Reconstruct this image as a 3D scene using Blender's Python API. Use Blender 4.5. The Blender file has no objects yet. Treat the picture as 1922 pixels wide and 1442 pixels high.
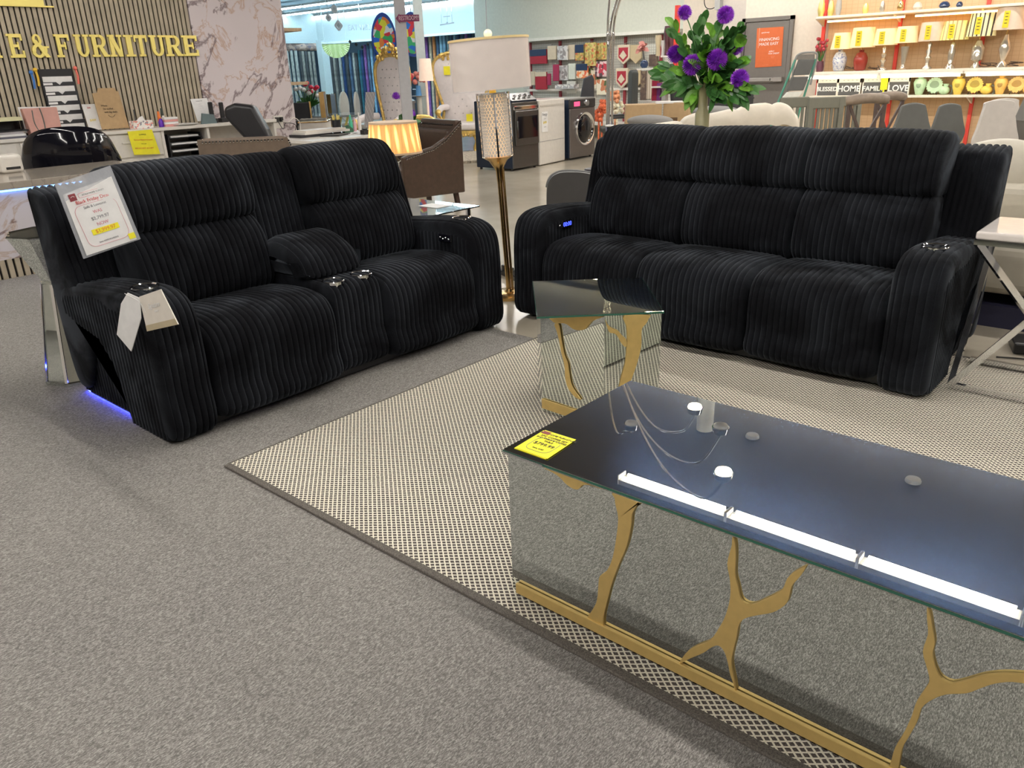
import bpy, math, random
import numpy as np
from mathutils import Vector, Matrix
random.seed(7)
C = bpy.context.scene.collection
sc = bpy.context.scene
PI = math.pi

# ---------------------------------------------------------------- camera
HC = 1.40
FPX = 1477.2
CR = np.array([[0.756, 0.654, -0.032], [0.219, -0.299, -0.929], [-0.617, 0.695, -0.37]])
def _rot(p, r, y):
    f = np.array([math.cos(p)*math.sin(y), math.cos(p)*math.cos(y), -math.sin(p)])
    rt = np.array([math.cos(y), -math.sin(y), 0.]); dn = np.cross(f, rt)
    return np.array([math.cos(r)*rt+math.sin(r)*dn, -math.sin(r)*rt+math.cos(r)*dn, f])
CR = _rot(math.radians(21.687), math.radians(1.989), math.radians(-41.574))
cam_d = bpy.data.cameras.new('camera'); cam = bpy.data.objects.new('camera', cam_d); C.objects.link(cam)
cam_d.sensor_width = 36; cam_d.lens = FPX/1922*36; cam_d.clip_end = 200
cam.matrix_world = Matrix(((CR[0][0], -CR[1][0], -CR[2][0], 0), (CR[0][1], -CR[1][1], -CR[2][1], 0),
                           (CR[0][2], -CR[1][2], -CR[2][2], HC), (0, 0, 0, 1)))
sc.camera = cam

# ---------------------------------------------------------------- world, exposure
w = bpy.data.worlds.new('world'); sc.world = w; w.use_nodes = True
w.node_tree.nodes['Background'].inputs[0].default_value = (1, .97, .93, 1)
w.node_tree.nodes['Background'].inputs[1].default_value = .45
sc.view_settings.view_transform = 'Standard'; sc.view_settings.look = 'None'
sc.view_settings.exposure = 0.0; sc.view_settings.gamma = 1
TUBE = 70.0      # emission of the fluorescent tubes
sc.cycles.max_bounces = 8; sc.cycles.diffuse_bounces = 3; sc.cycles.glossy_bounces = 6
sc.cycles.sample_clamp_indirect = 6; sc.cycles.caustics_reflective = False; sc.cycles.caustics_refractive = False

# measuring helpers: a pixel of the photograph and a real plane give a real point
def ray(x, y): return (x-961)*CR[0]+(y-721)*CR[1]+FPX*CR[2]
EYE = np.array([0, 0, HC])
def zp(x, y, z=0): d = ray(x, y); return Vector(EYE+(z-HC)/d[2]*d)
def xp(x, y, X): d = ray(x, y); return Vector(EYE+X/d[0]*d)
def yp(x, y, Y): d = ray(x, y); return Vector(EYE+Y/d[1]*d)
def mpp(p): return float(np.dot(np.array(p)-EYE, CR[2]))/FPX       # metres per pixel at a point

# ---------------------------------------------------------------- materials
MATS = {}
def nt(name):
    m = bpy.data.materials.new(name); m.use_nodes = True
    return m, m.node_tree, m.node_tree.nodes['Principled BSDF']
def M(name, col, rough=.5, metal=0., emit=0., alpha=1., trans=0., coat=0., sheen=0., noise=0., nscale=20., bump=0., bscale=200., ecol=None, spec=None):
    if name in MATS: return MATS[name]
    m, t, b = nt(name)
    c = tuple(col)+(1,)
    b.inputs['Base Color'].default_value = c
    b.inputs['Roughness'].default_value = rough; b.inputs['Metallic'].default_value = metal
    if emit: b.inputs['Emission Color'].default_value = tuple(ecol or col)+(1,); b.inputs['Emission Strength'].default_value = emit
    if alpha < 1: b.inputs['Alpha'].default_value = alpha
    if trans: b.inputs['Transmission Weight'].default_value = trans
    if coat: b.inputs['Coat Weight'].default_value = coat
    if spec is not None: b.inputs['Specular IOR Level'].default_value = spec
    if sheen: b.inputs['Sheen Weight'].default_value = sheen; b.inputs['Sheen Roughness'].default_value = .4
    tc = t.nodes.new('ShaderNodeTexCoord')
    nz = t.nodes.new('ShaderNodeTexNoise'); t.links.new(tc.outputs['Object'], nz.inputs['Vector'])
    nz.inputs['Scale'].default_value = nscale; nz.inputs['Detail'].default_value = 3
    r = t.nodes.new('ShaderNodeValToRGB'); t.links.new(nz.outputs[0], r.inputs[0])
    k = noise or .04
    r.color_ramp.elements[0].position = .3; r.color_ramp.elements[1].position = .7
    r.color_ramp.elements[0].color = tuple(max(0, x*(1-k)) for x in col)+(1,)
    r.color_ramp.elements[1].color = tuple(min(1, x*(1+k)) for x in col)+(1,)
    t.links.new(r.outputs[0], b.inputs['Base Color'])
    if bump:
        n2 = t.nodes.new('ShaderNodeTexNoise'); n2.inputs['Scale'].default_value = bscale; t.links.new(tc.outputs['Object'], n2.inputs['Vector'])
        bp = t.nodes.new('ShaderNodeBump'); bp.inputs['Strength'].default_value = bump; bp.inputs['Distance'].default_value = .01
        t.links.new(n2.outputs[0], bp.inputs['Height']); t.links.new(bp.outputs[0], b.inputs['Normal'])
    MATS[name] = m
    return m
def ramp(t, src, stops):
    r = t.nodes.new('ShaderNodeValToRGB'); t.links.new(src, r.inputs[0])
    while len(r.color_ramp.elements) < len(stops): r.color_ramp.elements.new(.5)
    for e, (p, c) in zip(r.color_ramp.elements, stops): e.position = p; e.color = (tuple(c)+(1,)) if len(c) == 3 else c
    return r.outputs[0]
def math_(t, op, a, b=None, c=None):
    n = t.nodes.new('ShaderNodeMath'); n.operation = op
    for i, v in enumerate((a, b, c)):
        if v is None: continue
        if isinstance(v, (int, float)): n.inputs[i].default_value = v
        else: t.links.new(v, n.inputs[i])
    return n.outputs[0]
def mixc(t, f, a, b, mode='MIX'):
    n = t.nodes.new('ShaderNodeMix'); n.data_type = 'RGBA'; n.blend_type = mode
    for i, v in ((0, f), (6, a), (7, b)):
        if isinstance(v, (int, float)): n.inputs[i].default_value = v
        elif isinstance(v, tuple): n.inputs[i].default_value = v+(1,)
        else: t.links.new(v, n.inputs[i])
    return n.outputs[2]
def coords(t, scale=(1, 1, 1), rot=(0, 0, 0), kind='Object'):
    tc = t.nodes.new('ShaderNodeTexCoord'); mp = t.nodes.new('ShaderNodeMapping')
    t.links.new(tc.outputs[kind], mp.inputs[0]); mp.inputs['Scale'].default_value = scale; mp.inputs['Rotation'].default_value = rot
    return mp.outputs[0]
def noise(t, vec, scale, detail=3, rough=.5, dist=0.):
    n = t.nodes.new('ShaderNodeTexNoise'); t.links.new(vec, n.inputs['Vector'])
    n.inputs['Scale'].default_value = scale; n.inputs['Detail'].default_value = detail
    n.inputs['Roughness'].default_value = rough; n.inputs['Distortion'].default_value = dist
    return n.outputs[0]

def mk_carpet():
    m, t, b = nt('grey_loop_carpet')
    v = coords(t, (420, 120, 90), (0, 0, -.10))
    n1 = noise(t, v, 1.0, 4, .75)
    n2 = noise(t, coords(t), 1.3, 2)
    c = ramp(t, n1, [(.36, (.075, .069, .066)), (.5, (.24, .225, .21)), (.64, (.60, .565, .53))])
    t.links.new(mixc(t, .25, c, ramp(t, n2, [(.3, (.24, .23, .22)), (.7, (.33, .315, .29))])), b.inputs['Base Color'])
    b.inputs['Roughness'].default_value = .95; b.inputs['Specular IOR Level'].default_value = .1
    bp = t.nodes.new('ShaderNodeBump'); bp.inputs['Distance'].default_value = .004; bp.inputs['Strength'].default_value = .7
    t.links.new(n1, bp.inputs['Height']); t.links.new(bp.outputs[0], b.inputs['Normal'])
    return m
def mk_rug():
    m, t, b = nt('cream_lattice_rug')
    tc = t.nodes.new('ShaderNodeTexCoord'); sp = t.nodes.new('ShaderNodeSeparateXYZ'); t.links.new(tc.outputs['Object'], sp.inputs[0])
    wob = noise(t, coords(t), 60, 2)
    fam = []
    for s in (1, -1):
        a = math.radians(39)
        d = math_(t, 'ADD', math_(t, 'MULTIPLY', sp.outputs[0], math.sin(a)/.0152), math_(t, 'MULTIPLY', sp.outputs[1], s*math.cos(a)/.0152))
        d = math_(t, 'ADD', d, math_(t, 'MULTIPLY', wob, .25))
        f = math_(t, 'FRACT', d)
        fam.append(math_(t, 'LESS_THAN', math_(t, 'ABSOLUTE', math_(t, 'SUBTRACT', f, .5)), .15))
    line = math_(t, 'MAXIMUM', fam[0], fam[1])
    fine = noise(t, coords(t, (700, 150, 1)), 1, 2, .7)
    dark = ramp(t, fine, [(.4, (.055, .045, .04)), (.6, (.16, .14, .125))])
    lite = ramp(t, fine, [(.3, (.74, .69, .56)), (.7, (.92, .88, .75))])
    t.links.new(mixc(t, line, dark, lite), b.inputs['Base Color'])
    b.inputs['Roughness'].default_value = .95; b.inputs['Specular IOR Level'].default_value = .1
    return m
def mk_marble(name, base, vein, brown, sc_=1.):
    m, t, b = nt(name)
    v = coords(t, (sc_, sc_, sc_))
    n1 = noise(t, v, 1.1, 6, .62, 1.4); n2 = noise(t, v, 2.6, 6, .6, 1.0); n3 = noise(t, v, .9, 2)
    v1 = ramp(t, math_(t, 'ABSOLUTE', math_(t, 'SUBTRACT', n1, .5)), [(0, (1, 1, 1)), (.006, (.8, .8, .8)), (.022, (0, 0, 0))])
    v2 = ramp(t, math_(t, 'ABSOLUTE', math_(t, 'SUBTRACT', n2, .52)), [(0, (1, 1, 1)), (.004, (.6, .6, .6)), (.018, (0, 0, 0))])
    cl = ramp(t, n3, [(.3, base), (.7, tuple(x*.82 for x in base))])
    c = mixc(t, math_(t, 'MULTIPLY', v2, .75), cl, brown)
    c = mixc(t, math_(t, 'MULTIPLY', v1, .8), c, vein)
    t.links.new(c, b.inputs['Base Color']); b.inputs['Roughness'].default_value = .12
    return m
def mk_corduroy():
    m, t, b = nt('black_corduroy_plush')
    n1 = noise(t, coords(t), 3.6, 4, .6, .8); n2 = noise(t, coords(t), 260, 2)
    c = ramp(t, n1, [(.35, (.002, .002, .003)), (.55, (.005, .0055, .0075)), (.75, (.011, .012, .016))])
    c = mixc(t, .35, c, ramp(t, n2, [(.3, (.001, .001, .002)), (.75, (.011, .012, .016))]))
    t.links.new(c, b.inputs['Base Color']); b.inputs['Roughness'].default_value = .9
    b.inputs['Specular IOR Level'].default_value = .12
    t.links.new(ramp(t, n1, [(.40, (.015,)*3), (.62, (.17,)*3)]), b.inputs['Sheen Weight']); b.inputs['Sheen Roughness'].default_value = .5
    b.inputs['Sheen Tint'].default_value = (.75, .85, 1, 1)
    return m
def mk_glasstop(name, tint, k=1.):
    # thin dusty film over a mirror-backed glass: a sharp reflection and a weak wide lobe, its blue painting the tubes' glow
    m, t, b = nt(name)
    out = t.nodes['Material Output']; t.nodes.remove(b)
    g1 = t.nodes.new('ShaderNodeBsdfGlossy'); g1.inputs['Roughness'].default_value = .0; g1.inputs['Color'].default_value = tuple(tint)+(1,)
    g2 = t.nodes.new('ShaderNodeBsdfGlossy'); g2.inputs['Roughness'].default_value = .21
    g2.inputs['Color'].default_value = (.30, .52, 1.0, 1)
    n = noise(t, coords(t), 3.2, 2); f = t.nodes.new('ShaderNodeMapRange'); t.links.new(n, f.inputs[0])
    f.inputs[3].default_value = .024*k; f.inputs[4].default_value = .055*k
    mx = t.nodes.new('ShaderNodeMixShader'); t.links.new(f.outputs[0], mx.inputs[0]); t.links.new(g1.outputs[0], mx.inputs[1]); t.links.new(g2.outputs[0], mx.inputs[2])
    t.links.new(mx.outputs[0], out.inputs[0])
    return m
def mk_concrete():
    m, t, b = nt('polished_concrete')
    c = ramp(t, noise(t, coords(t), 1.2, 5, .6), [(.3, (.44, .39, .31)), (.7, (.60, .54, .44))])
    t.links.new(c, b.inputs['Base Color']); b.inputs['Roughness'].default_value = .18; b.inputs['Specular IOR Level'].default_value = .5
    return m
def mk_grid(name, base, line, px, pz, wd=.12):
    m, t, b = nt(name)
    tc = t.nodes.new('ShaderNodeTexCoord'); sp = t.nodes.new('ShaderNodeSeparateXYZ'); t.links.new(tc.outputs['Object'], sp.inputs[0])
    fx = math_(t, 'LESS_THAN', math_(t, 'FRACT', math_(t, 'DIVIDE', sp.outputs[0], px)), wd)
    fz = math_(t, 'LESS_THAN', math_(t, 'FRACT', math_(t, 'DIVIDE', sp.outputs[2], pz)), wd)
    t.links.new(mixc(t, math_(t, 'MAXIMUM', fx, fz), base, line), b.inputs['Base Color']); b.inputs['Roughness'].default_value = .5
    return m
def mk_splotch(name, cols, scale=14):
    m, t, b = nt(name)
    vo = t.nodes.new('ShaderNodeTexVoronoi'); vo.inputs['Scale'].default_value = scale
    t.links.new(coords(t), vo.inputs['Vector'])
    sp = t.nodes.new('ShaderNodeSeparateColor'); t.links.new(vo.outputs['Color'], sp.inputs[0])
    r = t.nodes.new('ShaderNodeValToRGB'); r.color_ramp.interpolation = 'CONSTANT'; t.links.new(sp.outputs[0], r.inputs[0])
    n = len(cols)
    while len(r.color_ramp.elements) < n: r.color_ramp.elements.new(.5)
    for i, e in enumerate(r.color_ramp.elements): e.position = i/n; e.color = tuple(cols[i])+(1,)
    t.links.new(r.outputs[0], b.inputs['Base Color']); b.inputs['Roughness'].default_value = .6
    return m
def mk_stripe(name, cols, period, axis=0, rough=.6, emit=0.):
    m, t, b = nt(name)
    tc = t.nodes.new('ShaderNodeTexCoord'); sp = t.nodes.new('ShaderNodeSeparateXYZ'); t.links.new(tc.outputs['Object'], sp.inputs[0])
    f = math_(t, 'FRACT', math_(t, 'DIVIDE', sp.outputs[axis], period))
    n = len(cols)
    r = t.nodes.new('ShaderNodeValToRGB'); r.color_ramp.interpolation = 'CONSTANT'; t.links.new(f, r.inputs[0])
    while len(r.color_ramp.elements) < n: r.color_ramp.elements.new(.5)
    for i, e in enumerate(r.color_ramp.elements): e.position = i/n; e.color = tuple(cols[i])+(1,)
    t.links.new(r.outputs[0], b.inputs['Base Color']); b.inputs['Roughness'].default_value = rough
    if emit: t.links.new(r.outputs[0], b.inputs['Emission Color']); b.inputs['Emission Strength'].default_value = emit
    return m
CARPET = mk_carpet(); RUG = mk_rug(); CORD = mk_corduroy(); CONC = mk_concrete()
MARBLE = mk_marble('pink_grey_marble', (.76, .68, .70), (.16, .10, .11), (.52, .30, .18), .55)
MARBLEW = mk_marble('white_marble', (.72, .68, .72), (.12, .05, .04), (.5, .35, .25), .8)
MIRROR = M('mirror', (.78, .82, .78), .0, 1.)
GTOP = mk_glasstop('dark_mirror_top', (.62, .60, .52))
CHROME = M('chrome', (.85, .85, .86), .08, 1.)
GOLD = M('polished_gold', (1.0, .82, .26), .36, .65, nscale=6)
GOLDM = M('satin_gold_leaf', (.76, .54, .20), .42, .5, nscale=40, noise=.04)
BRASS = M('brushed_brass', (.72, .48, .20), .25, 1.)
WHITE = M('white_laminate', (.80, .76, .70), .35)
WHITEP = M('white_paint', (.74, .74, .68), .7)
PAPER = M('white_paper', (.86, .85, .84), .6)
BLACK = M('black_plastic', (.015, .015, .017), .35)
BLKGLOSS = M('black_gloss', (.006, .006, .010), .07)
YEL = M('yellow_paper', (.95, .86, .03), .6)
INK = M('black_ink', (.02, .02, .02), .6)
REDINK = M('red_ink', (.65, .05, .05), .6)
GREYINK = M('grey_ink', (.25, .25, .27), .6)
TUBEM = M('fluorescent_tube', (1, 1, 1), .5, emit=TUBE, ecol=(1., .955, .89))
TUBEF = M('fluorescent_tube_cool', (1, 1, 1), .5, emit=TUBE*.8, ecol=(.62, .86, 1.))
GLASS = M('clear_glass', (.92, 1, .96), .02, trans=1.)
GEDGE = M('green_glass_edge', (.03, .13, .09), .05, coat=.5)

# ---------------------------------------------------------------- mesh helpers
class G:
    def __init__(s): s.v = []; s.f = []; s.m = []; s.mi = 0
    def add(s, vs, fs):
        n = len(s.v); s.v += [tuple(p) for p in vs]; s.f += [tuple(n+i for i in f) for f in fs]; s.m += [s.mi]*len(fs); return s
    def mat(s, i): s.mi = i; return s
    def box(s, c, d, rz=0, X=None):
        x, y, z = d[0]/2, d[1]/2, d[2]/2
        vs = [Vector((i*x, j*y, k*z)) for i in (-1, 1) for j in (-1, 1) for k in (-1, 1)]
        R = X if X is not None else Matrix.Rotation(rz, 3, 'Z')
        vs = [R @ v+Vector(c) for v in vs]
        return s.add(vs, [(0, 1, 3, 2), (4, 6, 7, 5), (0, 4, 5, 1), (2, 3, 7, 6), (0, 2, 6, 4), (1, 5, 7, 3)])
    def b2(s, a, b): return s.box([(a[i]+b[i])/2 for i in range(3)], [abs(b[i]-a[i]) for i in range(3)])
    def bar(s, p, q, w, t=None, up=(0, 0, 1)):
        p = Vector(p); q = Vector(q); d = q-p; L = d.length; d.normalize(); u = Vector(up)
        if abs(d.dot(u)) > .98: u = Vector((1, 0, 0))
        a = d.cross(u).normalized(); b = a.cross(d)
        R = Matrix((a, d, b)).transposed()
        return s.box((p+q)/2, (w, L, t or w), X=R)
    def tube(s, pts, r, n=8, cap=True):
        pts = [Vector(p) for p in pts]; rs = r if isinstance(r, (list, tuple)) else [r]*len(pts)
        base = len(s.v); a = None; vs = []; fs = []
        for i, p in enumerate(pts):
            d = (pts[min(i+1, len(pts)-1)]-pts[max(i-1, 0)]).normalized()
            if a is None: a = d.orthogonal().normalized()
            else:
                a = (a-d*a.dot(d))
                a = a.normalized() if a.length > 1e-6 else d.orthogonal().normalized()
            b = d.cross(a)
            for k in range(n):
                t = 2*PI*k/n; vs.append(p+(a*math.cos(t)+b*math.sin(t))*rs[i])
        for i in range(len(pts)-1):
            for k in range(n): fs.append((i*n+k, i*n+(k+1) % n, (i+1)*n+(k+1) % n, (i+1)*n+k))
        if cap: fs.append(tuple(range(n))[::-1]); fs.append(tuple((len(pts)-1)*n+k for k in range(n)))
        return s.add(vs, fs)
    def lathe(s, prof, c=(0, 0, 0), n=24, ax=None, sy=1.):
        c = Vector(c); vs = []; fs = []
        for (r, z) in prof:
            for k in range(n):
                t = 2*PI*k/n; p = Vector((r*math.cos(t), r*sy*math.sin(t), z))
                if ax is not None: p = ax @ p
                vs.append(p+c)
        m = len(prof)
        for i in range(m-1):
            for k in range(n): fs.append((i*n+k, i*n+(k+1) % n, (i+1)*n+(k+1) % n, (i+1)*n+k))
        if prof[0][0] > 1e-5: fs.append(tuple(range(n))[::-1])
        if prof[-1][0] > 1e-5: fs.append(tuple((m-1)*n+k for k in range(n)))
        return s.add(vs, fs)
    def ball(s, c, r, n=14, sq=(1, 1, 1)):
        pr = [(max(1e-6, math.sin(PI*i/n)), -math.cos(PI*i/n)) for i in range(n+1)]
        vs = []; fs = []
        for (a, z) in pr:
            for k in range(n):
                t = 2*PI*k/n; vs.append((c[0]+r*sq[0]*a*math.cos(t), c[1]+r*sq[1]*a*math.sin(t), c[2]+r*sq[2]*z))
        for i in range(n):
            for k in range(n): fs.append((i*n+k, i*n+(k+1) % n, (i+1)*n+(k+1) % n, (i+1)*n+k))
        return s.add(vs, fs)
    def prism(s, poly, o, u, v, th, c=0.):
        """polygon (a,b) in the plane o + a*u + b*v, thickness th along u x v, bevel c"""
        o = Vector(o); u = Vector(u); v = Vector(v); n = u.cross(v).normalized(); k = len(poly)
        A = [o+u*a+v*b for a, b in poly]; B = [p+n*th for p in A]
        fs = [tuple(range(k))[::-1], tuple(range(k, 2*k))]+[(i, (i+1) % k, k+(i+1) % k, k+i) for i in range(k)]
        return s.add(A+B, fs)
    def xf(s, Mx):
        s.v = [tuple(Mx @ Vector(p)) for p in s.v]; return s
def cr(pts, closed=False, n=6):
    """Catmull-Rom through points"""
    P = [Vector(p) for p in pts]; out = []; L = len(P)
    rng = range(L) if closed else range(L-1)
    for i in rng:
        p0 = P[(i-1) % L] if closed or i > 0 else P[0]; p1 = P[i]; p2 = P[(i+1) % L]
        p3 = P[(i+2) % L] if closed or i+2 < L else P[-1]
        for k in range(n):
            t = k/n
            out.append(.5*((2*p1)+(p2-p0)*t+(2*p0-5*p1+4*p2-p3)*t*t+(3*p1-p0-3*p2+p3)*t**3))
    if not closed: out.append(P[-1])
    return out
def P(name, g, mat, parent=None, smooth=False, bev=0., seg=2, label=None, sub=0, loc=None):
    me = bpy.data.meshes.new(name); me.from_pydata(g.v, [], g.f)
    for m in (mat if isinstance(mat, (list, tuple)) else [mat]): me.materials.append(m)
    if isinstance(mat, (list, tuple)): me.polygons.foreach_set('material_index', g.m)
    me.validate(); me.update()
    if smooth:
        me.polygons.foreach_set('use_smooth', [True]*len(me.polygons))
        try: me.set_sharp_from_angle(angle=math.radians(50))
        except Exception: pass
    o = bpy.data.objects.new(name, me); C.objects.link(o)
    if loc is not None: o.location = loc
    if parent is not None: o.parent = parent
    if bev:
        b = o.modifiers.new('bevel', 'BEVEL'); b.width = bev; b.segments = seg; b.limit_method = 'ANGLE'; b.angle_limit = math.radians(40)
    if sub:
        b = o.modifiers.new('sub', 'SUBSURF'); b.levels = b.render_levels = sub
    if label: o['label'] = label
    return o
def tag(o, label, cat, group=None, kind=None):
    o['label'] = label; o['category'] = cat
    if group: o['group'] = group
    if kind: o['kind'] = kind
    return o
def T(name, label, cat, loc=(0, 0, 0), rz=0., group=None):
    o = bpy.data.objects.new(name, None); C.objects.link(o); o.empty_display_size = .1
    o.location = loc; o.rotation_euler = (0, 0, rz)
    return tag(o, label, cat, group)
def O(name, label, cat, g, mat, loc=(0, 0, 0), rz=0., group=None, **k):
    o = P(name, g, mat, loc=loc, **k); o.rotation_euler = (0, 0, rz)
    return tag(o, label, cat, group)
def S(name, g, mat, parent=None, **k):
    o = P(name, g, mat, parent, **k); o['kind'] = 'structure'; return o
def copy_tree(o, parent=None):
    c = o.copy(); C.objects.link(c)
    if parent is not None: c.parent = parent
    for ch in list(o.children): copy_tree(ch, c)
    return c
def TX(name, s, size, mat, parent, o, r, u, ext=.0008, align='CENTER', bold=0., sx=1., shear=0.):
    """lettering as real mesh in the plane o + r, u (local to parent)"""
    cu = bpy.data.curves.new('t', 'FONT'); cu.body = s; cu.size = size; cu.extrude = ext; cu.align_x = align; cu.align_y = 'CENTER'; cu.offset = bold; cu.shear = shear; cu.resolution_u = 3
    ob = bpy.data.objects.new('t', cu); C.objects.link(ob)
    me = bpy.data.meshes.new_from_object(ob.evaluated_get(bpy.context.evaluated_depsgraph_get()))
    bpy.data.objects.remove(ob)
    r = Vector(r).normalized(); u = Vector(u).normalized(); n = r.cross(u)
    me.transform(Matrix(((r.x*sx, u.x, n.x, o[0]), (r.y*sx, u.y, n.y, o[1]), (r.z*sx, u.z, n.z, o[2]), (0, 0, 0, 1))))
    me.materials.clear(); me.materials.append(mat); me.name = name
    x = bpy.data.objects.new(name, me); C.objects.link(x); x.parent = parent
    return x

def ribbed(prof, x0, x1, pitch=.03, depth=.009, er=.03, bulge=0., cap='ngon', per=6, step=.022, top=None):
    """closed side profile (y,z) swept along x with rounded ribs that follow the profile"""
    pts = cr([(p[0], p[1], 0) for p in prof], True, 8)
    # even spacing
    L = [0.]
    for i in range(len(pts)): L.append(L[-1]+(pts[(i+1) % len(pts)]-pts[i]).length)
    n = max(16, int(L[-1]/step)); Q = []
    j = 0
    for k in range(n):
        s_ = L[-1]*k/n
        while L[j+1] < s_: j += 1
        a = pts[j]; b = pts[(j+1) % len(pts)]; f = (s_-L[j])/max(1e-9, L[j+1]-L[j]); Q.append(a.lerp(b, f))
    area = sum(Q[i].x*Q[(i+1) % n].y-Q[(i+1) % n].x*Q[i].y for i in range(n))
    sg = 1 if area > 0 else -1
    N = []
    for i in range(n):
        d = Q[(i+1) % n]-Q[i-1]; N.append(Vector((d.y, -d.x, 0)).normalized()*sg)
    W = x1-x0; nr = max(1, round(W/pitch)); cols = nr*per
    g = G(); vs = []
    for c in range(cols+1):
        u = c/cols; x = x0+W*u; t = min(u, 1-u)*W
        e = 0.
        if t < er: e = er-math.sqrt(max(0, er*er-(er-t)**2))
        rb = depth*(abs(math.sin(PI*u*nr))**.45-1)
        off = -e+rb+bulge*(1-abs(2*u-1)**2.5)
        for i in range(n):
            vs.append((x, Q[i].x+N[i].x*off, Q[i].y+N[i].y*off))
    fs = []
    for c in range(cols):
        for i in range(n):
            a = c*n+i; b = c*n+(i+1) % n; f = (a, a+n, b+n, b)
            fs.append(f if sg > 0 else f[::-1])
    g.add(vs, fs)
    l0 = tuple(range(n)); l1 = tuple(cols*n+i for i in range(n))
    g.f += [l0 if sg > 0 else l0[::-1], l1[::-1] if sg > 0 else l1]; g.m += [0, 0]
    return g
def ribside(x, sgn, y0, y1, ztop, zbot, pitch=.03, depth=.007, edge=.04, per=6, rows=10):
    """side panel facing +-x with vertical ribs, z from zbot(y) to ztop(y)"""
    nr = round((y1-y0)/pitch); cols = nr*per; g = G(); vs = []; fs = []
    for c in range(cols+1):
        u = c/cols; y = y0+(y1-y0)*u; zt = ztop(y); zb = zbot(y)
        rb = depth*(abs(math.sin(PI*u*nr))**.55-1); t = min(u, 1-u)*(y1-y0)
        e = edge-math.sqrt(max(0, edge**2-(edge-t)**2)) if t < edge else 0
        for r in range(rows+1):
            q = r/rows; z = zb+(zt-zb)*q; tz = (1-q)*(zt-zb)
            e2 = edge-math.sqrt(max(0, edge**2-(edge-tz)**2)) if tz < edge else 0
            vs.append((x+sgn*(rb-max(e, e2)), y, z))
    for c in range(cols):
        for r in range(rows):
            a = c*(rows+1)+r; f = (a, a+rows+1, a+rows+2, a+1); fs.append(f if sgn > 0 else f[::-1])
    return g.add(vs, fs)
def lin(pts):
    def f(y):
        if y <= pts[0][0]: return pts[0][1]
        for (a, b), (c, d) in zip(pts, pts[1:]):
            if y <= c: return b+(d-b)*(y-a)/(c-a)
        return pts[-1][1]
    return f

# ---------------------------------------------------------------- the setting
S('floor', G().b2((-32, -7, -.05), (8, 24, 0)), CONC)
S('floor', G().b2((-9.55, -7, .0), (6, 3.22, .006)), CARPET)
CEIL = M('dark_ceiling_panel', (.055, .05, .045), .8, noise=.1, nscale=1)
CEILF = M('blue_lit_ceiling_panel', (.22, .30, .36), .8, noise=.15, nscale=.7)  # far ceiling's blue light and overexposed brightness put into its colour
S('ceiling', G().b2((-13.4, -7, 3.72), (8, 15.2, 3.8)), CEIL)
S('wall_near', G().b2((-10, -7.1, 0), (8, -7, 3.72)), M('warm_wall_paint', (.6, .56, .5), .8))
S('wall_right', G().b2((8, -7, 0), (8.1, 15.2, 3.72)), M('warm_wall_paint', (.6, .56, .5), .8))
S('ceiling', G().b2((-32, -7, 3.62), (-13.4, 24, 3.7)), CEILF)
# strip lights: a housing, two tubes, end plates
def strip_light(tm, label, group, n=1):
    t = T('strip_light', label, 'ceiling light', (0, 0, 3.5), 0, group)
    P('housing', G().b2((0, -.068, .034), (1.20, .068, .09)), M('fixture_enamel', (.30, .30, .29), .6), t)
    for s in (-.042, .042): P('tube', G().b2((.05, s-.013, 0), (1.15, s+.013, .026)), tm, t)
    for s in (0, 1.2): P('end_plate', G().b2((s-.006, -.07, -.015), (s+.006, .07, .09)), WHITEP, t)
    return t
near = strip_light(TUBEM, 'twin tube strip light on the dark showroom ceiling', 'strip lights over the sofas')
far = strip_light(TUBEF, 'cool twin tube strip light in the far carpet hall', 'strip lights in the far hall')
def rows(pro, Y, x0, n, z=3.5, used=[]):
    for i in range(n):
        o = copy_tree(pro) if id(pro) in used else pro
        used.append(id(pro)) if id(pro) not in used else None
        o.location = (x0+1.215*i, Y, z)
rows(near, 6.19, -4.0, 7)
rows(near, 2.35, -8.8, 10)
rows(near, -1.6, -8.8, 10)
rows(near, 9.3, -11.5, 11)
rows(near, 12.6, -11.5, 9)
for Y, x0, n in ((16.0, -24.6, 8), (17.6, -27.5, 9), (19.0, -26.6, 11), (13.6, -24, 8), (9.5, -24, 8)): rows(far, Y, x0, n, 3.42)
# white drop pipe and ceiling discs seen in the table tops
O('drop_pipe', 'white round pipe dropping from the dark ceiling', 'pipe', G().lathe([(.1, 0), (.1, 1.15)], n=28), WHITEP, (-4.05, 8.1, 2.56), smooth=True)
for p in ((-3.5, 8.25, 3.70), (-1.7, 8.25, 3.70)):
    O('ceiling_disc', 'small grey round cover on the dark ceiling', 'ceiling fitting', G().lathe([(.07, -.02), (.08, 0), (.08, .02)], n=20), M('grey_metal', (.35, .35, .34), .4), p, group='ceiling covers')

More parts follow.
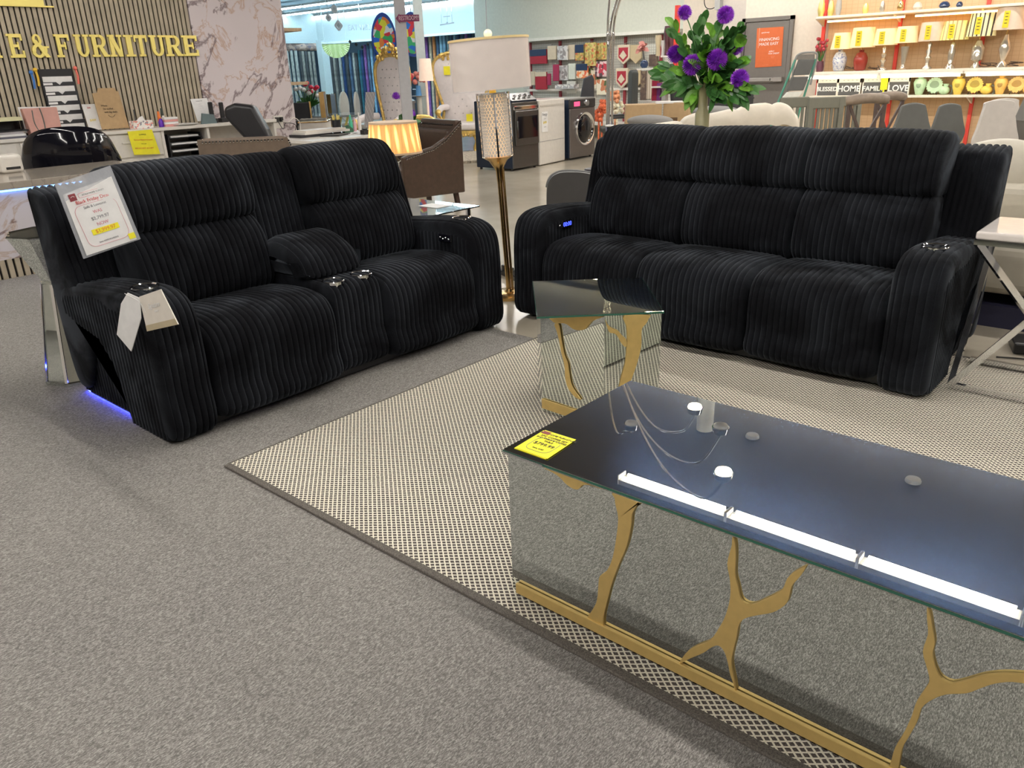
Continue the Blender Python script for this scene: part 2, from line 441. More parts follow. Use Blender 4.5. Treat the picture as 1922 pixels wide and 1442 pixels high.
# ---------------------------------------------------------------- sofas
def cup(parent, x, y, z, tilt=0.):
    g = G(); R = Matrix.Rotation(tilt, 3, 'X')
    g.lathe([(.046, -.03), (.046, .002), (.052, .006), (.056, .003), (.056, -.01)], (x, y, z), 28, R)
    o = P('cup_holder', g, CHROME, parent, smooth=True); o['label'] = 'chrome cup holder ring'
    P('cup_well', G().lathe([(.0, 0), (.046, 0)], (x, y, z-.02), 24, R), BLACK, o)
ARM = [(.01, .02), (-.012, .25), (-.008, .46), (.02, .565), (.09, .618), (.20, .632), (.40, .622), (.62, .60), (.80, .575), (.87, .53), (.86, .45), (.72, .41), (.50, .37), (.39, .28), (.35, .14), (.34, .02)]
ARMTOP = lin([(0, .46), (.02, .52), (.06, .575), (.15, .60), (.4, .60), (.62, .578), (.80, .55), (.86, .50)])
ARMBOT = lin([(0, .03), (.345, .03), (.36, .16), (.40, .29), (.50, .385), (.72, .42), (.86, .46)])
HEAD = [(.59, .782), (.553, .815), (.553, .89), (.585, .975), (.64, 1.04), (.72, 1.064), (.81, 1.05), (.865, 1.0), (.86, .80), (.72, .765)]
PAD = [(.52, .42), (.465, .48), (.465, .58), (.505, .70), (.565, .765), (.62, .785), (.73, .77), (.76, .6), (.70, .42), (.6, .38)]
SEAT = [(.02, .05), (-.008, .2), (-.008, .33), (.015, .405), (.07, .45), (.18, .468), (.35, .46), (.52, .435), (.60, .38), (.58, .05)]
BACKF = [(.66, .40), (.735, .70), (.81, .93), (.86, .975), (.96, .985), (1.0, .95), (.985, .6), (.95, .10), (.78, .10)]
def recliner(name, label, cat, loc, rz, layout, aw=.225, drop=0.):
    t = T(name, label, cat, loc, rz)
    W = 2*aw+sum(w_ for _, w_ in layout)
    P('back_frame', ribbed(BACKF, .015, W-.015, er=.035), CORD, t, True)
    for s, x0 in ((-1, 0), (1, W-aw)):
        a = P('armrest', ribbed(ARM, x0, x0+aw, er=.05), CORD, t, True)
        P('side_panel', ribside(x0-.004 if s < 0 else x0+aw+.004, s, 0.012, .86, ARMTOP, ARMBOT), CORD, a, True)
        P('side_panel', ribside(x0+aw+.004 if s < 0 else x0-.004, -s, 0.012, .80, ARMTOP, lambda y: .35, edge=.05), CORD, a, True)
        P('base_panel', ribside(x0+.045 if s < 0 else x0+aw-.045, s, .33, .95, lambda y: .42, lambda y: .03, edge=.02), CORD, t, True)
    P('base', G().b2((.05, .06, .02), (W-.05, .90, .12)), BLACK, t)
    x = aw
    for k, w_ in layout:
        if k == 'seat':
            P('seat_cushion', ribbed(SEAT, x+.003, x+w_-.003, er=.045, bulge=.012), CORD, t, True)
            P('back_pad', ribbed(PAD, x+.002, x+w_-.002, er=.035, bulge=.012), CORD, t, True)
            P('headrest', ribbed(HEAD, x+.002, x+w_-.002, er=.03, bulge=.010), CORD, t, True)
        else:
            c = P('console', ribbed([(.05, .05), (.03, .25), (.035, .42), (.07, .475), (.14, .49), (.40, .492), (.62, .48), (.62, .05)], x+.003, x+w_-.003, er=.03), CORD, t, True)
            P('console_lid', ribbed([(.205, .49), (.195, .545), (.245, .615), (.35, .665), (.47, .68), (.58, .64), (.65, .58), (.66, .50), (.5, .475)], x-.03, x+w_+.035, er=.085), CORD, t, True)
            P('back_pad', ribbed([(.60, .48), (.60, .6), (.64, .80), (.68, .96), (.73, 1.03), (.80, 1.045), (.86, 1.0), (.86, .7), (.80, .48)], x+.002, x+w_-.002, er=.03, bulge=.006), CORD, t, True)
            for i in (.25, .80): cup(t, x+w_*i, .115, .487)
        x += w_
    return t, W
LV, LW = recliner('loveseat', 'black wide-rib corduroy reclining loveseat with centre console, on the left', 'loveseat', (-2.985, 1.255, 0), PI/2,
                  [('seat', .665), ('console', .31), ('seat', .64)], .225)
SF, SW = recliner('sofa', 'black wide-rib corduroy three-seat reclining sofa behind the mirrored tables', 'sofa', (-3.07, 3.50, .010), 0,
                  [('seat', .635), ('seat', .64), ('seat', .635)], .215)
cup(LV, .11, .20, .633); cup(LV, LW-.11, .20, .633); cup(SF, SW-.105, .20, .633)
# control panels on the inner sides of the arms
def panel(par, x, y, z, s, lit):
    o = P('control_panel', G().b2((x-.004, y-.05, z-.022), (x+.004, y+.05, z+.022)), BLKGLOSS, par, bev=.02 if not lit else .006)
    if lit:
        TX('display_digits', '00:00', .036, M('blue_led', (.1, .15, 1), .5, emit=3, ecol=(.05, .08, 1)), o, (x+s*.0055, y, z), (0, 1, 0) if s > 0 else (0, -1, 0), (0, 0, 1), .0006)
        P('button', G().ball((x+s*.004, y-.075, z), .008, 8), CHROME, o, True)
    else:
        for i in range(4): P('button', G().ball((x+s*.005, y-.033+.022*i, z+(.004 if i % 2 else -.004)), .007, 8), CHROME, o, True)
panel(SF, .215+.008, .25, .535, 1, True)
panel(LV, LW-.225-.009, .22, .535, -1, False)
# blue LED strip under the loveseat by the vase
led = P('led_strip', G().b2((.062, .42, .010), (.076, .96, .018)).b2((.062, .94, .010), (.16, .955, .018)), M('blue_led_strip', (.05, .08, 1), .5, emit=45, ecol=(.03, .05, 1)), LV)
led['label'] = 'blue glowing LED strip'

# ---------------------------------------------------------------- rug
rug = T('area_rug', 'cream and dark brown diamond-lattice flatweave rug under the tables and sofa', 'rug', (0, 0, 0))
g = G(); x0, x1, y0, y1 = -2.655, 1.3, 1.325, 4.20
g.b2((x0, y0, .007), (x1, y1, .014))
P('rug_field', g, RUG, rug)
BIND = M('dark_rug_binding', (.13, .115, .10), .95, noise=.5, nscale=300)
g = G(); g.b2((x0-.004, y0-.028, .006), (x1, y0, .0155)).b2((x0-.010, y0-.01, .006), (x0, y1, .0155)).b2((x0, y1, .006), (x1, y1+.02, .0155))
P('rug_binding', g, BIND, rug, bev=.003)

# ---------------------------------------------------------------- coffee table
CX0, CX1, CY0, CY1, CZ = -1.260, .0, 1.378, 1.991, .473
ct = T('coffee_table', 'mirrored rectangular coffee table with gold branch inlays', 'coffee table', (CX0, CY0, .030))
L_, D_, H_ = CX1-CX0, CY1-CY0, CZ-.030
P('mirror_body', G().b2((.006, .008, 0), (L_-.006, D_-.008, H_-.012)), MIRROR, ct, bev=.0015, seg=1)
tp = P('table_top', G().b2((-.002, 0, H_-.012), (L_, D_, H_)), GTOP, ct, bev=.001, seg=1)
P('glass_edge', G().b2((-.0025, -.0012, H_-.008), (L_, 0, H_-.003)).b2((-.003, 0, H_-.008), (-.002, D_, H_-.003)), GEDGE, tp)
g = G(); 
for i in range(40): g.b2((.002+i*.0033, -.0035, H_-.011), (.004+i*.0033, -.0015, H_-.003))
P('edge_trim', g, CHROME, tp)
def crop6(pts, ox=900, oy=760, k=1.8806, plane=None):
    return [plane(ox+x/k, oy+y/k) for x, y in pts]
FY = CY0+.008
def onface(pts): # polygon on the front face in (x,z) local
    out = []
    for x, y in pts:
        p = yp(900+x/1.8806, 760+y/1.8806, FY-.006); out.append((p.x-CX0, p.z-.030))
    return [(max(.02, a), min(max(b, .006), H_-.0125)) for a, b in out]
SH = [[(235, 205), (262, 240), (285, 256), (305, 278), (330, 295), (350, 298), (365, 283), (398, 277), (420, 262)],
 [(473, 300), (478, 330), (480, 350), (490, 400), (483, 470), (470, 540), (450, 585), (425, 605), (420, 640), (415, 690), (400, 722), (380, 752), (372, 778), (438, 800), (437, 770), (440, 740), (455, 680), (465, 640), (490, 570), (520, 500), (535, 430), (540, 385), (563, 335), (566, 325)],
 [(895, 455), (892, 480), (890, 500), (875, 560), (885, 620), (885, 680), (870, 740), (850, 780), (815, 830), (770, 850), (735, 870), (712, 900), (707, 914), (745, 895), (790, 876), (820, 856), (845, 850), (865, 872), (877, 910), (885, 950), (897, 985), (903, 1020), (908, 1020), (900, 970), (893, 935), (890, 905), (896, 870), (908, 820), (915, 780), (935, 755), (980, 743), (1035, 733), (1072, 712), (1090, 690), (1103, 640), (1130, 608), (1152, 572), (1112, 590), (1087, 612), (1070, 650), (1040, 670), (1000, 690), (965, 704), (938, 698), (922, 680), (913, 640), (903, 600), (905, 540), (903, 490)],
 [(1583, 700), (1580, 760), (1583, 810), (1565, 870), (1580, 930), (1588, 975), (1568, 1010), (1542, 1050), (1525, 1100), (1497, 1160), (1467, 1210), (1452, 1262), (1440, 1300), (1470, 1310), (1482, 1268), (1492, 1215), (1520, 1165), (1545, 1120), (1562, 1070), (1600, 1040), (1650, 1022), (1720, 1018), (1770, 1000), (1820, 984), (1880, 978), (1960, 985), (2040, 960), (2040, 940), (1960, 950), (1910, 951), (1850, 948), (1780, 955), (1720, 972), (1670, 982), (1632, 965), (1612, 930), (1600, 880), (1608, 840), (1600, 790), (1592, 740)]]
for i, s_ in enumerate(SH):
    poly = [(p.x, p.y) for p in cr([(a, b, 0) for a, b in onface(s_)], True, 3)]
    g = G().prism(poly, (0, .0075, 0), (1, 0, 0), (0, 0, 1), .007)
    P('gold_inlay', g, GOLDM, ct, bev=.002, seg=2)
P('gold_band', G().b2((.028, -.004, .002), (L_-.03, .007, .034)), GOLDM, ct, bev=.002)
for fx in (.05, L_-.05):
    for fy in (.06, D_-.05): P('foot', G().lathe([(.018, -.014), (.018, .002)], (fx, fy, 0), 14), BLACK, ct)
# price slips on the coffee table
pa, pb, pc, pd = zp(965, 842, CZ), zp(1020, 809, CZ), zp(1078, 827, CZ), zp(1024, 863, CZ)
sl = T('price_slip', 'yellow price slips lying on the corner of the coffee table', 'price tag', pa)
for i, (dx, dz) in enumerate(((0, .0005), (.004, .0018))):
    q = [v-pa+Vector((dx, dx*.7, dz)) for v in (pa, pd, pc, pb)]
    g = G().add([tuple(v) for v in q]+[tuple(v+Vector((0, 0, .0009))) for v in q], [(3, 2, 1, 0), (4, 5, 6, 7), (0, 1, 5, 4), (1, 2, 6, 5), (2, 3, 7, 6), (3, 0, 4, 7)])
    P('slip', g, YEL, sl)
r_ = (pc-pb).normalized(); u_ = (pb-pa); u_ = (u_-r_*u_.dot(r_)).normalized(); c_ = (pa+pb+pc+pd)/4-pa+Vector((.004, .003, .0032))
wd = (pc-pb).length; hd = (pb-pa).length
def rrect(g, c, r, u, w_, h_, rad, th, n=(0, 0, 1)):
    pts = []
    for cx_, cy_, a0 in ((w_/2-rad, h_/2-rad, 0), (-w_/2+rad, h_/2-rad, 90), (-w_/2+rad, -h_/2+rad, 180), (w_/2-rad, -h_/2+rad, 270)):
        for k in range(5):
            a = math.radians(a0+k*22.5); pts.append(Vector(c)+Vector(r)*(cx_+rad*math.cos(a))+Vector(u)*(cy_+rad*math.sin(a)))
    return g.tube(pts+[pts[0]], th, 4)
P('slip_frame', rrect(G(), c_-u_*hd*.10, r_, u_, wd*.72, hd*.58, .02, .0006), GREYINK, sl)
for k, (tx, dy, sz) in enumerate((('STYLE HOME FURNITURE', .38, .011), ('3PC COFFEE SET', .26, .012), ('END TABLE & COFFEE', .17, .010), ('TABLE', .07, .010), ('$799.99', -.08, .020), ('Item: 4107', -.28, .008))):
    TX('slip_text', tx, sz, INK, sl, c_+u_*hd*dy, r_, u_, .0003)
P('logo_block', G().prism([(-.012, -.008), (.012, -.008), (.012, .008), (-.012, .008)], c_+u_*hd*.40-r_*wd*.38, r_, u_, .0005), M('maroon_print', (.25, .04, .05), .6), sl)

# ---------------------------------------------------------------- side table
SZ = .52
A_, B_, C_, D2 = [zp(x, y, SZ) for x, y in ((1008, 594), (1246, 584), (1204, 521), (1000, 528))]
st = T('side_table', 'square mirrored side table with gold drip and branch inlays, behind the coffee table', 'side table', ((A_+C_)/2)*Vector((1, 1, 0)) if False else Vector(((A_.x+C_.x)/2, (A_.y+C_.y)/2, .014)))
o_ = st.location.copy()
def quadprism(pts, z0, z1):
    g = G(); n = len(pts); g.add([(p[0]-o_.x, p[1]-o_.y, z0-o_.z) for p in pts]+[(p[0]-o_.x, p[1]-o_.y, z1-o_.z) for p in pts],
          [tuple(range(n))[::-1], tuple(range(n, 2*n))]+[(i, (i+1) % n, n+(i+1) % n, n+i) for i in range(n)]); return g
tp2 = P('table_top', quadprism([A_, B_, C_, D2], SZ-.010, SZ), mk_glasstop('olive_mirror_top', (.60, .58, .42), .25), st, bev=.001, seg=1)
P('glass_edge', quadprism([A_+(A_-C_)*.003, B_+(B_-D2)*.003, C_+(C_-A_)*.003, D2+(D2-B_)*.003], SZ-.009, SZ-.002), GEDGE, tp2)
F_ = A_.lerp(B_, .52)+(C_-A_)*.012; Ri = B_+(D2-B_)*.012; Le = A_.lerp(D2, .55)+(B_-A_)*.02
Le = Vector((F_.x-.335, F_.y+.02, 0)); Ba = D2+(B_-D2)*.03; Rb = C_+(A_-C_)*.02
P('mirror_body', quadprism([Le, F_, Ri, Rb, Ba], .0158, SZ-.010), MIRROR, st, bev=.001, seg=1)
def onseg(p, q, lift=.002):
    d = Vector((q.x-p.x, q.y-p.y, 0)); L = d.length; d.normalize(); n = Vector((d.y, -d.x, 0))
    return Vector((p.x-o_.x, p.y-o_.y, -o_.z))+n*lift, d, L, n
def sidepoly(pts, p, q):
    """pixels -> coordinates on the vertical panel p-q"""
    o, d, L, n = onseg(p, q); out = []
    nn = np.array([n.x, n.y, 0]); pp_ = np.array([p.x, p.y, 0])
    for x, y in pts:
        rr = ray(980+x/6.4067, 500+y/6.4067); t = np.dot(pp_-EYE, nn)/np.dot(rr, nn); w_ = EYE+t*rr
        out.append((min(max((w_[0]-p.x)*d.x+(w_[1]-p.y)*d.y, .004), L-.004), min(max(w_[2], .03), SZ-.011)))
    poly = [(a.x, a.y) for a in cr([(a, b, 0) for a, b in out], True, 3)]
    return G().prism(poly, o, d, (0, 0, 1), .006)
P('gold_inlay', sidepoly([(345, 590), (370, 650), (420, 682), (500, 680), (560, 700), (610, 740), (660, 762), (720, 765), (770, 750), (810, 705), (850, 660), (900, 635), (985, 600), (700, 590)], Le, F_), GOLDM, st, bev=.0018)
P('gold_inlay', sidepoly([(400, 690), (430, 780), (460, 900), (480, 1020), (520, 1180), (530, 1330), (560, 1450), (640, 1560), (720, 1600), (640, 1480), (600, 1400), (575, 1250), (560, 1150), (520, 1060), (490, 900), (475, 800), (455, 690)], Le, F_), GOLDM, st, bev=.0018)
P('gold_inlay', sidepoly([(1225, 585), (1250, 720), (1258, 850), (1250, 1000), (1235, 1150), (1200, 1280), (1165, 1430), (1150, 1600), (1250, 1600), (1290, 1420), (1350, 1250), (1400, 1090), (1430, 950), (1432, 830), (1440, 740), (1490, 680), (1520, 620), (1525, 580)], F_, Ri), GOLDM, st, bev=.0018)
P('gold_inlay', sidepoly([(985, 640), (1030, 700), (1080, 740), (1150, 770), (1200, 830), (1252, 880), (1245, 965), (1190, 920), (1140, 830), (1100, 800), (1050, 790), (1020, 730)], F_, Ri), GOLDM, st, bev=.0018)
for p, q in ((Le, F_), (F_, Ri)):
    o, d, L, n = onseg(p, q)
    P('gold_band', G().prism([(.004, .03), (L-.004, .03), (L-.004, .075), (.004, .075)], o, d, (0, 0, 1), .006), GOLDM, st, bev=.0015)

# ---------------------------------------------------------------- placing helpers for the shop behind
def az(x, d, y=150):
    r = ray(x, y); h = math.hypot(r[0], r[1]); return Vector((r[0]/h*d, r[1]/h*d, 0))
def zat(p, y):
    q0 = CR @ (np.array([p[0], p[1], 0])-EYE); q1 = CR @ np.array([0, 0, 1.])
    k = (y-721)/FPX; return float((k*q0[2]-q0[1])/(q1[1]-k*q1[2]))
def colr(n, c, **k): return M(n, c, **k)
IVORY = M('ivory_leatherette', (.74, .69, .62), .45)
GREYV = M('grey_velvet', (.16, .17, .20), .8)
BROWNL = M('brown_leather', (.065, .040, .028), .32, bump=.1, bscale=90, noise=.15)
TAUPE = M('taupe_leatherette', (.145, .105, .075), .45, noise=.1)
DKWOOD = M('dark_wood', (.05, .025, .018), .4)
WOOD = M('pale_wood', (.50, .36, .22), .5, noise=.15)
OLIVE = M('grey_green_paint', (.19, .185, .145), .55)
GREYPL = M('grey_plastic_shell', (.115, .115, .105), .5)
CARD = M('cardboard', (.50, .34, .18), .7, noise=.06)
REDST = M('red_steel_upright', (.75, .06, .04), .45)
LEAF = M('plastic_leaf_green', (.12, .30, .03), .45, noise=.5, nscale=12)
LEAF2 = M('plastic_leaf_dark', (.04, .14, .03), .45, noise=.4, nscale=12)
PURPLE = M('purple_petal', (.26, .03, .55), .6, noise=.35, nscale=60)
CREAMW = M('cream_wall', (.70, .62, .52), .75)
GREENW = M('pale_grey_wall', (.60, .62, .54), .75)

# ---------------------------------------------------------------- left wall: slats, marble, letters
SX = -9.6
SLAT = M('taupe_slat_wood', (.47, .40, .30), .5, noise=.12, nscale=8); SBACK = M('black_felt', (.022, .02, .018), .9)
g = G(); n = 0; y = -4.0
while y < 5.27:
    g.b2((SX, y, .0), (SX+.018, y+.036, 3.72)); y += .054
S('wall_left', G().b2((SX-.15, -4.1, 0), (SX, 5.28, 3.72)), SBACK)
S('wall_left_slats', g, SLAT)
S('wall_left_marble', G().b2((SX-.35, 5.285, 0), (SX+.02, 6.57, 3.72)), MARBLE)
# letters with slab serifs: strokes in a unit cell 0..w x 0..1
def letter(ch, w=.78, t=.20, sl=.10):
    g = []; B = lambda x0, y0, x1, y1: g.append([(x0, y0), (x1, y0), (x1, y1), (x0, y1)])
    def serif(x, y, e=.09):
        B(x-e, y, x+t+e, y+sl) if y < .5 else B(x-e, y-sl, x+t+e, y)
    def arc(cx, cy, rx, ry, a0, a1, tt, n=10):
        o = []; i = []
        for k in range(n+1):
            a = math.radians(a0+(a1-a0)*k/n); o.append((cx+rx*math.cos(a), cy+ry*math.sin(a))); i.append((cx+(rx-tt)*math.cos(a), cy+(ry-tt*.7)*math.sin(a)))
        for k in range(n): g.append([o[k], o[k+1], i[k+1], i[k]])
    if ch in 'EFRIMN': B(.09, 0, .09+t, 1); serif(.09, 0); serif(.09, 1)
    if ch == 'I': return g, .09*2+t
    if ch in 'EF':
        B(.09, 1-.15, w, 1); B(w-.1, .72, w, 1); B(.2, .44, w*.72, .56); B(w*.72-.08, .34, w*.72, .66)
        if ch == 'E': B(.09, 0, w, .15); B(w-.1, 0, w, .3)
        return g, w
    if ch == 'T':
        B(0, .85, w, 1); B(0, .68, .1, 1); B(w-.1, .68, w, 1); B(w/2-t/2, 0, w/2+t/2, 1); serif(w/2-t/2, 0); return g, w
    if ch == 'U':
        B(.09, .35, .09+t, 1); serif(.09, 1, .08); B(w-.09-t*.7, .35, w-.09, 1); B(w-.09-t*.7-.08, .9, w, 1)
        arc(w/2, .36, w/2-.09, .36, 180, 360, t*.85); return g, w
    if ch == 'N':
        B(w-.06-t*.6, 0, w-.06, 1); B(w-.06-t*.6-.1, .9, w+.02, 1); g.append([(.05, 1), (.05+t*1.25, 1), (w-.06, 0), (w-.06-t*1.1, 0)]); return g, w
    if ch == 'M':
        w = .98; B(w-.09-t, 0, w-.09, 1); serif(w-.09-t, 0); serif(w-.09-t, 1); g.append([(.05, 1), (.05+t*1.2, 1), (w/2+.06, .2), (w/2-.06, .2)]); g.append([(w-.05, 1), (w-.05-t*1.2, 1), (w/2-.06, .2), (w/2+.06, .2)]); return g, w
    if ch == 'R':
        B(.09, .88, .5, 1); B(.09, .42, .5, .54); arc(.46, .71, .27, .29, -90, 90, t*.85); g.append([(.33, .48), (.53, .48), (w, 0), (w-.24, 0)]); B(w-.24, 0, w+.04, .1); return g, w
    if ch == '&':
        arc(.34, .75, .20, .25, 0, 360, .12, 20); arc(.32, .28, .31, .30, 40, 400, .17, 24); g.append([(.16, .72), (.30, .76), (.82, 0), (.60, 0)]); g.append([(.50, .40), (.82, .40), (.82, .48), (.50, .48)]); arc(.45, .34, .27, .30, -40, 20, .12, 6); return g, .84
    return g, w
# pixel x of each letter's left edge, measured along the bottom of the sign
LX = [('M', -32), ('E', 20.5), ('&', 62), ('F', 109), ('U', 145), ('R', 175), ('N', 208), ('I', 238), ('T', 257), ('U', 285), ('R', 313), ('E', 346)]
LWID = {'M': 37, 'E': 28, '&': 34, 'F': 27, 'U': 28, 'R': 30, 'N': 26, 'I': 18, 'T': 24}
names = {'M': 'home', '&': 'ampersand'}
zb, zt_ = 1.69, 1.915
for i, (ch, px) in enumerate(LX):
    a = xp(px, 108, SX+.03); b = xp(px+LWID[ch], 108, SX+.03)
    ps, w_ = letter(ch); g = G()
    for pi_, poly in enumerate(ps):
        A = sum(poly[k][0]*poly[(k+1) % 4][1]-poly[(k+1) % 4][0]*poly[k][1] for k in range(4))
        q = [(x*(b.y-a.y)/w_, y*(zt_-zb)) for x, y in (poly if A > 0 else poly[::-1])]
        g.prism(q, (0, 0, 0), (0, 1, 0), (0, 0, 1), .020+.0006*(pi_ % 30))
    pos = ['after the edge of the picture', 'ending the word before the ampersand', 'between the two words', 'starting the long word', 'second letter of the long word', 'third letter of the long word', 'fourth letter of the long word', 'fifth letter of the long word', 'sixth letter of the long word', 'seventh letter of the long word', 'eighth letter of the long word', 'ending the long word by the marble'][i]
    O('sign_letter', f'gold slab-serif {"ampersand" if ch == "&" else "letter "+ch} on the slat wall, {pos}', 'sign letter', g, GOLD, (SX+.018, a.y, zb), group='gold shop sign letters')
# gold emblem above the letters, only its foot in view
t = T('wall_emblem', 'polished gold emblem above the shop letters, cut by the top of the picture', 'sign', (SX+.018, xp(-60, 10, SX).y, xp(40, 13, SX).z))
y0, y1 = xp(-60, 10, SX).y-t.location.y, xp(97, 10, SX).y-t.location.y
P('emblem_bar', G().b2((0, y0, 0), (.03, y1, .015)), GOLD, t)
P('emblem_block', G().b2((0, y0, .014), (.03, y1-.09, .36)), GOLD, t)
P('emblem_roof', G().prism([(y0, .36), (y1-.09, .36), ((y0+y1)/2, .75)], (0, 0, 0), (0, 1, 0), (0, 0, 1), .03), GOLD, t)

# back counter against the slat wall
CZB = .93; CXF = -9.18
t = T('back_counter', 'long white counter with drawers and open cubbies under the gold sign', 'counter', (SX+.02, -2, 0))
bx = t.location.x; X0, X1 = 0.0, CXF-bx
yA, yB, yC = xp(305, 262, CXF).y+2, xp(391, 262, CXF).y+2, 5.9+2-.5
P('countertop', G().b2((X0, 0, CZB-.035), (X1+.02, yC+.6, CZB)), WHITE, t, bev=.004)
P('cabinet_body', G().b2((X0, .02, 0), (X1-.01, yA, CZB-.035)), WHITE, t)
for k in range(7):
    yy = yA-.75*(k+1)
    for z0 in (.12, .38, .64):
        d = P('drawer', G().b2((X1-.01, yy+.02, z0), (X1+.008, yy+.73, z0+.24)), WHITE, t, bev=.004)
        P('drawer_handle', G().b2((X1+.008, yy+.28, z0+.15), (X1+.022, yy+.47, z0+.165)), WHITE, d)
P('back_panel', G().b2((X0, yA, 0), (X0+.02, yC+.58, CZB-.035)), WHITE, t)
for yy in (yA, yB, yC+.56): P('divider', G().b2((X0, yy, 0), (X1, yy+.03, CZB-.035)), WHITE, t)
for z0 in (.05, .42): P('shelf', G().b2((X0, yA, z0), (X1, yC+.56, z0+.025)), WHITE, t)
def onct(x, y, X=-9.4): v = xp(x, y, X); return v
# black tray sorter inside the cubby
ya, yb = xp(320, 270, CXF).y, xp(385, 270, CXF).y
t = T('tray_sorter', 'black stacking paper tray sorter in the cubby under the counter', 'tray', (-9.42, (ya+yb)/2, .447))
hw = (yb-ya)/2-.01
for sy_ in (-1, 1): P('side_plate', G().b2((-.1, sy_*hw-.008, 0), (.2, sy_*hw+.008, .40)), BLACK, t)
for k in range(5):
    P('tray', G().b2((-.1, -hw+.01, .03+.08*k), (.2, hw-.01, .038+.08*k)), BLACK, t)
    tag(P('paper_stack', G().b2((-.09, -hw+.03, .0), (.19, hw-.03, .018)), PAPER, None, loc=(-9.42, (ya+yb)/2, .447+.039+.08*k)), 'white paper stack in %s of the black sorter' % ['the bottom tray', 'the second tray from the bottom', 'the middle tray', 'the second tray from the top', 'the top tray'][k], 'paper', 'papers in the tray sorter')
# glassware and cards in front of the sorter
for k, (x, y) in enumerate(((322, 290), (332, 289), (342, 288))):
    p = zp(x, y+4, .45) if False else xp(x, y, -9.22)
    O('glass_bowl', 'clear cut-glass dish at the front of the cubby, %s' % ['nearest the yellow notice', 'middle of the row', 'nearest the tray sorter'][k], 'dish', G().lathe([(.03, 0), (.05, .03), (.062, .12), (.058, .12), (.045, .035), (0, .02)], n=16), GLASS, (-9.235, xp(334, 288, -9.22).y-.125+.125*k, .447), group='cut glass dishes', smooth=True)
# cable clutter in the last cubby
O('cable_heap', 'tangle of grey cables and boxes in the last cubby of the counter', 'cables', G().tube([(0, -.1, .05), (.05, -.05, .1), (.0, 0, .05), (.08, .05, .14), (0, .1, .06), (.05, .06, .02)], .012).b2((-.1, -.12, 0), (.05, .12, .06)), M('grey_cables', (.25, .24, .23), .6), (-9.35, xp(415, 280, -9.3).y+.02, .447))
O('red_box', 'small red box in the last cubby of the counter', 'box', G().b2((-.05, -.05, 0), (.05, .05, .12)), M('red_box', (.6, .08, .04), .5), (-9.3, xp(398, 265, -9.3).y-.03, .447))

# yellow notice standing in front of the counter
def sheet(name, label, cat, corners, mat, lines=(), frame=None, th=.002, group=None):
    """corners: top-left, top-right, bottom-right, bottom-left world points"""
    TL, TR, BR, BL = [Vector(c) for c in corners]
    t = T(name, label, cat, BL, 0, group); q = [c-BL for c in (BL, BR, TR, TL)]
    n = (BR-BL).cross(TL-BL).normalized()*th
    g = G().add([v-n for v in q]+[v for v in q], [(3, 2, 1, 0), (4, 5, 6, 7), (0, 1, 5, 4), (1, 2, 6, 5), (2, 3, 7, 6), (3, 0, 4, 7)])
    P('sheet', g, mat, t)
    c = (q[0]+q[1]+q[2]+q[3])/4; r = (q[1]-q[0]); w_ = r.length; r.normalize(); u = q[3]-q[0]; h_ = u.length; u = (u-r*u.dot(r)).normalized(); nn = r.cross(u)
    for (s, fx, fy, sz, m) in lines: TX('lettering', s, sz*h_, m, t, c+r*fx*w_+u*fy*h_+nn*.0015, r, u, .0004)
    return t, c, r, u, w_, h_, nn
X = -9.12
sheet('yellow_notice', 'yellow printed payment notice standing before the white counter', 'notice', [xp(239, 247, X), xp(285, 243, X), xp(301, 289, X), xp(252, 291, X)], YEL,
      [('U-HAUL', 0, .34, .09, INK), ('Payment Method Accepted', 0, .12, .075, REDINK), ('Cash  Card', 0, -.05, .05, INK), ('WE DO NOT ACCEPT', 0, -.24, .085, REDINK)])
# wall file organiser
A = [xp(76, 130, SX+.05), xp(139, 126, SX+.05), xp(158, 232, SX+.05), xp(98, 240, SX+.05)]
t = T('file_organiser', 'black hanging wall file organiser stuffed with white papers', 'organiser', (SX+.02, A[3].y, CZB))
y0, y1 = 0, A[2].y-A[3].y; z1 = A[0].z-CZB
P('backing', G().b2((0, y0, 0), (.015, y1, z1)), BLACK, t)
for k in range(6):
    zz = z1*(.80-.148*k)
    pk = P('pocket', G().prism([(y0, 0), (y1, 0), (y1, .09), (y1*.62, .09), (y1*.52, .06), (y1*.42, .09), (y0, .09)], (.03+.012*k, 0, zz-.09), (0, 1, 0), (0, 0, 1), .006), M('black_mesh', (.03, .03, .035), .6), t)
    P('label_strip', G().b2((.04+.012*k, .01, zz-.03), (.043+.012*k, y1*.3, zz-.008)), PAPER, pk)
    tag(P('loose_papers', G().b2((0, .02, 0), (.008, y1-.02, .11)), PAPER, None, loc=(SX+.038+.012*k, A[3].y, CZB+zz-.055)), 'white papers in the %s pocket of the wall organiser' % ['top', 'second', 'third', 'fourth', 'fifth', 'bottom'][k], 'paper', 'papers in the wall organiser')
for k, (x, y, c, nm) in enumerate(((66, 131, (.9, .55, .05), 'yellow'), (58, 136, (.05, .2, .6), 'blue'), (141, 128, (.9, .2, .15), 'coral'))):
    p = xp(x, y, SX+.05)
    O('file_clip', nm+' bulldog clip hooked beside the wall organiser', 'clip', G().ball((0, 0, 0), .022, 8).tube([(0, 0, -.16), (0, .01, -.08), (0, 0, 0)], .012, 6), M(nm+'_plastic', c, .4), p, smooth=True)
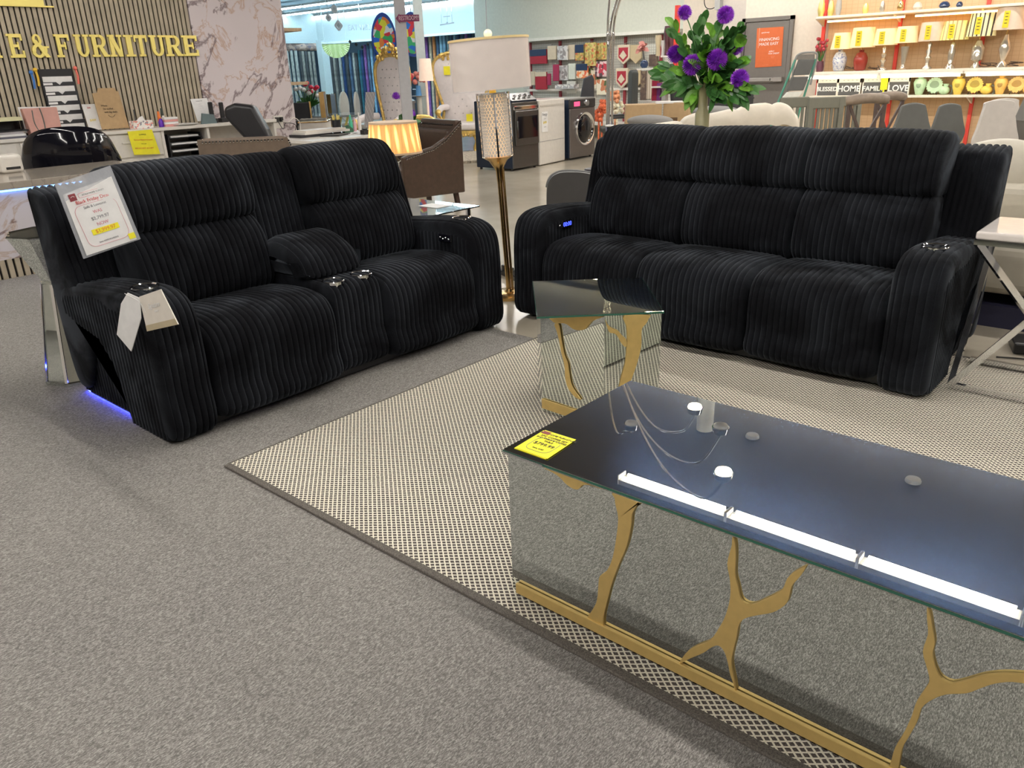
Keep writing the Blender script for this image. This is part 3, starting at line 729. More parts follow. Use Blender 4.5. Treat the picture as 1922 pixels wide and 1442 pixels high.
# pink tote bag
p = xp(55, 246, -9.3); q = xp(112, 240, -9.3); h = xp(44, 204, -9.3).z-CZB
t = T('tote_bag', 'pink tote bag with grey handles standing on the white counter', 'bag', (-9.3, p.y, CZB))
L = q.y-p.y
P('bag_body', G().add([(-.06, 0, 0), (.06, 0, 0), (.06, L, 0), (-.06, L, 0), (-.03, -.03, h), (.03, -.03, h), (.03, L+.01, h), (-.03, L+.01, h)], [(0, 1, 5, 4), (1, 2, 6, 5), (2, 3, 7, 6), (3, 0, 4, 7), (3, 2, 1, 0), (4, 5, 6, 7)]), M('dusty_pink_leather', (.62, .33, .28), .5), t, bev=.008)
for sx_ in (.035, -.035): P('handle', G().tube(cr([(sx_, L*.2, h-.02), (sx_+.01, L*.18, h-.15), (sx_+.02, L*.32, h-.26), (sx_+.02, L*.45, h-.22), (sx_+.01, L*.48, h-.1), (sx_, L*.45, h)]), .006, 6), M('grey_strap', (.12, .12, .11), .5), t, smooth=True)
# framed price sheets beside and behind the bag
X = -9.42
sheet('price_board', 'tall white price sheet leaning behind the pink bag', 'sheet', [xp(33, 201, X), xp(100, 200, X), xp(112, 246, X), xp(47, 250, X)], PAPER, [('PRICES', -.3, .4, .08, GREYINK)])
sheet('price_board', 'white price sheet with yellow highlights leaning left of the brown mailer', 'sheet', [xp(153, 196, X), xp(178, 195, X), xp(193, 243, X), xp(168, 245, X)], PAPER, [('Sale', -.1, .36, .09, REDINK), ('$499', 0, -.12, .12, M('amber_ink', (.85, .65, .05), .6))])
X = -9.36
tb, c, r, u, w_, h_, nn = sheet('cardboard_mailer', 'brown cardboard mailer with a printed smile, leaning on the slat wall', 'envelope', [xp(173, 175, X), xp(222, 171, X), xp(243, 240, X), xp(192, 243, X)], CARD,
      [('Whew.', -.2, .14, .068, INK), ("I'm stuffed...", -.06, .05, .068, INK), ('with big deals.', 0, -.04, .068, INK)], th=.012)
P('smile_print', G().tube([c+nn*.0015-u*(.18*h_-.06*h_*((k-4)/4)**2)+r*(k-4)*.03*w_ for k in range(9)], .002, 4), INK, tb)
P('mailer_flap', G().prism([(-w_*.36, 0), (w_*.36, 0), (w_*.30, .045), (-w_*.30, .045)], c+u*h_*.5-nn*.01, r, u, .006), CARD, tb)
# small things along the counter top
p = xp(266, 238, -9.3)
t = T('tissue_box', 'floral tissue box on the white counter right of the mailer', 'box', (p.x, p.y, CZB)); P('carton', G().b2((-.06, -.11, 0), (.06, .11, .085)), mk_splotch('floral_print', [(.9, .85, .8), (.85, .35, .3), (.9, .85, .8), (.3, .3, .35), (.9, .88, .85)], 60), t, bev=.004)
P('tissue', G().prism([(-.05, 0), (.05, 0), (.03, .05), (-.01, .035)], (0, 0, .085), (0, 1, 0), (0, 0, 1), .003), PAPER, t)
O('pen', 'black pen leaning behind the tissue box', 'pen', G().tube([(0, 0, 0), (-.04, .02, .20)], .006, 6), BLACK, (p.x-.08, p.y-.02, CZB))
for k, (x, nm, c, h) in enumerate(((303, 'purple scissor grip', (.12, .02, .45), .09), (301, 'orange glue stick', (.85, .2, .03), .17), (309, 'white correction bottle', (.8, .8, .78), .12), (308, 'dark capped marker', (.03, .05, .04), .20))):
    q = xp(x, 234, -9.3-.03*k); O('desk_item', nm+' in the cluster on the counter', 'stationery', G().lathe([(.028 if k == 0 else .018, 0), (.03 if k == 0 else .018, h*.6), (.012, h)], n=12), M(nm.split()[0]+'_plastic', c, .4), (q.x, q.y, CZB), smooth=True)
q = xp(322, 232, -9.3)
for k in range(4): O('label_roll', 'white and red label pack, %s of the stack by the scissors' % ['bottom', 'second', 'third', 'top'][k], 'pack', G().b2((-.05, -.08, 0), (.05, .08, .024)), PAPER if k % 2 else M('red_white_label', (.75, .35, .32), .6), (q.x, q.y-.02, CZB+.026*k), group='label packs')
sheet('paper_sheet', 'white printed sheet leaning on the slats by the marble wall', 'sheet', [xp(357, 186, -9.5), xp(388, 184, -9.5), xp(402, 224, -9.4), xp(371, 228, -9.4)], PAPER, [('Contact List', 0, .38, .06, GREYINK)]+[('- - - - - - -', 0, .25-.1*k, .05, GREYINK) for k in range(5)])
O('plate', 'flat white dish lying on the counter', 'dish', G().lathe([(.10, 0), (.16, .012), (.165, .02), (.15, .018), (0, .01)], n=24), PAPER, (-9.3, xp(345, 232, -9.3).y, CZB), smooth=True)
O('card_holder', 'grey-green card pouch on the counter', 'pouch', G().prism([(-.1, 0), (.1, 0), (.07, .1), (-.07, .12)], (0, 0, 0), (0, 1, 0), (0, 0, 1), .03), M('grey_green_cloth', (.13, .18, .19), .7), (-9.28, xp(390, 225, -9.28).y, CZB))
for k, (x, h) in enumerate(((399, .22), (419, .21))):
    q = xp(x, 224, -9.35); t = T('cordless_phone', 'black cordless handset upright in its cradle, %s' % ['nearer the white sheet', 'beside the padded chair'][k], 'phone', (q.x, q.y, CZB), 0, 'cordless phones')
    P('cradle', G().b2((-.05, -.05, 0), (.05, .05, .05)), BLACK, t, bev=.01); P('handset', G().b2((-.02, -.026, .04), (.015, .026, h+.02)), BLACK, t, bev=.01)
q = xp(8, 249, -9.3)
for k in range(3): O('magazine', 'magazine in the pile at the left end of the counter, %s' % ['bottom', 'middle', 'top'][k], 'magazine', G().b2((-.12, -.17, 0), (.12, .17, .02)), [M('dark_cover', (.12, .12, .15), .4), PAPER, M('grey_cover', (.4, .38, .4), .4)][k], (q.x, q.y-.02*k, CZB+.021*k), rz=.1*k, group='magazines')
t = T('paper_tray', 'black tray with a yellow pad at the left end of the counter', 'tray', (q.x-.06, q.y+.02, CZB+.064)); P('tray_frame', G().b2((-.12, -.16, .0), (.12, .19, .012)).b2((-.12, -.16, 0), (-.11, .19, .12)), BLACK, t); P('pad', G().b2((-.1, -.14, .10), (.1, .16, .135)), M('pale_yellow_pad', (.75, .72, .45), .6), t)
P('tray_post', G().b2((-.01, .17, .01), (.01, .19, .10)), BLACK, t)

# ---------------------------------------------------------------- reception desk with marble front
t = T('reception_desk', 'low reception desk with wood-look top, white marble front and slatted plinth', 'desk', (-7.0, -3, 0))
DT = .735
VEINW = mk_marble('grey_wood_top', (.44, .39, .33), (.25, .22, .2), (.35, .3, .25), 2.)
P('desktop', G().b2((-.92, 0, DT-.055), (.05, 6.35, DT)), VEINW, t, bev=.004)
P('front_panel', G().b2((-.03, .02, .155), (0, 6.33, DT-.055)), MARBLEW, t)
g = G()
for k in range(116): g.b2((-.02, .02+k*.054, 0), (0, .056+k*.054, .155))
P('plinth_slats', g, SLAT, t); P('plinth', G().b2((-.05, .02, 0), (-.02, 6.33, .155)), SBACK, t)
P('end_panel', G().b2((-.9, 6.30, 0), (-.03, 6.33, DT-.055)), MARBLEW, t)
P('led_strip', G().b2((.005, 4.9, DT-.072), (.02, 6.3, DT-.057)), M('ice_blue_led', (.3, .5, 1), .5, emit=5, ecol=(.15, .35, 1)), t, label='pale blue LED strip under the desktop')
# glossy black egg chair behind the desk
p = az(100, 9.0); h = zat(p, 236)
t = T('egg_chair', 'high-gloss black round-backed chair behind the reception desk', 'chair', p, 0)
R_ = Matrix.Rotation(math.atan2(-p.x, p.y)+.0, 3, 'Z')
g = G(); vs = []; fs = []; NU, NV = 28, 12
for i in range(NU+1):
    a = -1.35+2.7*i/NU
    for j in range(NV+1):
        v = j/NV; rr = .47-.06*(1-v)-.10*max(0, v-.7)/.3*.6; z = .42+(h-.42)*v*(1-.34*abs(a/1.35)**2.6)
        vs.append(R_ @ Vector((math.sin(a)*rr, -math.cos(a)*rr*.75+.1, z)))
for i in range(NU):
    for j in range(NV): k = i*(NV+1)+j; fs.append((k, k+NV+1, k+NV+2, k+1))
g.add(vs, fs); o = P('shell', g, BLKGLOSS, t, True); s_ = o.modifiers.new('s', 'SOLIDIFY'); s_.thickness = .05
P('seat', G().lathe([(.36, .34), (.40, .40), (.38, .46), (0, .48)], n=24), BLKGLOSS, t, True)
P('pedestal', G().lathe([(.26, 0), (.26, .02), (.04, .05), (.035, .34)], n=20), CHROME, t, True)
# white helmet-like printer behind the desk
q = xp(26, 310, -8.2); O('white_scanner', 'white rounded desk device behind the reception desk at the left', 'device', G().ball((0, 0, .07), .13, 14, (.8, 1.1, .75)), WHITE, (-8.4, q.y+.05, .0), smooth=True) if False else None
t = T('desk_printer', 'white rounded label printer on the reception desk beside the glossy chair', 'printer', (-7.75, xp(26, 318, -7.75).y-.02, DT)); P('housing', G().b2((-.08, -.10, 0), (.08, .08, .15)), WHITE, t, bev=.03, seg=4); P('feed_slot', G().b2((.078, -.06, .03), (.084, .05, .05)), BLACK, t)

# ---------------------------------------------------------------- mirrored vase
t = T('mirrored_vase', 'tall faceted mirrored floor vase with flared rim beside the loveseat', 'vase', (-4.22, 1.40, .006))
P('vase_body', G().lathe([(.178, 0), (.178, .014), (.170, .02), (.082, .50)], n=8), MIRROR, t)
P('vase_neck', G().lathe([(.082, .501), (.078, .515), (.178, .735), (.184, .742), (.178, .75), (.170, .742), (.07, .52)], n=8), MIRROR, t)
for k in range(8):
    a = 2*PI*k/8
    P('bevel_strip', G().bar((.174*math.cos(a), .174*math.sin(a), .018), (.084*math.cos(a), .084*math.sin(a), .50), .014, .006, up=(math.cos(a), math.sin(a), 0)), CHROME, t)

# ---------------------------------------------------------------- price sheet and hang tags on the loveseat
XT, XB = -3.50, -3.455
t, c, r, u, w_, h_, nn = sheet('price_sheet', 'white sale price sheet in a clear sleeve hung on the loveseat back', 'price tag', [xp(118, 366, XT+.012), xp(209, 331, XT+.012), xp(257, 449, XB+.012), xp(163, 480, XB+.012)], PAPER,
     [('STYLE HOME FURNITURE', .10, .40, .038, GREYINK), ('Black Friday Deal', 0, .30, .078, REDINK), ('Sofa & Loveseat', 0, .20, .058, GREYINK), ('WAS', 0, .10, .07, M('pink_ink', (.75, .3, .35), .6)), ('$2,799.97', 0, .0, .075, GREYINK), ('NOW', 0, -.10, .075, M('pink_ink', (.75, .3, .35), .6)), ('Item: 6420218-6420215', -.02, -.38, .034, GREYINK)])
P('yellow_highlight', G().prism([(-w_*.26, -h_*.045), (w_*.26, -h_*.045), (w_*.26, h_*.045), (-w_*.26, h_*.045)], c+nn*.0012-u*h_*.205, r, u, .0006), YEL, t)
TX('price_text', '$1,999.97', .085*h_, M('orange_ink', (.85, .3, .05), .6), t, c+nn*.0024-u*h_*.205, r, u, .0004)
P('border_line', rrect(G(), c+nn*.001-u*h_*.09, r, u, w_*.80, h_*.68, .03, .0008), M('pink_ink', (.75, .3, .35), .6), t)
P('border_line', rrect(G(), c+nn*.001+u*h_*.40+r*w_*.10, r, u, w_*.62, h_*.07, .004, .0007), M('pink_ink', (.75, .3, .35), .6), t)
P('logo_block', G().prism([(-.014, -.014), (.014, -.014), (.014, .014), (-.014, .014)], c+nn*.001+u*h_*.40-r*w_*.32, r, u, .0008), M('maroon_print', (.25, .04, .05), .6), t)
P('logo_arch', G().tube([c+nn*.0022+u*(h_*.40+.004*math.sin(a))-r*(w_*.32+.007*math.cos(a)) for a in [PI*k/8 for k in range(9)]], .001, 4), PAPER, t)
P('sticker', G().prism([(-.014, -.012), (.014, -.012), (.014, .012), (-.014, .012)], c+nn*.0012-u*h_*.44+r*w_*.41, r, u, .0006), YEL, t)
PLAST = M('clear_plastic_sleeve', (.75, .77, .82), .12, alpha=.38, bump=.6, bscale=30)
q = [v-Vector(t.location) for v in (xp(157, 486, XB), xp(263, 449, XB), xp(206, 311, XT), xp(103, 346, XT))]
P('plastic_sleeve', G().add([v+nn*.006 for v in q]+[v-nn*.004 for v in q], [(0, 1, 2, 3), (7, 6, 5, 4), (0, 4, 5, 1), (1, 5, 6, 2), (2, 6, 7, 3), (3, 7, 4, 0)]), PLAST, t)
def hang(name, label, pts, Xs, mat):
    W_ = [yp(x, y, Y) for (x, y), Y in zip(pts, Xs)]; o = W_[0]
    t = T(name, label, 'tag', o); return t, [v-o for v in W_]
YY = 1.215
t, q = hang('hang_tag', 'cream square brand hang tag on the loveseat arm', [(262, 557), (302, 543), (335, 609), (277, 622)], [YY]*4, None)
n_ = Vector((0, -.002, 0))
P('tag_card', G().add([v+n_ for v in q]+[v-n_ for v in q], [(0, 3, 2, 1), (4, 5, 6, 7), (0, 1, 5, 4), (1, 2, 6, 5), (2, 3, 7, 6), (3, 0, 4, 7)]), M('cream_card', (.80, .74, .66), .5), t)
r = (q[2]-q[3]).normalized(); u = (q[1]-q[2]); u = (u-r*u.dot(r)).normalized(); c = sum(q, Vector())/4
P('gold_stripe', G().add([q[3]+n_*1.3, q[2]+n_*1.3, q[2].lerp(q[1], .17)+n_*1.3, q[3].lerp(q[0], .17)+n_*1.3], [(0, 1, 2, 3)]), M('beige_foil', (.62, .52, .34), .35, .3), t)
TX('tag_script', 'Signature', .027, PAPER, t, c+u*.02+Vector((0, -.004, 0)), r, u, .0004, shear=.4)
TX('tag_text', 'ASHLEY', .010, PAPER, t, c-u*.002+r*.01+Vector((0, -.004, 0)), r, u, .0004)
t, q = hang('folded_tag', 'folded white law tag in plastic hanging from the loveseat arm', [(239, 550), (262, 560), (264, 598), (246, 660), (219, 628), (227, 570)], [YY-.01, YY, YY, YY-.012, YY-.03, YY-.02], None)
P('folded_paper', G().add([v for v in q]+[v+Vector((0, .003, 0)) for v in q], [(0, 5, 4, 3, 2, 1)[::-1], (6, 7, 8, 9, 10, 11)[::-1]]+[(i, (i+1) % 6, 6+(i+1) % 6, 6+i) for i in range(6)]), PAPER, t)
P('plastic_loop', G().tube(cr([q[0]+Vector((0, -.01, .0)), q[1]+Vector((.01, -.012, -.005)), q[1]+Vector((.03, -.01, -.02)), q[1]+Vector((.045, -.008, -.045))]), .0012, 5), PAPER, t)

# ================================================================ the middle of the shop
def arc_chair(name, label, p, rz, col, wd=.74, dp=.72, h=.92, group=None, nails=True):
    """nailhead barrel armchair: tall back, arms sweeping down to the front; front faces local -y"""
    t = T(name, label, 'armchair', p, rz, group)
    top = lin([(-dp/2, .60), (-dp/2+.12, .63), (0, .68), (dp*.22, .76), (dp*.38, .86), (dp/2, h)])
    for s in (-1, 1):
        pts = [(-dp/2, .17), (dp/2, .17)]+[(y, top(y)) for y in [dp/2-dp*k/14 for k in range(15)]]
        g = G().prism(pts, (s*wd/2-.03, 0, 0), (0, 1, 0), (0, 0, 1), .06)
        a = P('arm', g, col, t, bev=.012)
        if nails:
            g = G()
            for k in range(26):
                y = dp/2-.015-dp*.95*k/26; g.ball((s*wd/2+s*.0+(.032 if s > 0 else -.032), y, top(y)-.03), .011, 5); g.ball((s*wd/2-(.032 if s > 0 else -.032), y, top(y)-.03), .011, 5)
            P('nailhead_trim', g, CHROME, a)
    b = P('backrest', G().b2((-wd/2, dp/2-.07, .17), (wd/2, dp/2, h)), col, t, bev=.02, seg=3)
    g = G().b2((-wd/2+.04, dp/2-.15, .42), (wd/2-.04, dp/2-.06, h-.09)); P('back_cushion', g, BROWNL, t, bev=.04, seg=4)
    if nails:
        g = G()
        for k in range(24): g.ball((-wd/2+.02+(wd-.04)*k/23, dp/2+.002, h-.03), .011, 5); g.ball((-wd/2+.05+(wd-.1)*k/23, dp/2-.073, h-.05), .011, 5)
        P('nailhead_trim', g, CHROME, b)
    P('seat', G().b2((-wd/2+.03, -dp/2+.0, .24), (wd/2-.03, dp/2-.07, .46)), BROWNL, t, bev=.04, seg=4)
    for sx in (-1, 1):
        for sy in (-1, 1): P('leg', G().bar((sx*(wd/2-.05), sy*(dp/2-.05), 0), (sx*(wd/2-.07), sy*(dp/2-.07), .19), .045), DKWOOD, t)
    return t
arc_chair('brown_armchair', 'dark brown leather armchair with silver nailheads, beyond the loveseat', (-6.72, 6.10, 0), math.radians(-14), BROWNL, .76, .74, .93)
arc_chair('brown_armchair', 'taupe nailhead armchair seen from behind, before the cluttered desk', az(474, 8.0, 250), math.radians(-137), TAUPE, .74, .72, .93)
arc_chair('brown_armchair', 'taupe nailhead armchair just showing over the loveseat under the yellow notice', az(262, 6.2, 287), math.radians(-115), TAUPE, .66, .64, .88)
# padded black office chair leaning back
p = az(461, 10.0)
t = T('office_chair', 'thickly padded black office chair tipped back beside the marble wall', 'office chair', p, math.radians(-48))
zt = zat(p, 192)
RC = Matrix.Rotation(-math.radians(-48), 3, 'Z') @ Vector((.756, .654, 0)); mq = mpp((p.x, p.y, 1.1))
P('backrest', G().prism([(a*mq, zt-(b-192)*mq) for a, b in ((40, 262), (-5, 262), (-42, 216), (-40, 199), (-20, 192), (14, 197), (34, 240))], RC*.0+Vector((0, 0, 0)), RC, (0, 0, 1), .17), M('black_leather', (.02, .02, .023), .3, bump=.1), t, bev=.04, seg=4)
P('seat', G().b2((-.26, -.28, .42), (.26, .28, .54)), M('black_leather', (.02, .02, .023)), t, bev=.04, seg=4)
P('gas_column', G().lathe([(.03, .08), (.03, .43)], n=12), BLACK, t)
for k in range(5):
    a = 2*PI*k/5; P('base_arm', G().bar((0, 0, .09), (.3*math.cos(a), .3*math.sin(a), .06), .04), BLACK, t); P('caster', G().ball((.3*math.cos(a), .3*math.sin(a), .028), .028, 8), BLACK, t)
# cluttered desk
DX0, DX1 = -8.9, -7.9
p = zp(640, 262, .76)
t = T('work_desk', 'white office desk covered with papers and desk clutter, left of the lit lamp', 'desk', (-8.0, 6.1, 0))
P('desktop', G().b2((-.45, -.75, .72), (.45, .75, .755)), WHITE, t, bev=.004)
for y_ in (-.7, .7): P('side_panel', G().b2((-.42, y_-.02, 0), (.42, y_+.02, .72)), WHITE, t)
P('modesty_panel', G().b2((-.42, -.7, .25), (-.38, .7, .72)), WHITE, t)
ZD = .756
def ond(x, y, dz=0): return zp(x, y, ZD+dz)
sx_ = ond(600, 262)
def dk(x, X=-8.0): v = xp(x, 258, X); return Vector((X, v.y, ZD))
q = dk(630); O('desk_tablet', 'black tablet lying on white papers on the cluttered desk', 'tablet', G().b2((-.12, -.17, 0), (.12, .17, .015)), BLACK, q, rz=.5)
q = dk(660, -8.1); O('paper_pad', 'white papers spread on the cluttered desk', 'paper', G().b2((-.15, -.2, 0), (.15, .2, .006)), PAPER, q, rz=.2)
q = dk(690, -7.85); O('paper_pad', 'white sheet at the lamp end of the cluttered desk', 'paper', G().b2((-.12, -.15, 0), (.12, .15, .006)), PAPER, q, rz=-.4)
q = dk(634, -8.25); t = T('pen_cup', 'black mesh cup full of gold-topped pens', 'pen cup', q)
P('cup', G().lathe([(.05, 0), (.055, .16), (.05, .16), (.045, .01), (0, .01)], n=16), BLACK, t)
for k in range(7): tag(P('pen', G().tube([(0, 0, 0), (.02*math.cos(k), .02*math.sin(k), .19+.01*(k % 3))], .006, 6), GOLD, None, loc=(q.x+.02*math.cos(k), q.y+.02*math.sin(k), q.z+.012)), 'gold pen standing in the black cup', 'pen', 'pens in the cup')
q = dk(652, -8.2); O('tape_dispenser', 'small black and green tape dispenser on the desk', 'dispenser', G().prism([(-.07, 0), (.07, 0), (.06, .05), (0, .09), (-.06, .06)], (0, 0, 0), (0, 1, 0), (0, 0, 1), .05), M('dark_green_plastic', (.03, .12, .06), .4), q)
for k, (x, c, h) in enumerate(((661, (.05, .5, .3), .2), (668, (.8, .45, .5), .17), (677, (.75, .72, .68), .22))): O('bottle', ['green', 'pink', 'white'][k]+' small bottle at the back of the cluttered desk', 'bottle', G().lathe([(.022, 0), (.024, h*.6), (.01, h*.75), (.01, h)], n=12), M('bottle_%d' % k, c, .3), dk(x, -8.3), smooth=True)
q = dk(686, -7.75); O('black_box', 'little black lidded box at the lamp end of the desk', 'box', G().b2((-.04, -.04, 0), (.04, .04, .05)).b2((-.02, -.02, .05), (.02, .02, .065)), BLACK, q)
q = dk(588, -8.2)
t = T('stacked_binders', 'white binders and cases at the marble end of the desk', 'binder', (q.x, q.y, ZD)); P('case', G().b2((-.12, -.25, 0), (.12, .2, .03)), M('black_case', (.03, .03, .035), .4), t); P('binder', G().b2((-.13, -.2, .03), (.13, .45, .055)), WHITE, t); P('binder', G().b2((-.12, -.18, .055), (.12, .40, .075)), M('cream_card', (.8, .74, .66)), t)
# black charger and looping cables on the marble wall
q = xp(521, 222, SX+.05)
t = T('wall_socket', 'white double socket with black plugs and looping cables on the marble', 'socket', (SX+.02, q.y, xp(521, 235, SX+.03).z))
P('socket_plate', G().b2((0, -.05, -.04), (.012, .09, .12)), WHITE, t)
for k in (-.01, .055): P('plug', G().b2((.012, k-.02, .04), (.05, k+.02, .10)), BLACK, t, bev=.004)
P('cable', G().tube(cr([(.04, .05, .06), (.08, .12, .03), (.07, .22, .08), (.05, .32, .02), (.05, .30, -.12), (.06, .15, -.2)]), .005, 6), WHITE, t)
P('cable', G().tube(cr([(.04, -.01, .06), (.08, .03, -.05), (.06, .10, .02), (.06, .25, -.02), (.05, .18, -.16)]), .005, 6), BLACK, t)
# dark panel sample standing on the desk
p = dk(700, -7.75)
q = [xp(686, 173, -7.9), xp(704, 173, -7.9), xp(699, 240, -7.7), xp(684, 238, -7.7)]
O('board_sample', 'dark grey streaked board standing upright on the desk by the lamp', 'board', G().add([v-q[3] for v in q]+[v-q[3]+Vector((-.03, .03, 0)) for v in q], [(0, 1, 2, 3)[::-1], (4, 5, 6, 7), (0, 4, 5, 1), (1, 5, 6, 2), (2, 6, 7, 3), (3, 7, 4, 0)]), mk_stripe('grey_streaked_board', [(.13, .12, .12), (.22, .2, .2), (.1, .09, .09), (.17, .15, .15), (.3, .28, .27), (.12, .11, .11)], .05, 1), q[3])
# pleated lit lamp on its glass table
def lamp_light(parent, loc, power, col=(1, .72, .38), r=.03):
    l = bpy.data.lights.new('bulb_light', 'POINT'); l.energy = power; l.color = col; l.shadow_soft_size = r
    o = bpy.data.objects.new('bulb_light', l); C.objects.link(o); o.parent = parent; o.location = loc
p = az(743, 5.55, 300); ZG = .50
lz = ZG+.012
zs0, zs1 = zat(p, 288), zat(p, 228)
t = T('table_lamp', 'lit table lamp with a pleated gold shade on a slim silver base, behind the loveseat', 'lamp', (p.x, p.y, lz))
g = G(); n = 96; vs = []; 
r0, r1 = .178, .155
for k in range(n):
    a = 2*PI*k/n; w_ = .0035*(1 if k % 2 else -1)
    vs += [((r0+w_)*math.cos(a), (r0+w_)*math.sin(a), zs0-lz), ((r1+w_)*math.cos(a), (r1+w_)*math.sin(a), zs1-lz)]
g.add(vs, [(2*k, (2*k+2) % (2*n), (2*k+3) % (2*n), 2*k+1) for k in range(n)])
def mk_pleat():
    m, tt, b = nt('glowing_pleated_gold_fabric')
    tc = tt.nodes.new('ShaderNodeTexCoord'); sp = tt.nodes.new('ShaderNodeSeparateXYZ'); tt.links.new(tc.outputs['Object'], sp.inputs[0])
    an = math_(tt, 'ARCTAN2', sp.outputs[1], sp.outputs[0]); z = math_(tt, 'SUBTRACT', sp.outputs[2], (zs0+zs1)/2-lz)
    s_ = math_(tt, 'SINE', math_(tt, 'ADD', math_(tt, 'MULTIPLY', an, 18), math_(tt, 'MULTIPLY', z, 10)))
    wd_ = math_(tt, 'SUBTRACT', .75, math_(tt, 'MULTIPLY', math_(tt, 'MULTIPLY', z, z), 120))
    f = math_(tt, 'ADD', math_(tt, 'MULTIPLY', s_, .5), math_(tt, 'MULTIPLY', wd_, .45))
    c = ramp(tt, f, [(.15, (.60, .32, .10)), (.45, (.80, .50, .16)), (.75, (.98, .80, .32))])
    tt.links.new(c, b.inputs['Base Color']); tt.links.new(c, b.inputs['Emission Color']); b.inputs['Emission Strength'].default_value = .85
    b.inputs['Roughness'].default_value = .8
    return m
o = P('lamp_shade', g, mk_pleat(), t)
P('shade_trim', G().lathe([(r0-.003, zs0-lz), (r0+.006, zs0-lz), (r0+.005, zs0-lz+.012), (r0-.003, zs0-lz+.012)], n=48), M('tan_trim', (.62, .45, .30), .6), o, True)
P('shade_trim', G().lathe([(r1-.003, zs1-lz-.012), (r1+.006, zs1-lz-.012), (r1+.005, zs1-lz), (r1-.003, zs1-lz)], n=48), M('tan_trim', (.62, .45, .30), .6), o, True)
P('bulb', G().ball((0, 0, (zs0+zs1)/2-lz-.02), .035, 12), M('warm_bulb', (1, .8, .5), .5, emit=12, ecol=(1, .72, .35)), t, True)
P('lamp_base', G().lathe([(.075, 0), (.075, .015), (.05, .03), (.03, .10), (.045, .16), (.02, .21), (.022, zs0-lz-.06), (.035, zs0-lz-.05), (.012, zs0-lz-.03), (.012, zs0-lz+.05)], n=24), CHROME, t, True)
t = T('glass_end_table', 'end table with a clear glass top behind the loveseat arm', 'table', (-4.35, 3.72, 0))
P('glass_top', G().b2((-.42, -.30, ZG), (.48, .36, ZG+.010)), GLASS, t, bev=.002)
P('glass_shelf', G().b2((-.36, -.25, .18), (.40, .30, .19)), GLASS, t)
for sx in (-.36, .42):
    for sy in (-.24, .30): P('leg', G().lathe([(.02, 0), (.02, ZG)], (sx, sy, 0), 12), CHROME, t)
tag(P('price_card', G().b2((-.10, -.07, 0), (.10, .07, .002)), PAPER, None, loc=(-4.22, 3.98, ZG+.011)), 'white card lying on the glass end table', 'card')
t.location = (-4.42, 3.80, 0)

# crystal floor lamp
p = zp(956, 556, 0); p.z = 0
t = T('crystal_floor_lamp', 'floor lamp with crystal column, brass stem and plastic-wrapped drum shade', 'floor lamp', p)
t.rotation_euler = (.030, -.035, 0)
z = lambda y: zat(p, y)
P('base', G().lathe([(.135, 0), (.135, .022), (.12, .03), (.03, .035), (.02, .05)], n=36), BRASS, t, True)
P('stem', G().lathe([(.016, .04), (.016, z(345)), (.022, z(318)), (.06, z(300)), (.098, z(293))], n=20), BRASS, t, True)
P('stem_rods', G().lathe([(.008, .04), (.008, z(310))], (.022, .014, 0), 10), BRASS, t, True)
zc0, zc1 = z(292), z(176)
cc = P('crystal_core', G().lathe([(.066, zc0), (.066, zc1)], n=20), M('warm_crystal_core', (.9, .7, .45), .3, emit=.55, ecol=(1, .68, .38)), t)
g = G()
for k in range(24):
    for j in range(20):
        a = 2*PI*(k+.5*(j % 2))/24; g.ball((.080*math.cos(a), .080*math.sin(a), zc0+.01+(zc1-zc0-.02)*j/19), .0105, 4)
P('crystal_beads', g, M('crystal_bead', (.95, .88, .78), .03, .6, emit=.12, ecol=(1, .8, .6)), t)
P('crystal_glass', G().lathe([(.098, zc0), (.098, zc1)], n=28), M('thin_glass_tube', (.9, .9, .92), .03, alpha=.16), t, True)
for k in range(4):
    a = PI/4+PI/2*k; P('frame_rod', G().bar((.098*math.cos(a), .098*math.sin(a), zc0), (.098*math.cos(a), .098*math.sin(a), zc1), .007), CHROME, t)
P('top_plate', G().lathe([(.103, zc1), (.103, zc1+.01)], n=28), CHROME, t, True)
P('socket', G().lathe([(.022, zc1+.01), (.018, zc1+.07)], n=14), M('amber_socket', (.95, .5, .05), .4, emit=.6), t, True)
zs0, zs1 = z(166), z(72)
o = P('lamp_shade', G().lathe([(.236, zs0), (.236, zs1)], n=48), M('shade_fabric_greige', (.60, .52, .47), .7, emit=.12, ecol=(1, .8, .65)), t, True)
P('plastic_wrap', G().lathe([(.241, zs0-.006), (.2415, (zs0+zs1)/2), (.241, zs1+.006), (.20, zs1+.008)], n=48), M('clear_shade_wrap', (.85, .83, .84), .10, alpha=.24, bump=.9, bscale=26), o, True)
P('shade_trim', G().lathe([(.234, zs1-.008), (.243, zs1-.008), (.243, zs1+.004), (.234, zs1+.004)], n=48), M('gold_trim', (.8, .62, .3), .4), o, True)
P('bulb', G().ball((0, 0, (zs0+zs1)/2), .03, 10), M('warm_bulb', (1, .8, .5)), t, True)
P('finial', G().ball((0, 0, z(62)), .026, 12).lathe([(.006, z(72)-.03), (.006, z(62))], n=8), M('cream_finial', (.9, .82, .6), .2, emit=.3), t, True)
P('cord', G().tube(cr([(0, .02, .03), (.10, .16, .008), (.0, .3, .008), (.05, .5, .008)]), .004, 6), BLACK, t)
q = Vector((p.x-.035*1.7, p.y-.030*1.7, 0))
O('ceiling_wire', 'thin grey wire running from the ceiling down to the crystal lamp finial', 'wire', G().tube([(0, 0, 0), (0, 0, 3.72-z(57))], .0025, 5), GREYINK, (q.x, q.y, z(57)))
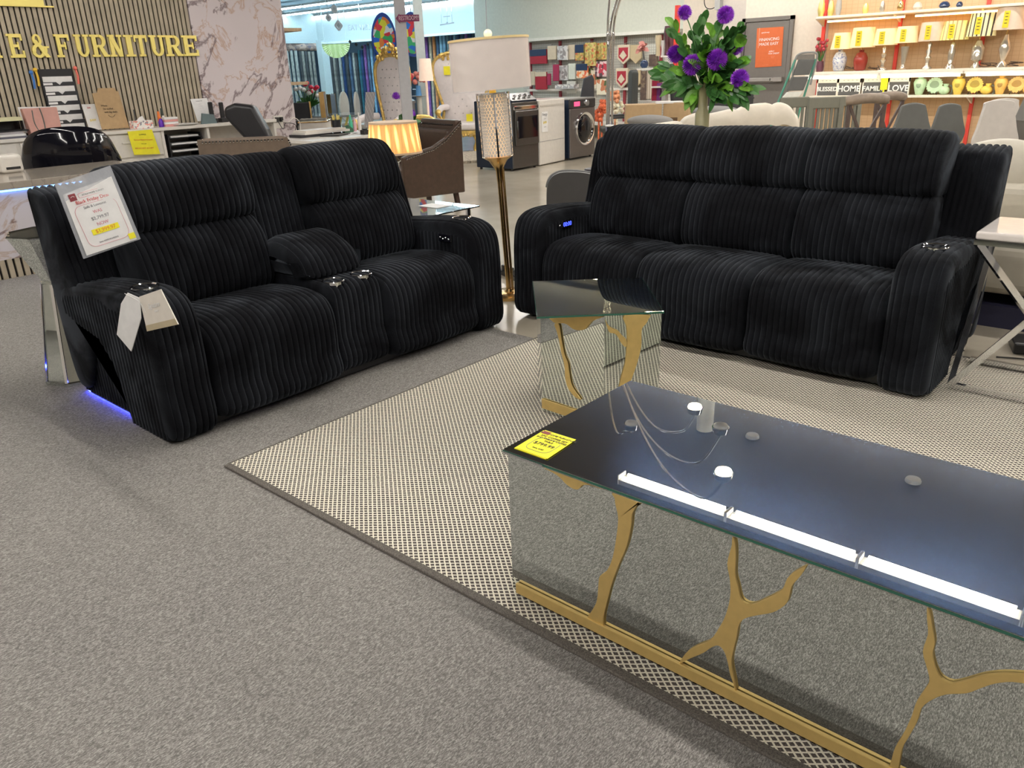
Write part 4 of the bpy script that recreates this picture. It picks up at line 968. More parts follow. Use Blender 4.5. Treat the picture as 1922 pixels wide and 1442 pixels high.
# plug clutter between the sofas
q = zp(953, 520, 0)
t = T('extension_strip', 'black extension block with plugs on the concrete between the sofas', 'power strip', (q.x+.03, q.y, .0), -.4); P('strip_body', G().b2((-.16, -.03, 0), (.16, .03, .035)), BLACK, t, bev=.006)
for k in (-.1, 0, .09): P('plug', G().b2((k-.02, -.02, .035), (k+.02, .02, .075)), BLACK, t, bev=.006)
P('cord', G().tube(cr([(.05, 0, .05), (.09, .05, .12), (.02, .09, .14), (-.05, .06, .05)]), .004, 6), WHITE, t)

# arc floor lamp behind the sofa: poles, arcs and glowing heads
B_ = Vector((-3.74, 5.50, 0)); ang = math.radians(-38)
t = T('arc_lamp', 'tall chrome arc lamp with several curved arms, behind the sofa', 'floor lamp', B_)
P('base', G().lathe([(.19, 0), (.19, .04), (.05, .05)], n=32), BLACK, t, True)
P('pole_sleeve', G().lathe([(.026, .04), (.026, zat(B_, 238))], n=16), BLKGLOSS, t, True)
P('cable_tie', G().lathe([(.03, 0), (.04, .008), (.03, .016)], (0, 0, zat(B_, 238)), 14), PAPER, t, True)
heads = [Vector((-2.55, 4.92, 1.92)), Vector((-1.88, 4.05, 1.88)), Vector((-2.22, 4.68, 1.90)), Vector((-3.15, 5.0, 2.25))]
zc = zat(B_, 238)
for k, hd in enumerate(heads):
    off = Vector((.022*math.cos(k*1.26), .022*math.sin(k*1.26), 0)); h_ = hd-B_; d = Vector((h_.x, h_.y, 0)); L = d.length
    top = 2.35+.06*k
    pts = cr([off+Vector((0, 0, zc-.25)), off+Vector((0, 0, zc+.25)), off+Vector((0, 0, 1.50)), off+d*.035*(1 if k < 3 else .3)+Vector((0, 0, 1.80)), off+d*.30+Vector((0, 0, top-.2)), off+d*.58+Vector((0, 0, top-.05)), off+d*.86+Vector((0, 0, top-.16)), h_+Vector((0, 0, .07))], False, 8)
    a = P('arm', G().tube(pts, .0085, 10), CHROME, t, True)
    P('arm_joint', G().lathe([(.010, -.03), (.013, 0), (.010, .03)], off+Vector((0, 0, 1.62)), 10), CHROME, a, True)
    hp = P('lamp_head', G().lathe([(.012, .07), (.05, .045), (.06, 0), (.055, 0), (.045, .04)], h_, 20), CHROME, t, True)
    if k < 2: P('bulb', G().lathe([(.052, 0), (.046, -.018), (.02, -.03), (0, -.032)][::-1], h_, 20), M('warm_head_bulb', (1, .9, .75), .5, emit=60, ecol=(1, .80, .55)), hp, True)
    else: P('bulb', G().lathe([(.052, 0), (.046, -.018), (.02, -.03), (0, -.032)][::-1], h_, 20), M('unlit_bulb', (.6, .6, .55), .3), hp, True)

# flower arrangement behind the sofa
def leafy(g, base, d, L, wd, droop=.25):
    d = Vector(d).normalized(); s = d.cross(Vector((.55+rnd.uniform(-.5, .5), -.8+rnd.uniform(-.4, .4), .35+rnd.uniform(-.5, .5))))
    s = s.normalized() if s.length > .05 else Vector((1, 0, 0)); n = s.cross(d)
    rows_ = []; N_ = 5
    for i in range(N_+1):
        u = i/N_; c = Vector(base)+d*L*u-Vector((0, 0, 1))*droop*L*u*u; ww = wd*math.sin(PI*min(1, u*.92+.06))**.8
        rows_ += [c-s*ww+n*.15*ww, c, c+s*ww+n*.15*ww]
    g.add(rows_, [(3*i+j, 3*i+j+1, 3*i+j+4, 3*i+j+3) for i in range(N_) for j in range(2)])
def mum(g, c, r, n=260, aim=None):
    c = Vector(c)
    for i in range(n):
        ph = math.acos(1-2*(i+.5)/n*.82); th = PI*(1+5**.5)*i
        d = Vector((math.cos(th)*math.sin(ph), math.sin(th)*math.sin(ph), math.cos(ph)))
        if aim is not None: d = aim @ d
        s = d.orthogonal().normalized()*r*.05; b = c+d*r*.35; m_ = c+d*r*.8; e = c+d*r*(1+.06*math.sin(i*7.1))
        g.add([b-s*.5, b+s*.5, m_-s*1.1, m_+s*1.1, e], [(0, 1, 3, 2), (2, 3, 4)])
FP = Vector((-2.98, 5.30, 0)); mp_ = mpp((FP.x, FP.y, 1.4))
def fpx(x, y, dy=0.): v = yp(x, y, FP.y+dy); return v-Vector((FP.x, FP.y, 0))
t = T('pedestal_table', 'small dark pedestal table behind the sofa carrying the flower vase', 'table', (FP.x, FP.y, 0))
P('table_top', G().lathe([(.2, .68), (.2, .70)], n=32), DKWOOD, t, True); P('pedestal', G().lathe([(.13, 0), (.13, .02), (.03, .05), (.03, .68)], n=20), DKWOOD, t, True)
zv = yp(1318, 205, FP.y).z
t = T('flower_vase', 'slim olive bottle vase with artificial purple chrysanthemums and green leaves, behind the sofa', 'vase with flowers', (FP.x, FP.y, .702))
fx = fpx(1319, 200); 
P('vase_body', G().lathe([(.05, 0), (.05, zv-.70-.03), (.034, zv-.70), (.03, zv-.70+.17), (.036, zv-.70+.18)], (fx.x, 0, 0), 20), M('olive_glazed_ceramic', (.26, .24, .13), .25), t, True)
neck = Vector((fx.x, 0, zv-.70+.16))
rnd = random.Random(3)
FL = [(1285, 24, .0, .045), (1362, 28, .02, .052), (1268, 102, -.03, .055), (1300, 122, -.10, .062), (1346, 112, -.10, .062), (1380, 88, .02, .050), (1389, 148, -.06, .055)]
for k, (x, y, dy, r) in enumerate(FL):
    v = fpx(x, y, dy)-Vector((0, 0, .702)); g = G()
    R_ = (Vector((0, 0, 1)).rotation_difference((Vector((-.55*0+ (v.x-neck.x)*1.2+.15, -.75, .55))).normalized())).to_matrix()
    fl = P('flower_head', G(), PURPLE, t) if False else None
    r *= 1.18; g.ball(v, r*.5, 8); mum(g, v, r, 300, R_); o = P('flower_head', g, PURPLE, t)
    P('stem', G().tube(cr([neck-Vector((0, 0, .1)), neck.lerp(v, .5)+Vector((0, 0, .04)), v-(R_ @ Vector((0, 0, 1)))*r*.3]), .004, 6), LEAF2, t, True)
# leaf sprays measured as tips
LT = [(1258, 36), (1320, 30), (1300, 60), (1340, 50), (1352, 40), (1395, 42), (1400, 72), (1385, 60), (1260, 55), (1280, 70), (1310, 45), (1330, 75), (1240, 128), (1232, 140), (1250, 155), (1262, 165), (1245, 120), (1300, 95), (1325, 90), (1362, 82), (1375, 95), (1330, 110), (1320, 140), (1290, 150), (1340, 145), (1355, 140), (1380, 115), (1395, 110), (1400, 118), (1420, 168), (1404, 162), (1400, 180), (1385, 185), (1370, 172), (1350, 165), (1330, 160), (1305, 168), (1285, 172), (1270, 160), (1295, 182), (1345, 180), (1362, 186), (1310, 120), (1365, 125), (1372, 140), (1275, 130), (1285, 108), (1310, 75), (1345, 70), (1365, 65)]
leaves = {0: G(), 1: G()}; sprigs = [P, None]
for k, (x, y) in enumerate(LT):
    g = G(); tip = fpx(x, y, rnd.uniform(-.13, .10))-Vector((0, 0, .702)); mid = neck.lerp(tip, .62)+Vector((0, 0, .02))
    g.tube([neck-Vector((0, 0, .04)), neck.lerp(tip, .35)+Vector((0, 0, .01)), mid], .0022, 5)
    for j in range(6):
        b = neck.lerp(tip, .40+.10*j); d = (tip-neck).normalized()+Vector((rnd.uniform(-.9, .9), rnd.uniform(-.9, .5), rnd.uniform(-.3, .6)))
        leafy(g, b, d, rnd.uniform(.08, .125), rnd.uniform(.020, .033))
    leafy(g, tip-(tip-neck).normalized()*.07, (tip-neck)+Vector((0, -.1, 0)), .11, .032)
    P('leaf_sprig', g, LEAF if k % 3 == 0 else LEAF2, t)

# ---------------------------------------------------------------- chrome X-frame table right of the sofa
t = T('x_frame_table', 'white-topped side table on a chrome X frame, right of the sofa', 'side table', (-.70, 3.74, .016))
P('table_top', G().b2((0, 0, .665), (.50, .42, .70)), M('gloss_white_top', (.78, .72, .68), .12, coat=.5), t, bev=.01, seg=3)
P('top_frame', G().bar((.0, .01, .655), (.5, .01, .655), .022).bar((.0, .41, .655), (.5, .41, .655), .022).bar((.01, 0, .655), (.01, .42, .655), .022).bar((.49, 0, .655), (.49, .42, .655), .022), CHROME, t)
P('bottom_rail', G().bar((0.0, .0, .012), (.5, .0, .012), .024), CHROME, t); P('bottom_rail', G().bar((0.0, .41, .012), (.5, .41, .012), .024), CHROME, t)
P('leg', G().bar((.01, .0, .012), (.01, .40, .65), .024), CHROME, t); P('leg', G().bar((.01, .40, .012), (.01, .012, .65), .012), CHROME, t) if False else None
P('leg', G().bar((.012, .012, .65), (.42, .40, .02), .026), CHROME, t)
P('leg', G().bar((.012, .0, .02), (.46, .02, .65), .026), CHROME, t)
tg = T('table_sign', 'white card with a yellow sticker standing on the chrome-framed table', 'sign', (-.42, 3.86, .717)); P('card', G().b2((0, 0, 0), (.14, .005, .18)), PAPER, tg); P('sticker', G().b2((-.05, -.03, 0), (.03, -.015, .022)), YEL, tg)
t = T('router_box', 'black device with a white label on the floor under the chrome-framed table', 'device', (-.44, 4.55, 0), .3); P('case', G().b2((-.16, -.08, 0), (.16, .10, .06)), BLACK, t, bev=.01); P('label_plate', G().prism([(-.1, 0), (.02, 0), (.02, .05), (-.1, .05)], (.0, -.06, .061), (1, 0, 0), (0, 1, 0.2), .002), PAPER, t)
O('floor_cable', 'thin black cable looping on the concrete under the chrome-framed table', 'cable', G().tube(cr([(-.62, 4.32, .006), (-.5, 4.36, .006), (-.42, 4.30, .006), (-.3, 4.38, .006), (-.36, 4.48, .006)]), .004, 6), BLACK)

# ================================================================ the far carpet hall
FARW = M('far_white_fascia', (.46, .54, .55), .6)
S('wall_far', G().b2((-25.7, 19.0, 2.56), (-12, 19.12, 3.62)), FARW)
S('wall_far_left', G().b2((-25.82, 3, 2.56), (-25.7, 19.12, 3.62)), FARW)
S('wall_hall_back', G().b2((-32, 21.2, 0), (-12, 21.3, 3.6)), M('hall_back_wall', (.10, .16, .22), .7))
S('wall_hall_left', G().b2((-29.1, 0, 0), (-29.0, 21.3, 3.6)), M('hall_back_wall', (.10, .16, .22), .7))
S('trim_1', G().b2((-25.75, 18.9, 2.50), (-12, 19.0, 2.57)), M('pale_blue_trim', (.72, .84, .86), .5))
# white square columns of the hall
for k, (x, wpx, yb) in enumerate(((612, 15, 168),)):
    p = az(x, 29.5); O('column', 'pale blue-white square column under the far fascia', 'column', G().b2((-.14, -.14, 0), (.14, .14, 2.56)), FARW, p)
COLS = [('pale_grey', (.34, .36, .34)), ('slate_blue', (.07, .12, .2)), ('navy', (.02, .05, .14)), ('dark_teal', (.03, .12, .16)), ('light_blue', (.20, .36, .50)), ('charcoal', (.05, .055, .06)), ('striped_grey', (.22, .22, .2)), ('plum', (.20, .09, .28)), ('sand', (.42, .36, .26)), ('rust_orange', (.55, .22, .08)), ('sky_blue', (.28, .48, .62)), ('teal_grey', (.14, .24, .27))]
rc = random.Random(11)
def roll(x, y0px, nm, c, D, h=None, r=None):
    p = az(x, D); hh = h or zat(p, y0px); rr = r or .075
    g = G().lathe([(rr, 0), (rr, hh), (rr*.35, hh), (rr*.35, hh-.05)], n=12)
    return p, g
spec = [(545, 95, 0), (553, 95, 0), (561, 95, 0), (569, 96, 5), (574, 96, 6), (580, 96, 5), (586, 97, 6), (593, 97, 6)]
spec += [(626, 96, 5), (631, 96, 6), (636, 97, 5), (642, 98, 0), (648, 98, 2), (655, 99, 5), (661, 99, 1), (668, 99, 0), (673, 100, 5), (679, 94, 3), (684, 94, 2), (690, 84, 7), (696, 84, 1), (702, 82, 4), (708, 82, 2)]
spec += [(714+6.1*i, 84, [1, 3, 2, 4, 1, 2, 11, 1, 2, 4, 3, 1][i % 12]) for i in range(10)]
spec += [(798, 70, 7), (805, 69, 7), (812, 69, 8), (819, 68, 9), (826, 67, 1), (832, 67, 10), (838, 66, 4), (845, 65, 11), (851, 66, 1), (858, 66, 4), (865, 64, 2), (872, 63, 1), (879, 63, 7), (886, 62, 2)]
dist = {0: 28.5}
near_txt = {0: 'left of the white column', 1: 'between the white column and the gold throne', 2: 'behind the painted oval boards', 3: 'right of the posts'}
for k, (x, y, ci) in enumerate(spec):
    D = 27.3 if x > 795 else (28.6 if x < 610 else 28.0)
    D = D*abs(math.cos(math.atan2(ray(x, 120)[0], ray(x, 120)[1])-math.atan2(ray(700, 120)[0], ray(700, 120)[1]))) if False else 19.6/max(.3, (az(x, 1).y)) 
    D = min(D, 31.5)
    nm, c = COLS[ci]; p, g = roll(x, y, nm, c, D, r=mpp(tuple(az(x, D))[:2]+(1.4,))*rc.uniform(2.5, 3.0))
    zone = near_txt[0 if x < 610 else 1 if x < 690 else 2 if x < 795 else 3]
    o = O('carpet_roll', f"{nm.replace('_', ' ')} carpet roll standing on end, {zone}", 'carpet roll', g, M(nm+'_pile', c, .95, noise=.35, nscale=9), p, group='carpet rolls '+zone)
# pictures of carpet above, left bay
q = [yp(x, y, 19.3) for x, y in ((545, 80), (590, 81), (590, 93), (543, 93))]
A_ = az(568, 31.6); O('rolled_rug', 'brown patterned rug rolled sideways under the fascia left of the column', 'rug', G().tube([(-.30, -.55, 2.43), (.30, .55, 2.43)], .13, 12), mk_splotch('brown_rug_print', [(.2, .14, .12), (.35, .25, .2), (.12, .1, .12)], 9), A_)
# green pleated half-round valance
p = az(637, 27.5); zt = zat(p, 81); zb = zat(p, 109); w_ = 26*mpp((p.x, p.y, 1.4))
g = G(); vs = [(0, 0, 0)]; n = 40
Rz = Vector((.756, .654, 0)).normalized()
for k in range(n+1):
    a = PI+PI*k/n; vs.append(Rz*(w_*math.cos(a))+Vector((-.65, .75, 0))*(.04 if k % 2 else 0)+Vector((0, 0, (zt-zb)*math.sin(a))))
g.add(vs, [(0, k, k+1) for k in range(1, n+1)])
O('pleated_valance', 'pale green pleated half-round valance hanging under the far fascia', 'valance', g, mk_stripe('pale_green_pleats', [(.50, .60, .28), (.62, .70, .40)], .12, 0), (p.x, p.y, zt)).modifiers.new('s', 'SOLIDIFY').thickness = .04
O('valance_rail', 'thin pale rail with two drop cords carrying the green valance', 'rail', G().bar(-Rz*w_, Rz*w_, .03).tube([-Rz*w_*.8, -Rz*w_*.8+Vector((0, 0, 3.62-zt))], .01, 5).tube([Rz*w_*.8, Rz*w_*.8+Vector((0, 0, 3.62-zt))], .01, 5), FARW, (p.x, p.y, zt))
# hanging mirrored diamonds
for k, (x, y, r) in enumerate(((641, 17, 6.5), (629, 33, 5.5), (646, 48, 8))):
    p = az(x, 18.0); m_ = mpp((p.x, p.y, 1.4)); z_ = zat(p, y); R2 = Rz
    t = T('diamond_ornament', 'mirrored diamond frame hanging from the hall ceiling, %s' % ['topmost', 'middle', 'lowest and largest'][k], 'ornament', (p.x, p.y, z_), 0, 'hanging diamond mirrors')
    rr = r*m_
    g = G()
    c4 = [Vector((0, 0, -rr)), R2*rr*.8, Vector((0, 0, rr)), -R2*rr*.8]
    for i in range(4): g.bar(c4[i], c4[(i+1) % 4], .035, .035, up=(-.65, .75, 0))
    P('frame', g, M('silver_frame', (.55, .58, .60), .4), t); P('mirror_pane', G().add([v*.6 for v in c4], [(0, 1, 2, 3)]), M('pale_mirror', (.7, .78, .8), .2, .3), t); P('wire', G().tube([(0, 0, rr), (0, 0, 3.42-z_)], .006, 5), CHROME, t)
# faint mirrored lettering ornaments on the fascia
p = az(686, 26.5); zz = zat(p, 52)
t = T('wall_script', 'silver cut-out letters with diamonds hung on the far white fascia', 'sign', (p.x, p.y, zz))
TX('silver_letters', 'EAT WELL', .22, M('silver_print', (.35, .38, .42), .3, .6), t, (0, 0, 0), Rz, (0, 0, 1), .02, sx=.75)
for k in range(5): P('silver_diamond', G().prism([(0, -.06), (.05, 0), (0, .06), (-.05, 0)], Rz*(.18*(k-2))+Vector((0, 0, -.38-.08*(2-abs(k-2)))), Rz, (0, 0, 1), .02), CHROME, t)
P('hang_wire', G().tube([(0, 0, .3), (0, 0, 3.42-zz)], .006, 5), CHROME, t)
p = az(845, 24.5); zz = zat(p, 43)
t = T('wall_script', 'small wire ornament hung on the right fascia beyond the posts', 'ornament', (p.x, p.y, zz))
P('wire_letters', G().box((0, 0, 0), (.04, .04, .04)).bar(-Rz*.20+Vector((0, 0, -.05)), Rz*.20+Vector((0, 0, 0)), .05, .03).bar(-Rz*.09+Vector((0, 0, .16)), Rz*.09+Vector((0, 0, .17)), .08, .02), M('silver_print', (.35, .38, .42)), t)
for s in (-.15, .02, .15): P('hang_wire', G().tube([Rz*s, Rz*s+Vector((0, 0, .45))], .005, 4), CHROME, t)
# painted oval boards hung from the ceiling
def oval(name, label, x, y, wx, hy, D, cols, tilt=0.):
    p = az(x, D); m_ = mpp((p.x, p.y, 1.4)); z_ = zat(p, y)
    t = T(name, label, 'hanging board', (p.x, p.y, z_)); a, b = wx/2*m_, hy/2*m_
    pts = [(a*math.cos(2*PI*k/36)*(1-.12*math.sin(2*PI*k/36)), b*math.sin(2*PI*k/36)) for k in range(36)]
    P('board', G().prism(pts, (0, 0, 0), Rz, (0, 0, 1), .05), M('royal_blue_print', (.02, .07, .35), .4), t)
    P('print', G().prism([(u*.86, v*.84-.02*b) for u, v in pts], -Vector((-.65, .75, 0))*.0-Rz.cross(Vector((0, 0, 1)))*-.051, Rz, (0, 0, 1), .006), mk_splotch(name+'_print%d' % int(x), cols, 9.0), t)
    P('cord', G().tube([(0, 0, b), (0, 0, 3.42-z_)], .006, 4), CHROME, t)
    return t
BR = [(.75, .03, .05), (.02, .15, .65), (.90, .80, .05), (.05, .45, .15), (.9, .9, .9), (.85, .05, .08), (.05, .35, .8), (.9, .25, .05)]
oval('oval_board', 'oval multicoloured patchwork board hanging left of the grey post', 728, 68, 46, 79, 19, BR)
oval('oval_board', 'yellow, red and blue lettered oval board hanging behind the posts', 780, 65, 42, 76, 18, [(.9, .85, .1), (.8, .05, .08), (.9, .85, .1), (.02, .2, .7), (.9, .9, .9), (.05, .5, .2)])
# posts with restroom arrow
p = az(760, 11.6); m_ = mpp((p.x, p.y, 1.4))
O('square_post', 'grey-white square post carrying the restroom arrow', 'post', G().box((0, 0, 1.86), (.145, .145, 3.72)), M('post_paint', (.50, .50, .52), .5), p, rz=-.7)
p2 = az(793, 16.5); O('square_post', 'pale square post just right of the restroom post', 'post', G().box((0, 0, 1.81), (.17, .17, 3.62)), M('post_paint_pale', (.62, .70, .70), .5), p2, rz=-.7)
p = az(773, 11.49); z_ = zat(p, 34); m_ = mpp((p.x, p.y, 1.4))
t = T('restroom_sign', 'dark red arrow sign reading RESTROOM on the grey post', 'sign', (p.x, p.y, z_))
nv = Rz.cross(Vector((0, 0, 1)))
P('arrow_board', G().prism([(-21*m_, 0), (-14*m_, 8*m_), (-14*m_, 6*m_), (22*m_, 5*m_), (22*m_, -6*m_), (-14*m_, -6*m_), (-14*m_, -9*m_)], (0, 0, 0), Rz, (0, 0, 1), .015), M('maroon_board', (.22, .02, .10), .5), t)
TX('sign_text', 'RESTROOM!!', 10.5*m_, M('pink_white_print', (.75, .55, .62), .5), t, Rz*(3*m_)+nv*.018-Vector((0, 0, .3*m_)), Rz, (0, 0, 1), .002, sx=.62)
# maroon banner and small ledges at the marble's edge
for k, (y0, y1, nm) in enumerate(((125, 143, 'switch'),)):
    v = xp(545, 134, SX-.1); O('wall_switch', 'white switch plate on the edge of the marble wall', 'switch', G().b2((-.03, 0, -.07), (.03, .012, .07)), WHITEP, (SX-.12, 6.572, v.z))
O('banner', 'maroon banner hanging just past the top of the marble wall', 'banner', G().b2((-.35, 0, 0), (.0, .02, 1.0)), M('maroon_board', (.22, .02, .10)), (SX-.6, 6.80, xp(535, 53, SX-.6).z))
for k, (y, nm) in enumerate(((57, 'upper'), (157, 'lower'))):
    O('wood_ledge', nm+' pale wood ledge sticking out past the marble wall', 'shelf', G().b2((-.40, .0, -.02), (.0, .30, .02)), WOOD, (SX-.02, 6.571, xp(545, y, SX-.2).z))

# ---------------------------------------------------------------- thrones
GOLDO = M('carved_gold_paint', (.80, .56, .18), .3, .7, bump=.8, bscale=60, noise=.25)
TUFT = M('white_tufted_leatherette', (.84, .78, .77), .4)
def throne(label, p, rz, h=1.86, w_=.74):
    t = T('throne_chair', label, 'throne chair', p, rz)
    prof = [(-.22, .50), (-.24, .75), (-.31, 1.10), (-.35, 1.35), (-.33, 1.55), (-.22, 1.66), (-.08, 1.70), (.08, 1.70), (.22, 1.66), (.33, 1.55), (.35, 1.35), (.31, 1.10), (.24, .75), (.22, .50)]
    pr = [(a*w_/.74, b*h/1.86) for a, b in prof]; sm = [(v.x, v.y) for v in cr([(a, b, 0) for a, b in pr], True, 4)]
    g = G(); ny = 16; n = len(sm); cx, cy = 0, 1.1*h/1.86; vs = []; fs = []
    for i in range(ny+1):
        f = i/ny
        for (a, b) in sm: vs.append((cx+(a-cx)*f, .28-.07*(1-f*f), cy+(b-cy)*f))
    for i in range(ny):
        for k in range(n): fs.append((i*n+k, (i+1)*n+k, (i+1)*n+(k+1) % n, i*n+(k+1) % n))
    g.add(vs, fs); P('back_upholstery', g, TUFT, t, True)
    P('back_shell', G().prism(sm, (0, .36, 0), (1, 0, 0), (0, 0, 1), .05), GOLDO, t)
    P('back_frame', G().tube([(a, .27, b) for a, b in sm]+[(sm[0][0], .27, sm[0][1])], .030, 8), GOLDO, t, True)
    r_ = random.Random(5); g = G()
    for k in range(60):
        a = r_.uniform(-.26, .26)*w_/.74; zt_ = (1.68+.20*max(0, 1-abs(a)/.30)**1.3)*h/1.86; g.ball((a, .27+r_.uniform(-.03, .02), zt_-r_.uniform(0, .12)), r_.uniform(.016, .034), 5)
    P('carved_crest', g, GOLDO, t)
    g = G()
    for j in range(8):
        for i in range(5):
            x_ = (-.20+.10*i+(.05 if j % 2 else 0))*w_/.74; z_ = (.66+.12*j)*h/1.86
            if abs(x_) < .26: g.ball((x_, .285-.075*(1-(x_/.33)**2)*.9, z_), .011, 5)
    P('tuft_buttons', g, M('button_grey', (.35, .33, .34), .4), t)
    P('seat_cushion', G().b2((-.33, -.33, .40), (.33, .26, .54)), TUFT, t, bev=.05, seg=4)
    g = G().b2((-.34, -.34, .33), (.34, .28, .40))
    for k in range(15): g.ball((-.32+.045*k, -.345, .33-.02*abs(math.sin(k*.9))), .026, 5)
    P('seat_apron', g, GOLDO, t, bev=.01)
    for sx in (-1, 1):
        P('leg', G().tube(cr([(sx*.29, -.29, .34), (sx*.33, -.33, .22), (sx*.28, -.29, .08), (sx*.31, -.33, 0)]), [.045]*6+[.03]*6+[.025]*7, 8), GOLDO, t, True)
        P('leg', G().bar((sx*.27, .24, .34), (sx*.28, .30, 0), .05), GOLDO, t)
        P('armrest', G().tube(cr([(sx*.30, .24, .80), (sx*.36, .0, .80), (sx*.38, -.24, .74)]), .055, 10), TUFT, t, True)
        P('arm_scroll', G().ball((sx*.38, -.26, .73), .06, 8).tube(cr([(sx*.38, -.26, .70), (sx*.34, -.20, .60), (sx*.34, -.24, .44)]), .028, 6), GOLDO, t, True)
    return t
p = az(862, 15.6); R0 = math.atan2(p.x, -p.y)
th = throne('white tufted throne chair with yellow tags, left of the crystal floor lamp', p, math.radians(34), 1.93, 1.16)
for (a, b, c) in ((-.26, .24, 1.45), (.13, .20, .60)):
    o = P('price_tag', G().b2((a-.06, b-.05, c-.08), (a+.06, b-.045, c+.07)), YEL, th); o.rotation_euler = (0, 0, 0)
p = az(716, 13.0)
th = throne('white tufted throne chair with heavily carved gold crest, left of the grey post', p, math.radians(14), 1.84, .64)
O('yellow_ribbon', 'yellow tag draped on the left throne chair', 'tag', G().tube([(0, 0, 0), (.05, -.02, -.10), (.08, -.02, -.22)], [.04, .05, .03], 6), YEL, (p.x+.12, p.y-.05, 1.45)) if False else None

# ---------------------------------------------------------------- dining group in the hall
def ovalchair(label, p, rz, group):
    t = T('dining_chair', label, 'chair', p, rz, group)
    pts = [(.23*math.cos(2*PI*k/24), .82+.27*math.sin(2*PI*k/24)) for k in range(24)]
    P('backrest', G().prism(pts, (0, .22, 0), (1, 0, 0), (0, 0, 1), .04), IVORY, t, bev=.01)
    P('back_frame', G().tube([(1.04*a, .20, .82+(b-.82)*1.04) for a, b in pts]+[(1.04*pts[0][0], .20, .82)], .018, 6), WHITEP, t)
    P('seat', G().b2((-.24, -.24, .42), (.24, .22, .50)), IVORY, t, bev=.03, seg=3)
    for sx in (-1, 1):
        for sy in (-1, 1): P('leg', G().bar((sx*.20, sy*.19, .43), (sx*.21, sy*.20, 0), .035), WHITEP, t)
    return t
def sqchair(label, p, rz, h=1.10, col=GREYV, fr=BRASS, group=None, wd=.46):
    t = T('dining_chair', label, 'chair', p, rz, group)
    P('backrest', G().b2((-wd/2, .18, .46), (wd/2, .24, h)), col, t, bev=.015)
    for sx in (-1, 1): P('back_post', G().b2((sx*wd/2-.012, .17, 0), (sx*wd/2+.012, .25, h+.01)), fr, t)
    P('seat', G().b2((-wd/2, -.24, .42), (wd/2, .20, .50)), col, t, bev=.02)
    for sx in (-1, 1): P('leg', G().bar((sx*wd/2, -.22, .43), (sx*wd/2, -.22, 0), .025), fr, t)
    return t
ovalchair('ivory oval-backed dining chair, left one of the pair by the grey chair', az(658, 18.0), math.radians(120), 'ivory dining chairs')
ovalchair('ivory oval-backed dining chair, right one of the pair behind the grey board', az(684, 17.0), math.radians(130), 'ivory dining chairs')
ovalchair('ivory round-backed chair right of the left throne', az(746, 17.5), math.radians(140), 'ivory dining chairs')
sqchair('grey velvet high-backed dining chair with gold posts', az(626, 14.2), math.radians(140), 1.17)
sqchair('blue-grey chair with gold bars behind the dining table', az(598, 17.2), math.radians(-50), 1.08, M('blue_grey_velvet', (.16, .20, .26), .7))
sqchair('black curved chair with gold edge, half hidden by the marble wall', az(549, 13.2), math.radians(60), 1.05, M('black_velvet', (.02, .02, .025), .7), group=None)
sqchair('dark blue high-backed dining chair behind the square posts', az(800, 17.2), math.radians(150), 1.12, M('navy_leatherette', (.02, .05, .10), .4), M('navy_leatherette', (.02, .05, .10)), wd=.62)
p = az(592, 15.4); t = T('dining_table', 'glass-topped dining table on gold strip legs', 'table', p)
P('table_top', G().box((0, 0, .76), (1.1, 1.5, .03), rz=-.7), M('smoky_glass', (.25, .28, .28), .08), t)
for k in range(9): P('gold_leg', G().bar((.04*(k-4), .05*(k-4), .03), (.14*(k-4)*.6, .16*(k-4)*.6, .75), .04), GOLD, t)
P('table_base', G().box((0, 0, .015), (.6, .8, .03), rz=-.7), GOLD, t)
for k, (x, y, c) in enumerate(((573, 172, 'red and white'),)):
    p = az(x, 15.0); zf = .776; t = T('flower_vase', 'red and white artificial orchids in a clear vase on the dining table', 'vase with flowers', (p.x, p.y, zf))
    P('vase_body', G().lathe([(.06, 0), (.08, .10), (.05, .2)], n=14), GLASS, t, True)
    g = G(); g2 = G(); g3 = G(); r_ = random.Random(2)
    for i in range(14):
        v = Vector((r_.uniform(-.16, .16), r_.uniform(-.12, .12), r_.uniform(.32, .60))); (g if i % 2 else g2).ball(v, .045, 6, (1, 1, .8)); g3.tube([(0, 0, .1), v*.6, v], .008, 4)
        leafy(g3, (0, 0, .15), (r_.uniform(-1, 1), r_.uniform(-1, 1), .9), .25, .04)
    P('red_blossoms', g, M('red_petal', (.60, .02, .06), .5), t, True); P('white_blossoms', g2, PAPER, t, True); P('stems', g3, LEAF2, t)
p = az(582, 12.6); t = T('white_sideboard', 'white panelled sideboard behind the cluttered desk', 'sideboard', p, math.radians(-42))
P('cabinet_body', G().b2((-.32, -.2, 0), (.30, .2, .80)), IVORY, t, bev=.01); P('cabinet_door', G().b2((-.30, -.215, .1), (-.01, -.2, .76)), IVORY, t); P('cabinet_door', G().b2((.01, -.215, .1), (.28, -.2, .76)), IVORY, t)
P('gold_edge', G().b2((-.33, -.21, .80), (.31, .21, .815)), BRASS, t)
g = G(); r_ = random.Random(8)
for i in range(420):
    x_, y_ = r_.uniform(-.32, .05), r_.uniform(-.24, .15); z_ = .83 if y_ > -.2 else .83-r_.uniform(0, .15); g.tube([(x_, y_, z_), (x_+r_.uniform(-.03, .03), y_-.03, z_+.01-r_.uniform(0, .05))], .004, 3, False)
o = O('fur_throw', 'shaggy grey fur throw over the white sideboard', 'throw', g.b2((-.32, -.22, .818), (.05, .15, .828)), M('grey_fur', (.32, .31, .28), .95), p, math.radians(-42)); o['kind'] = 'stuff'
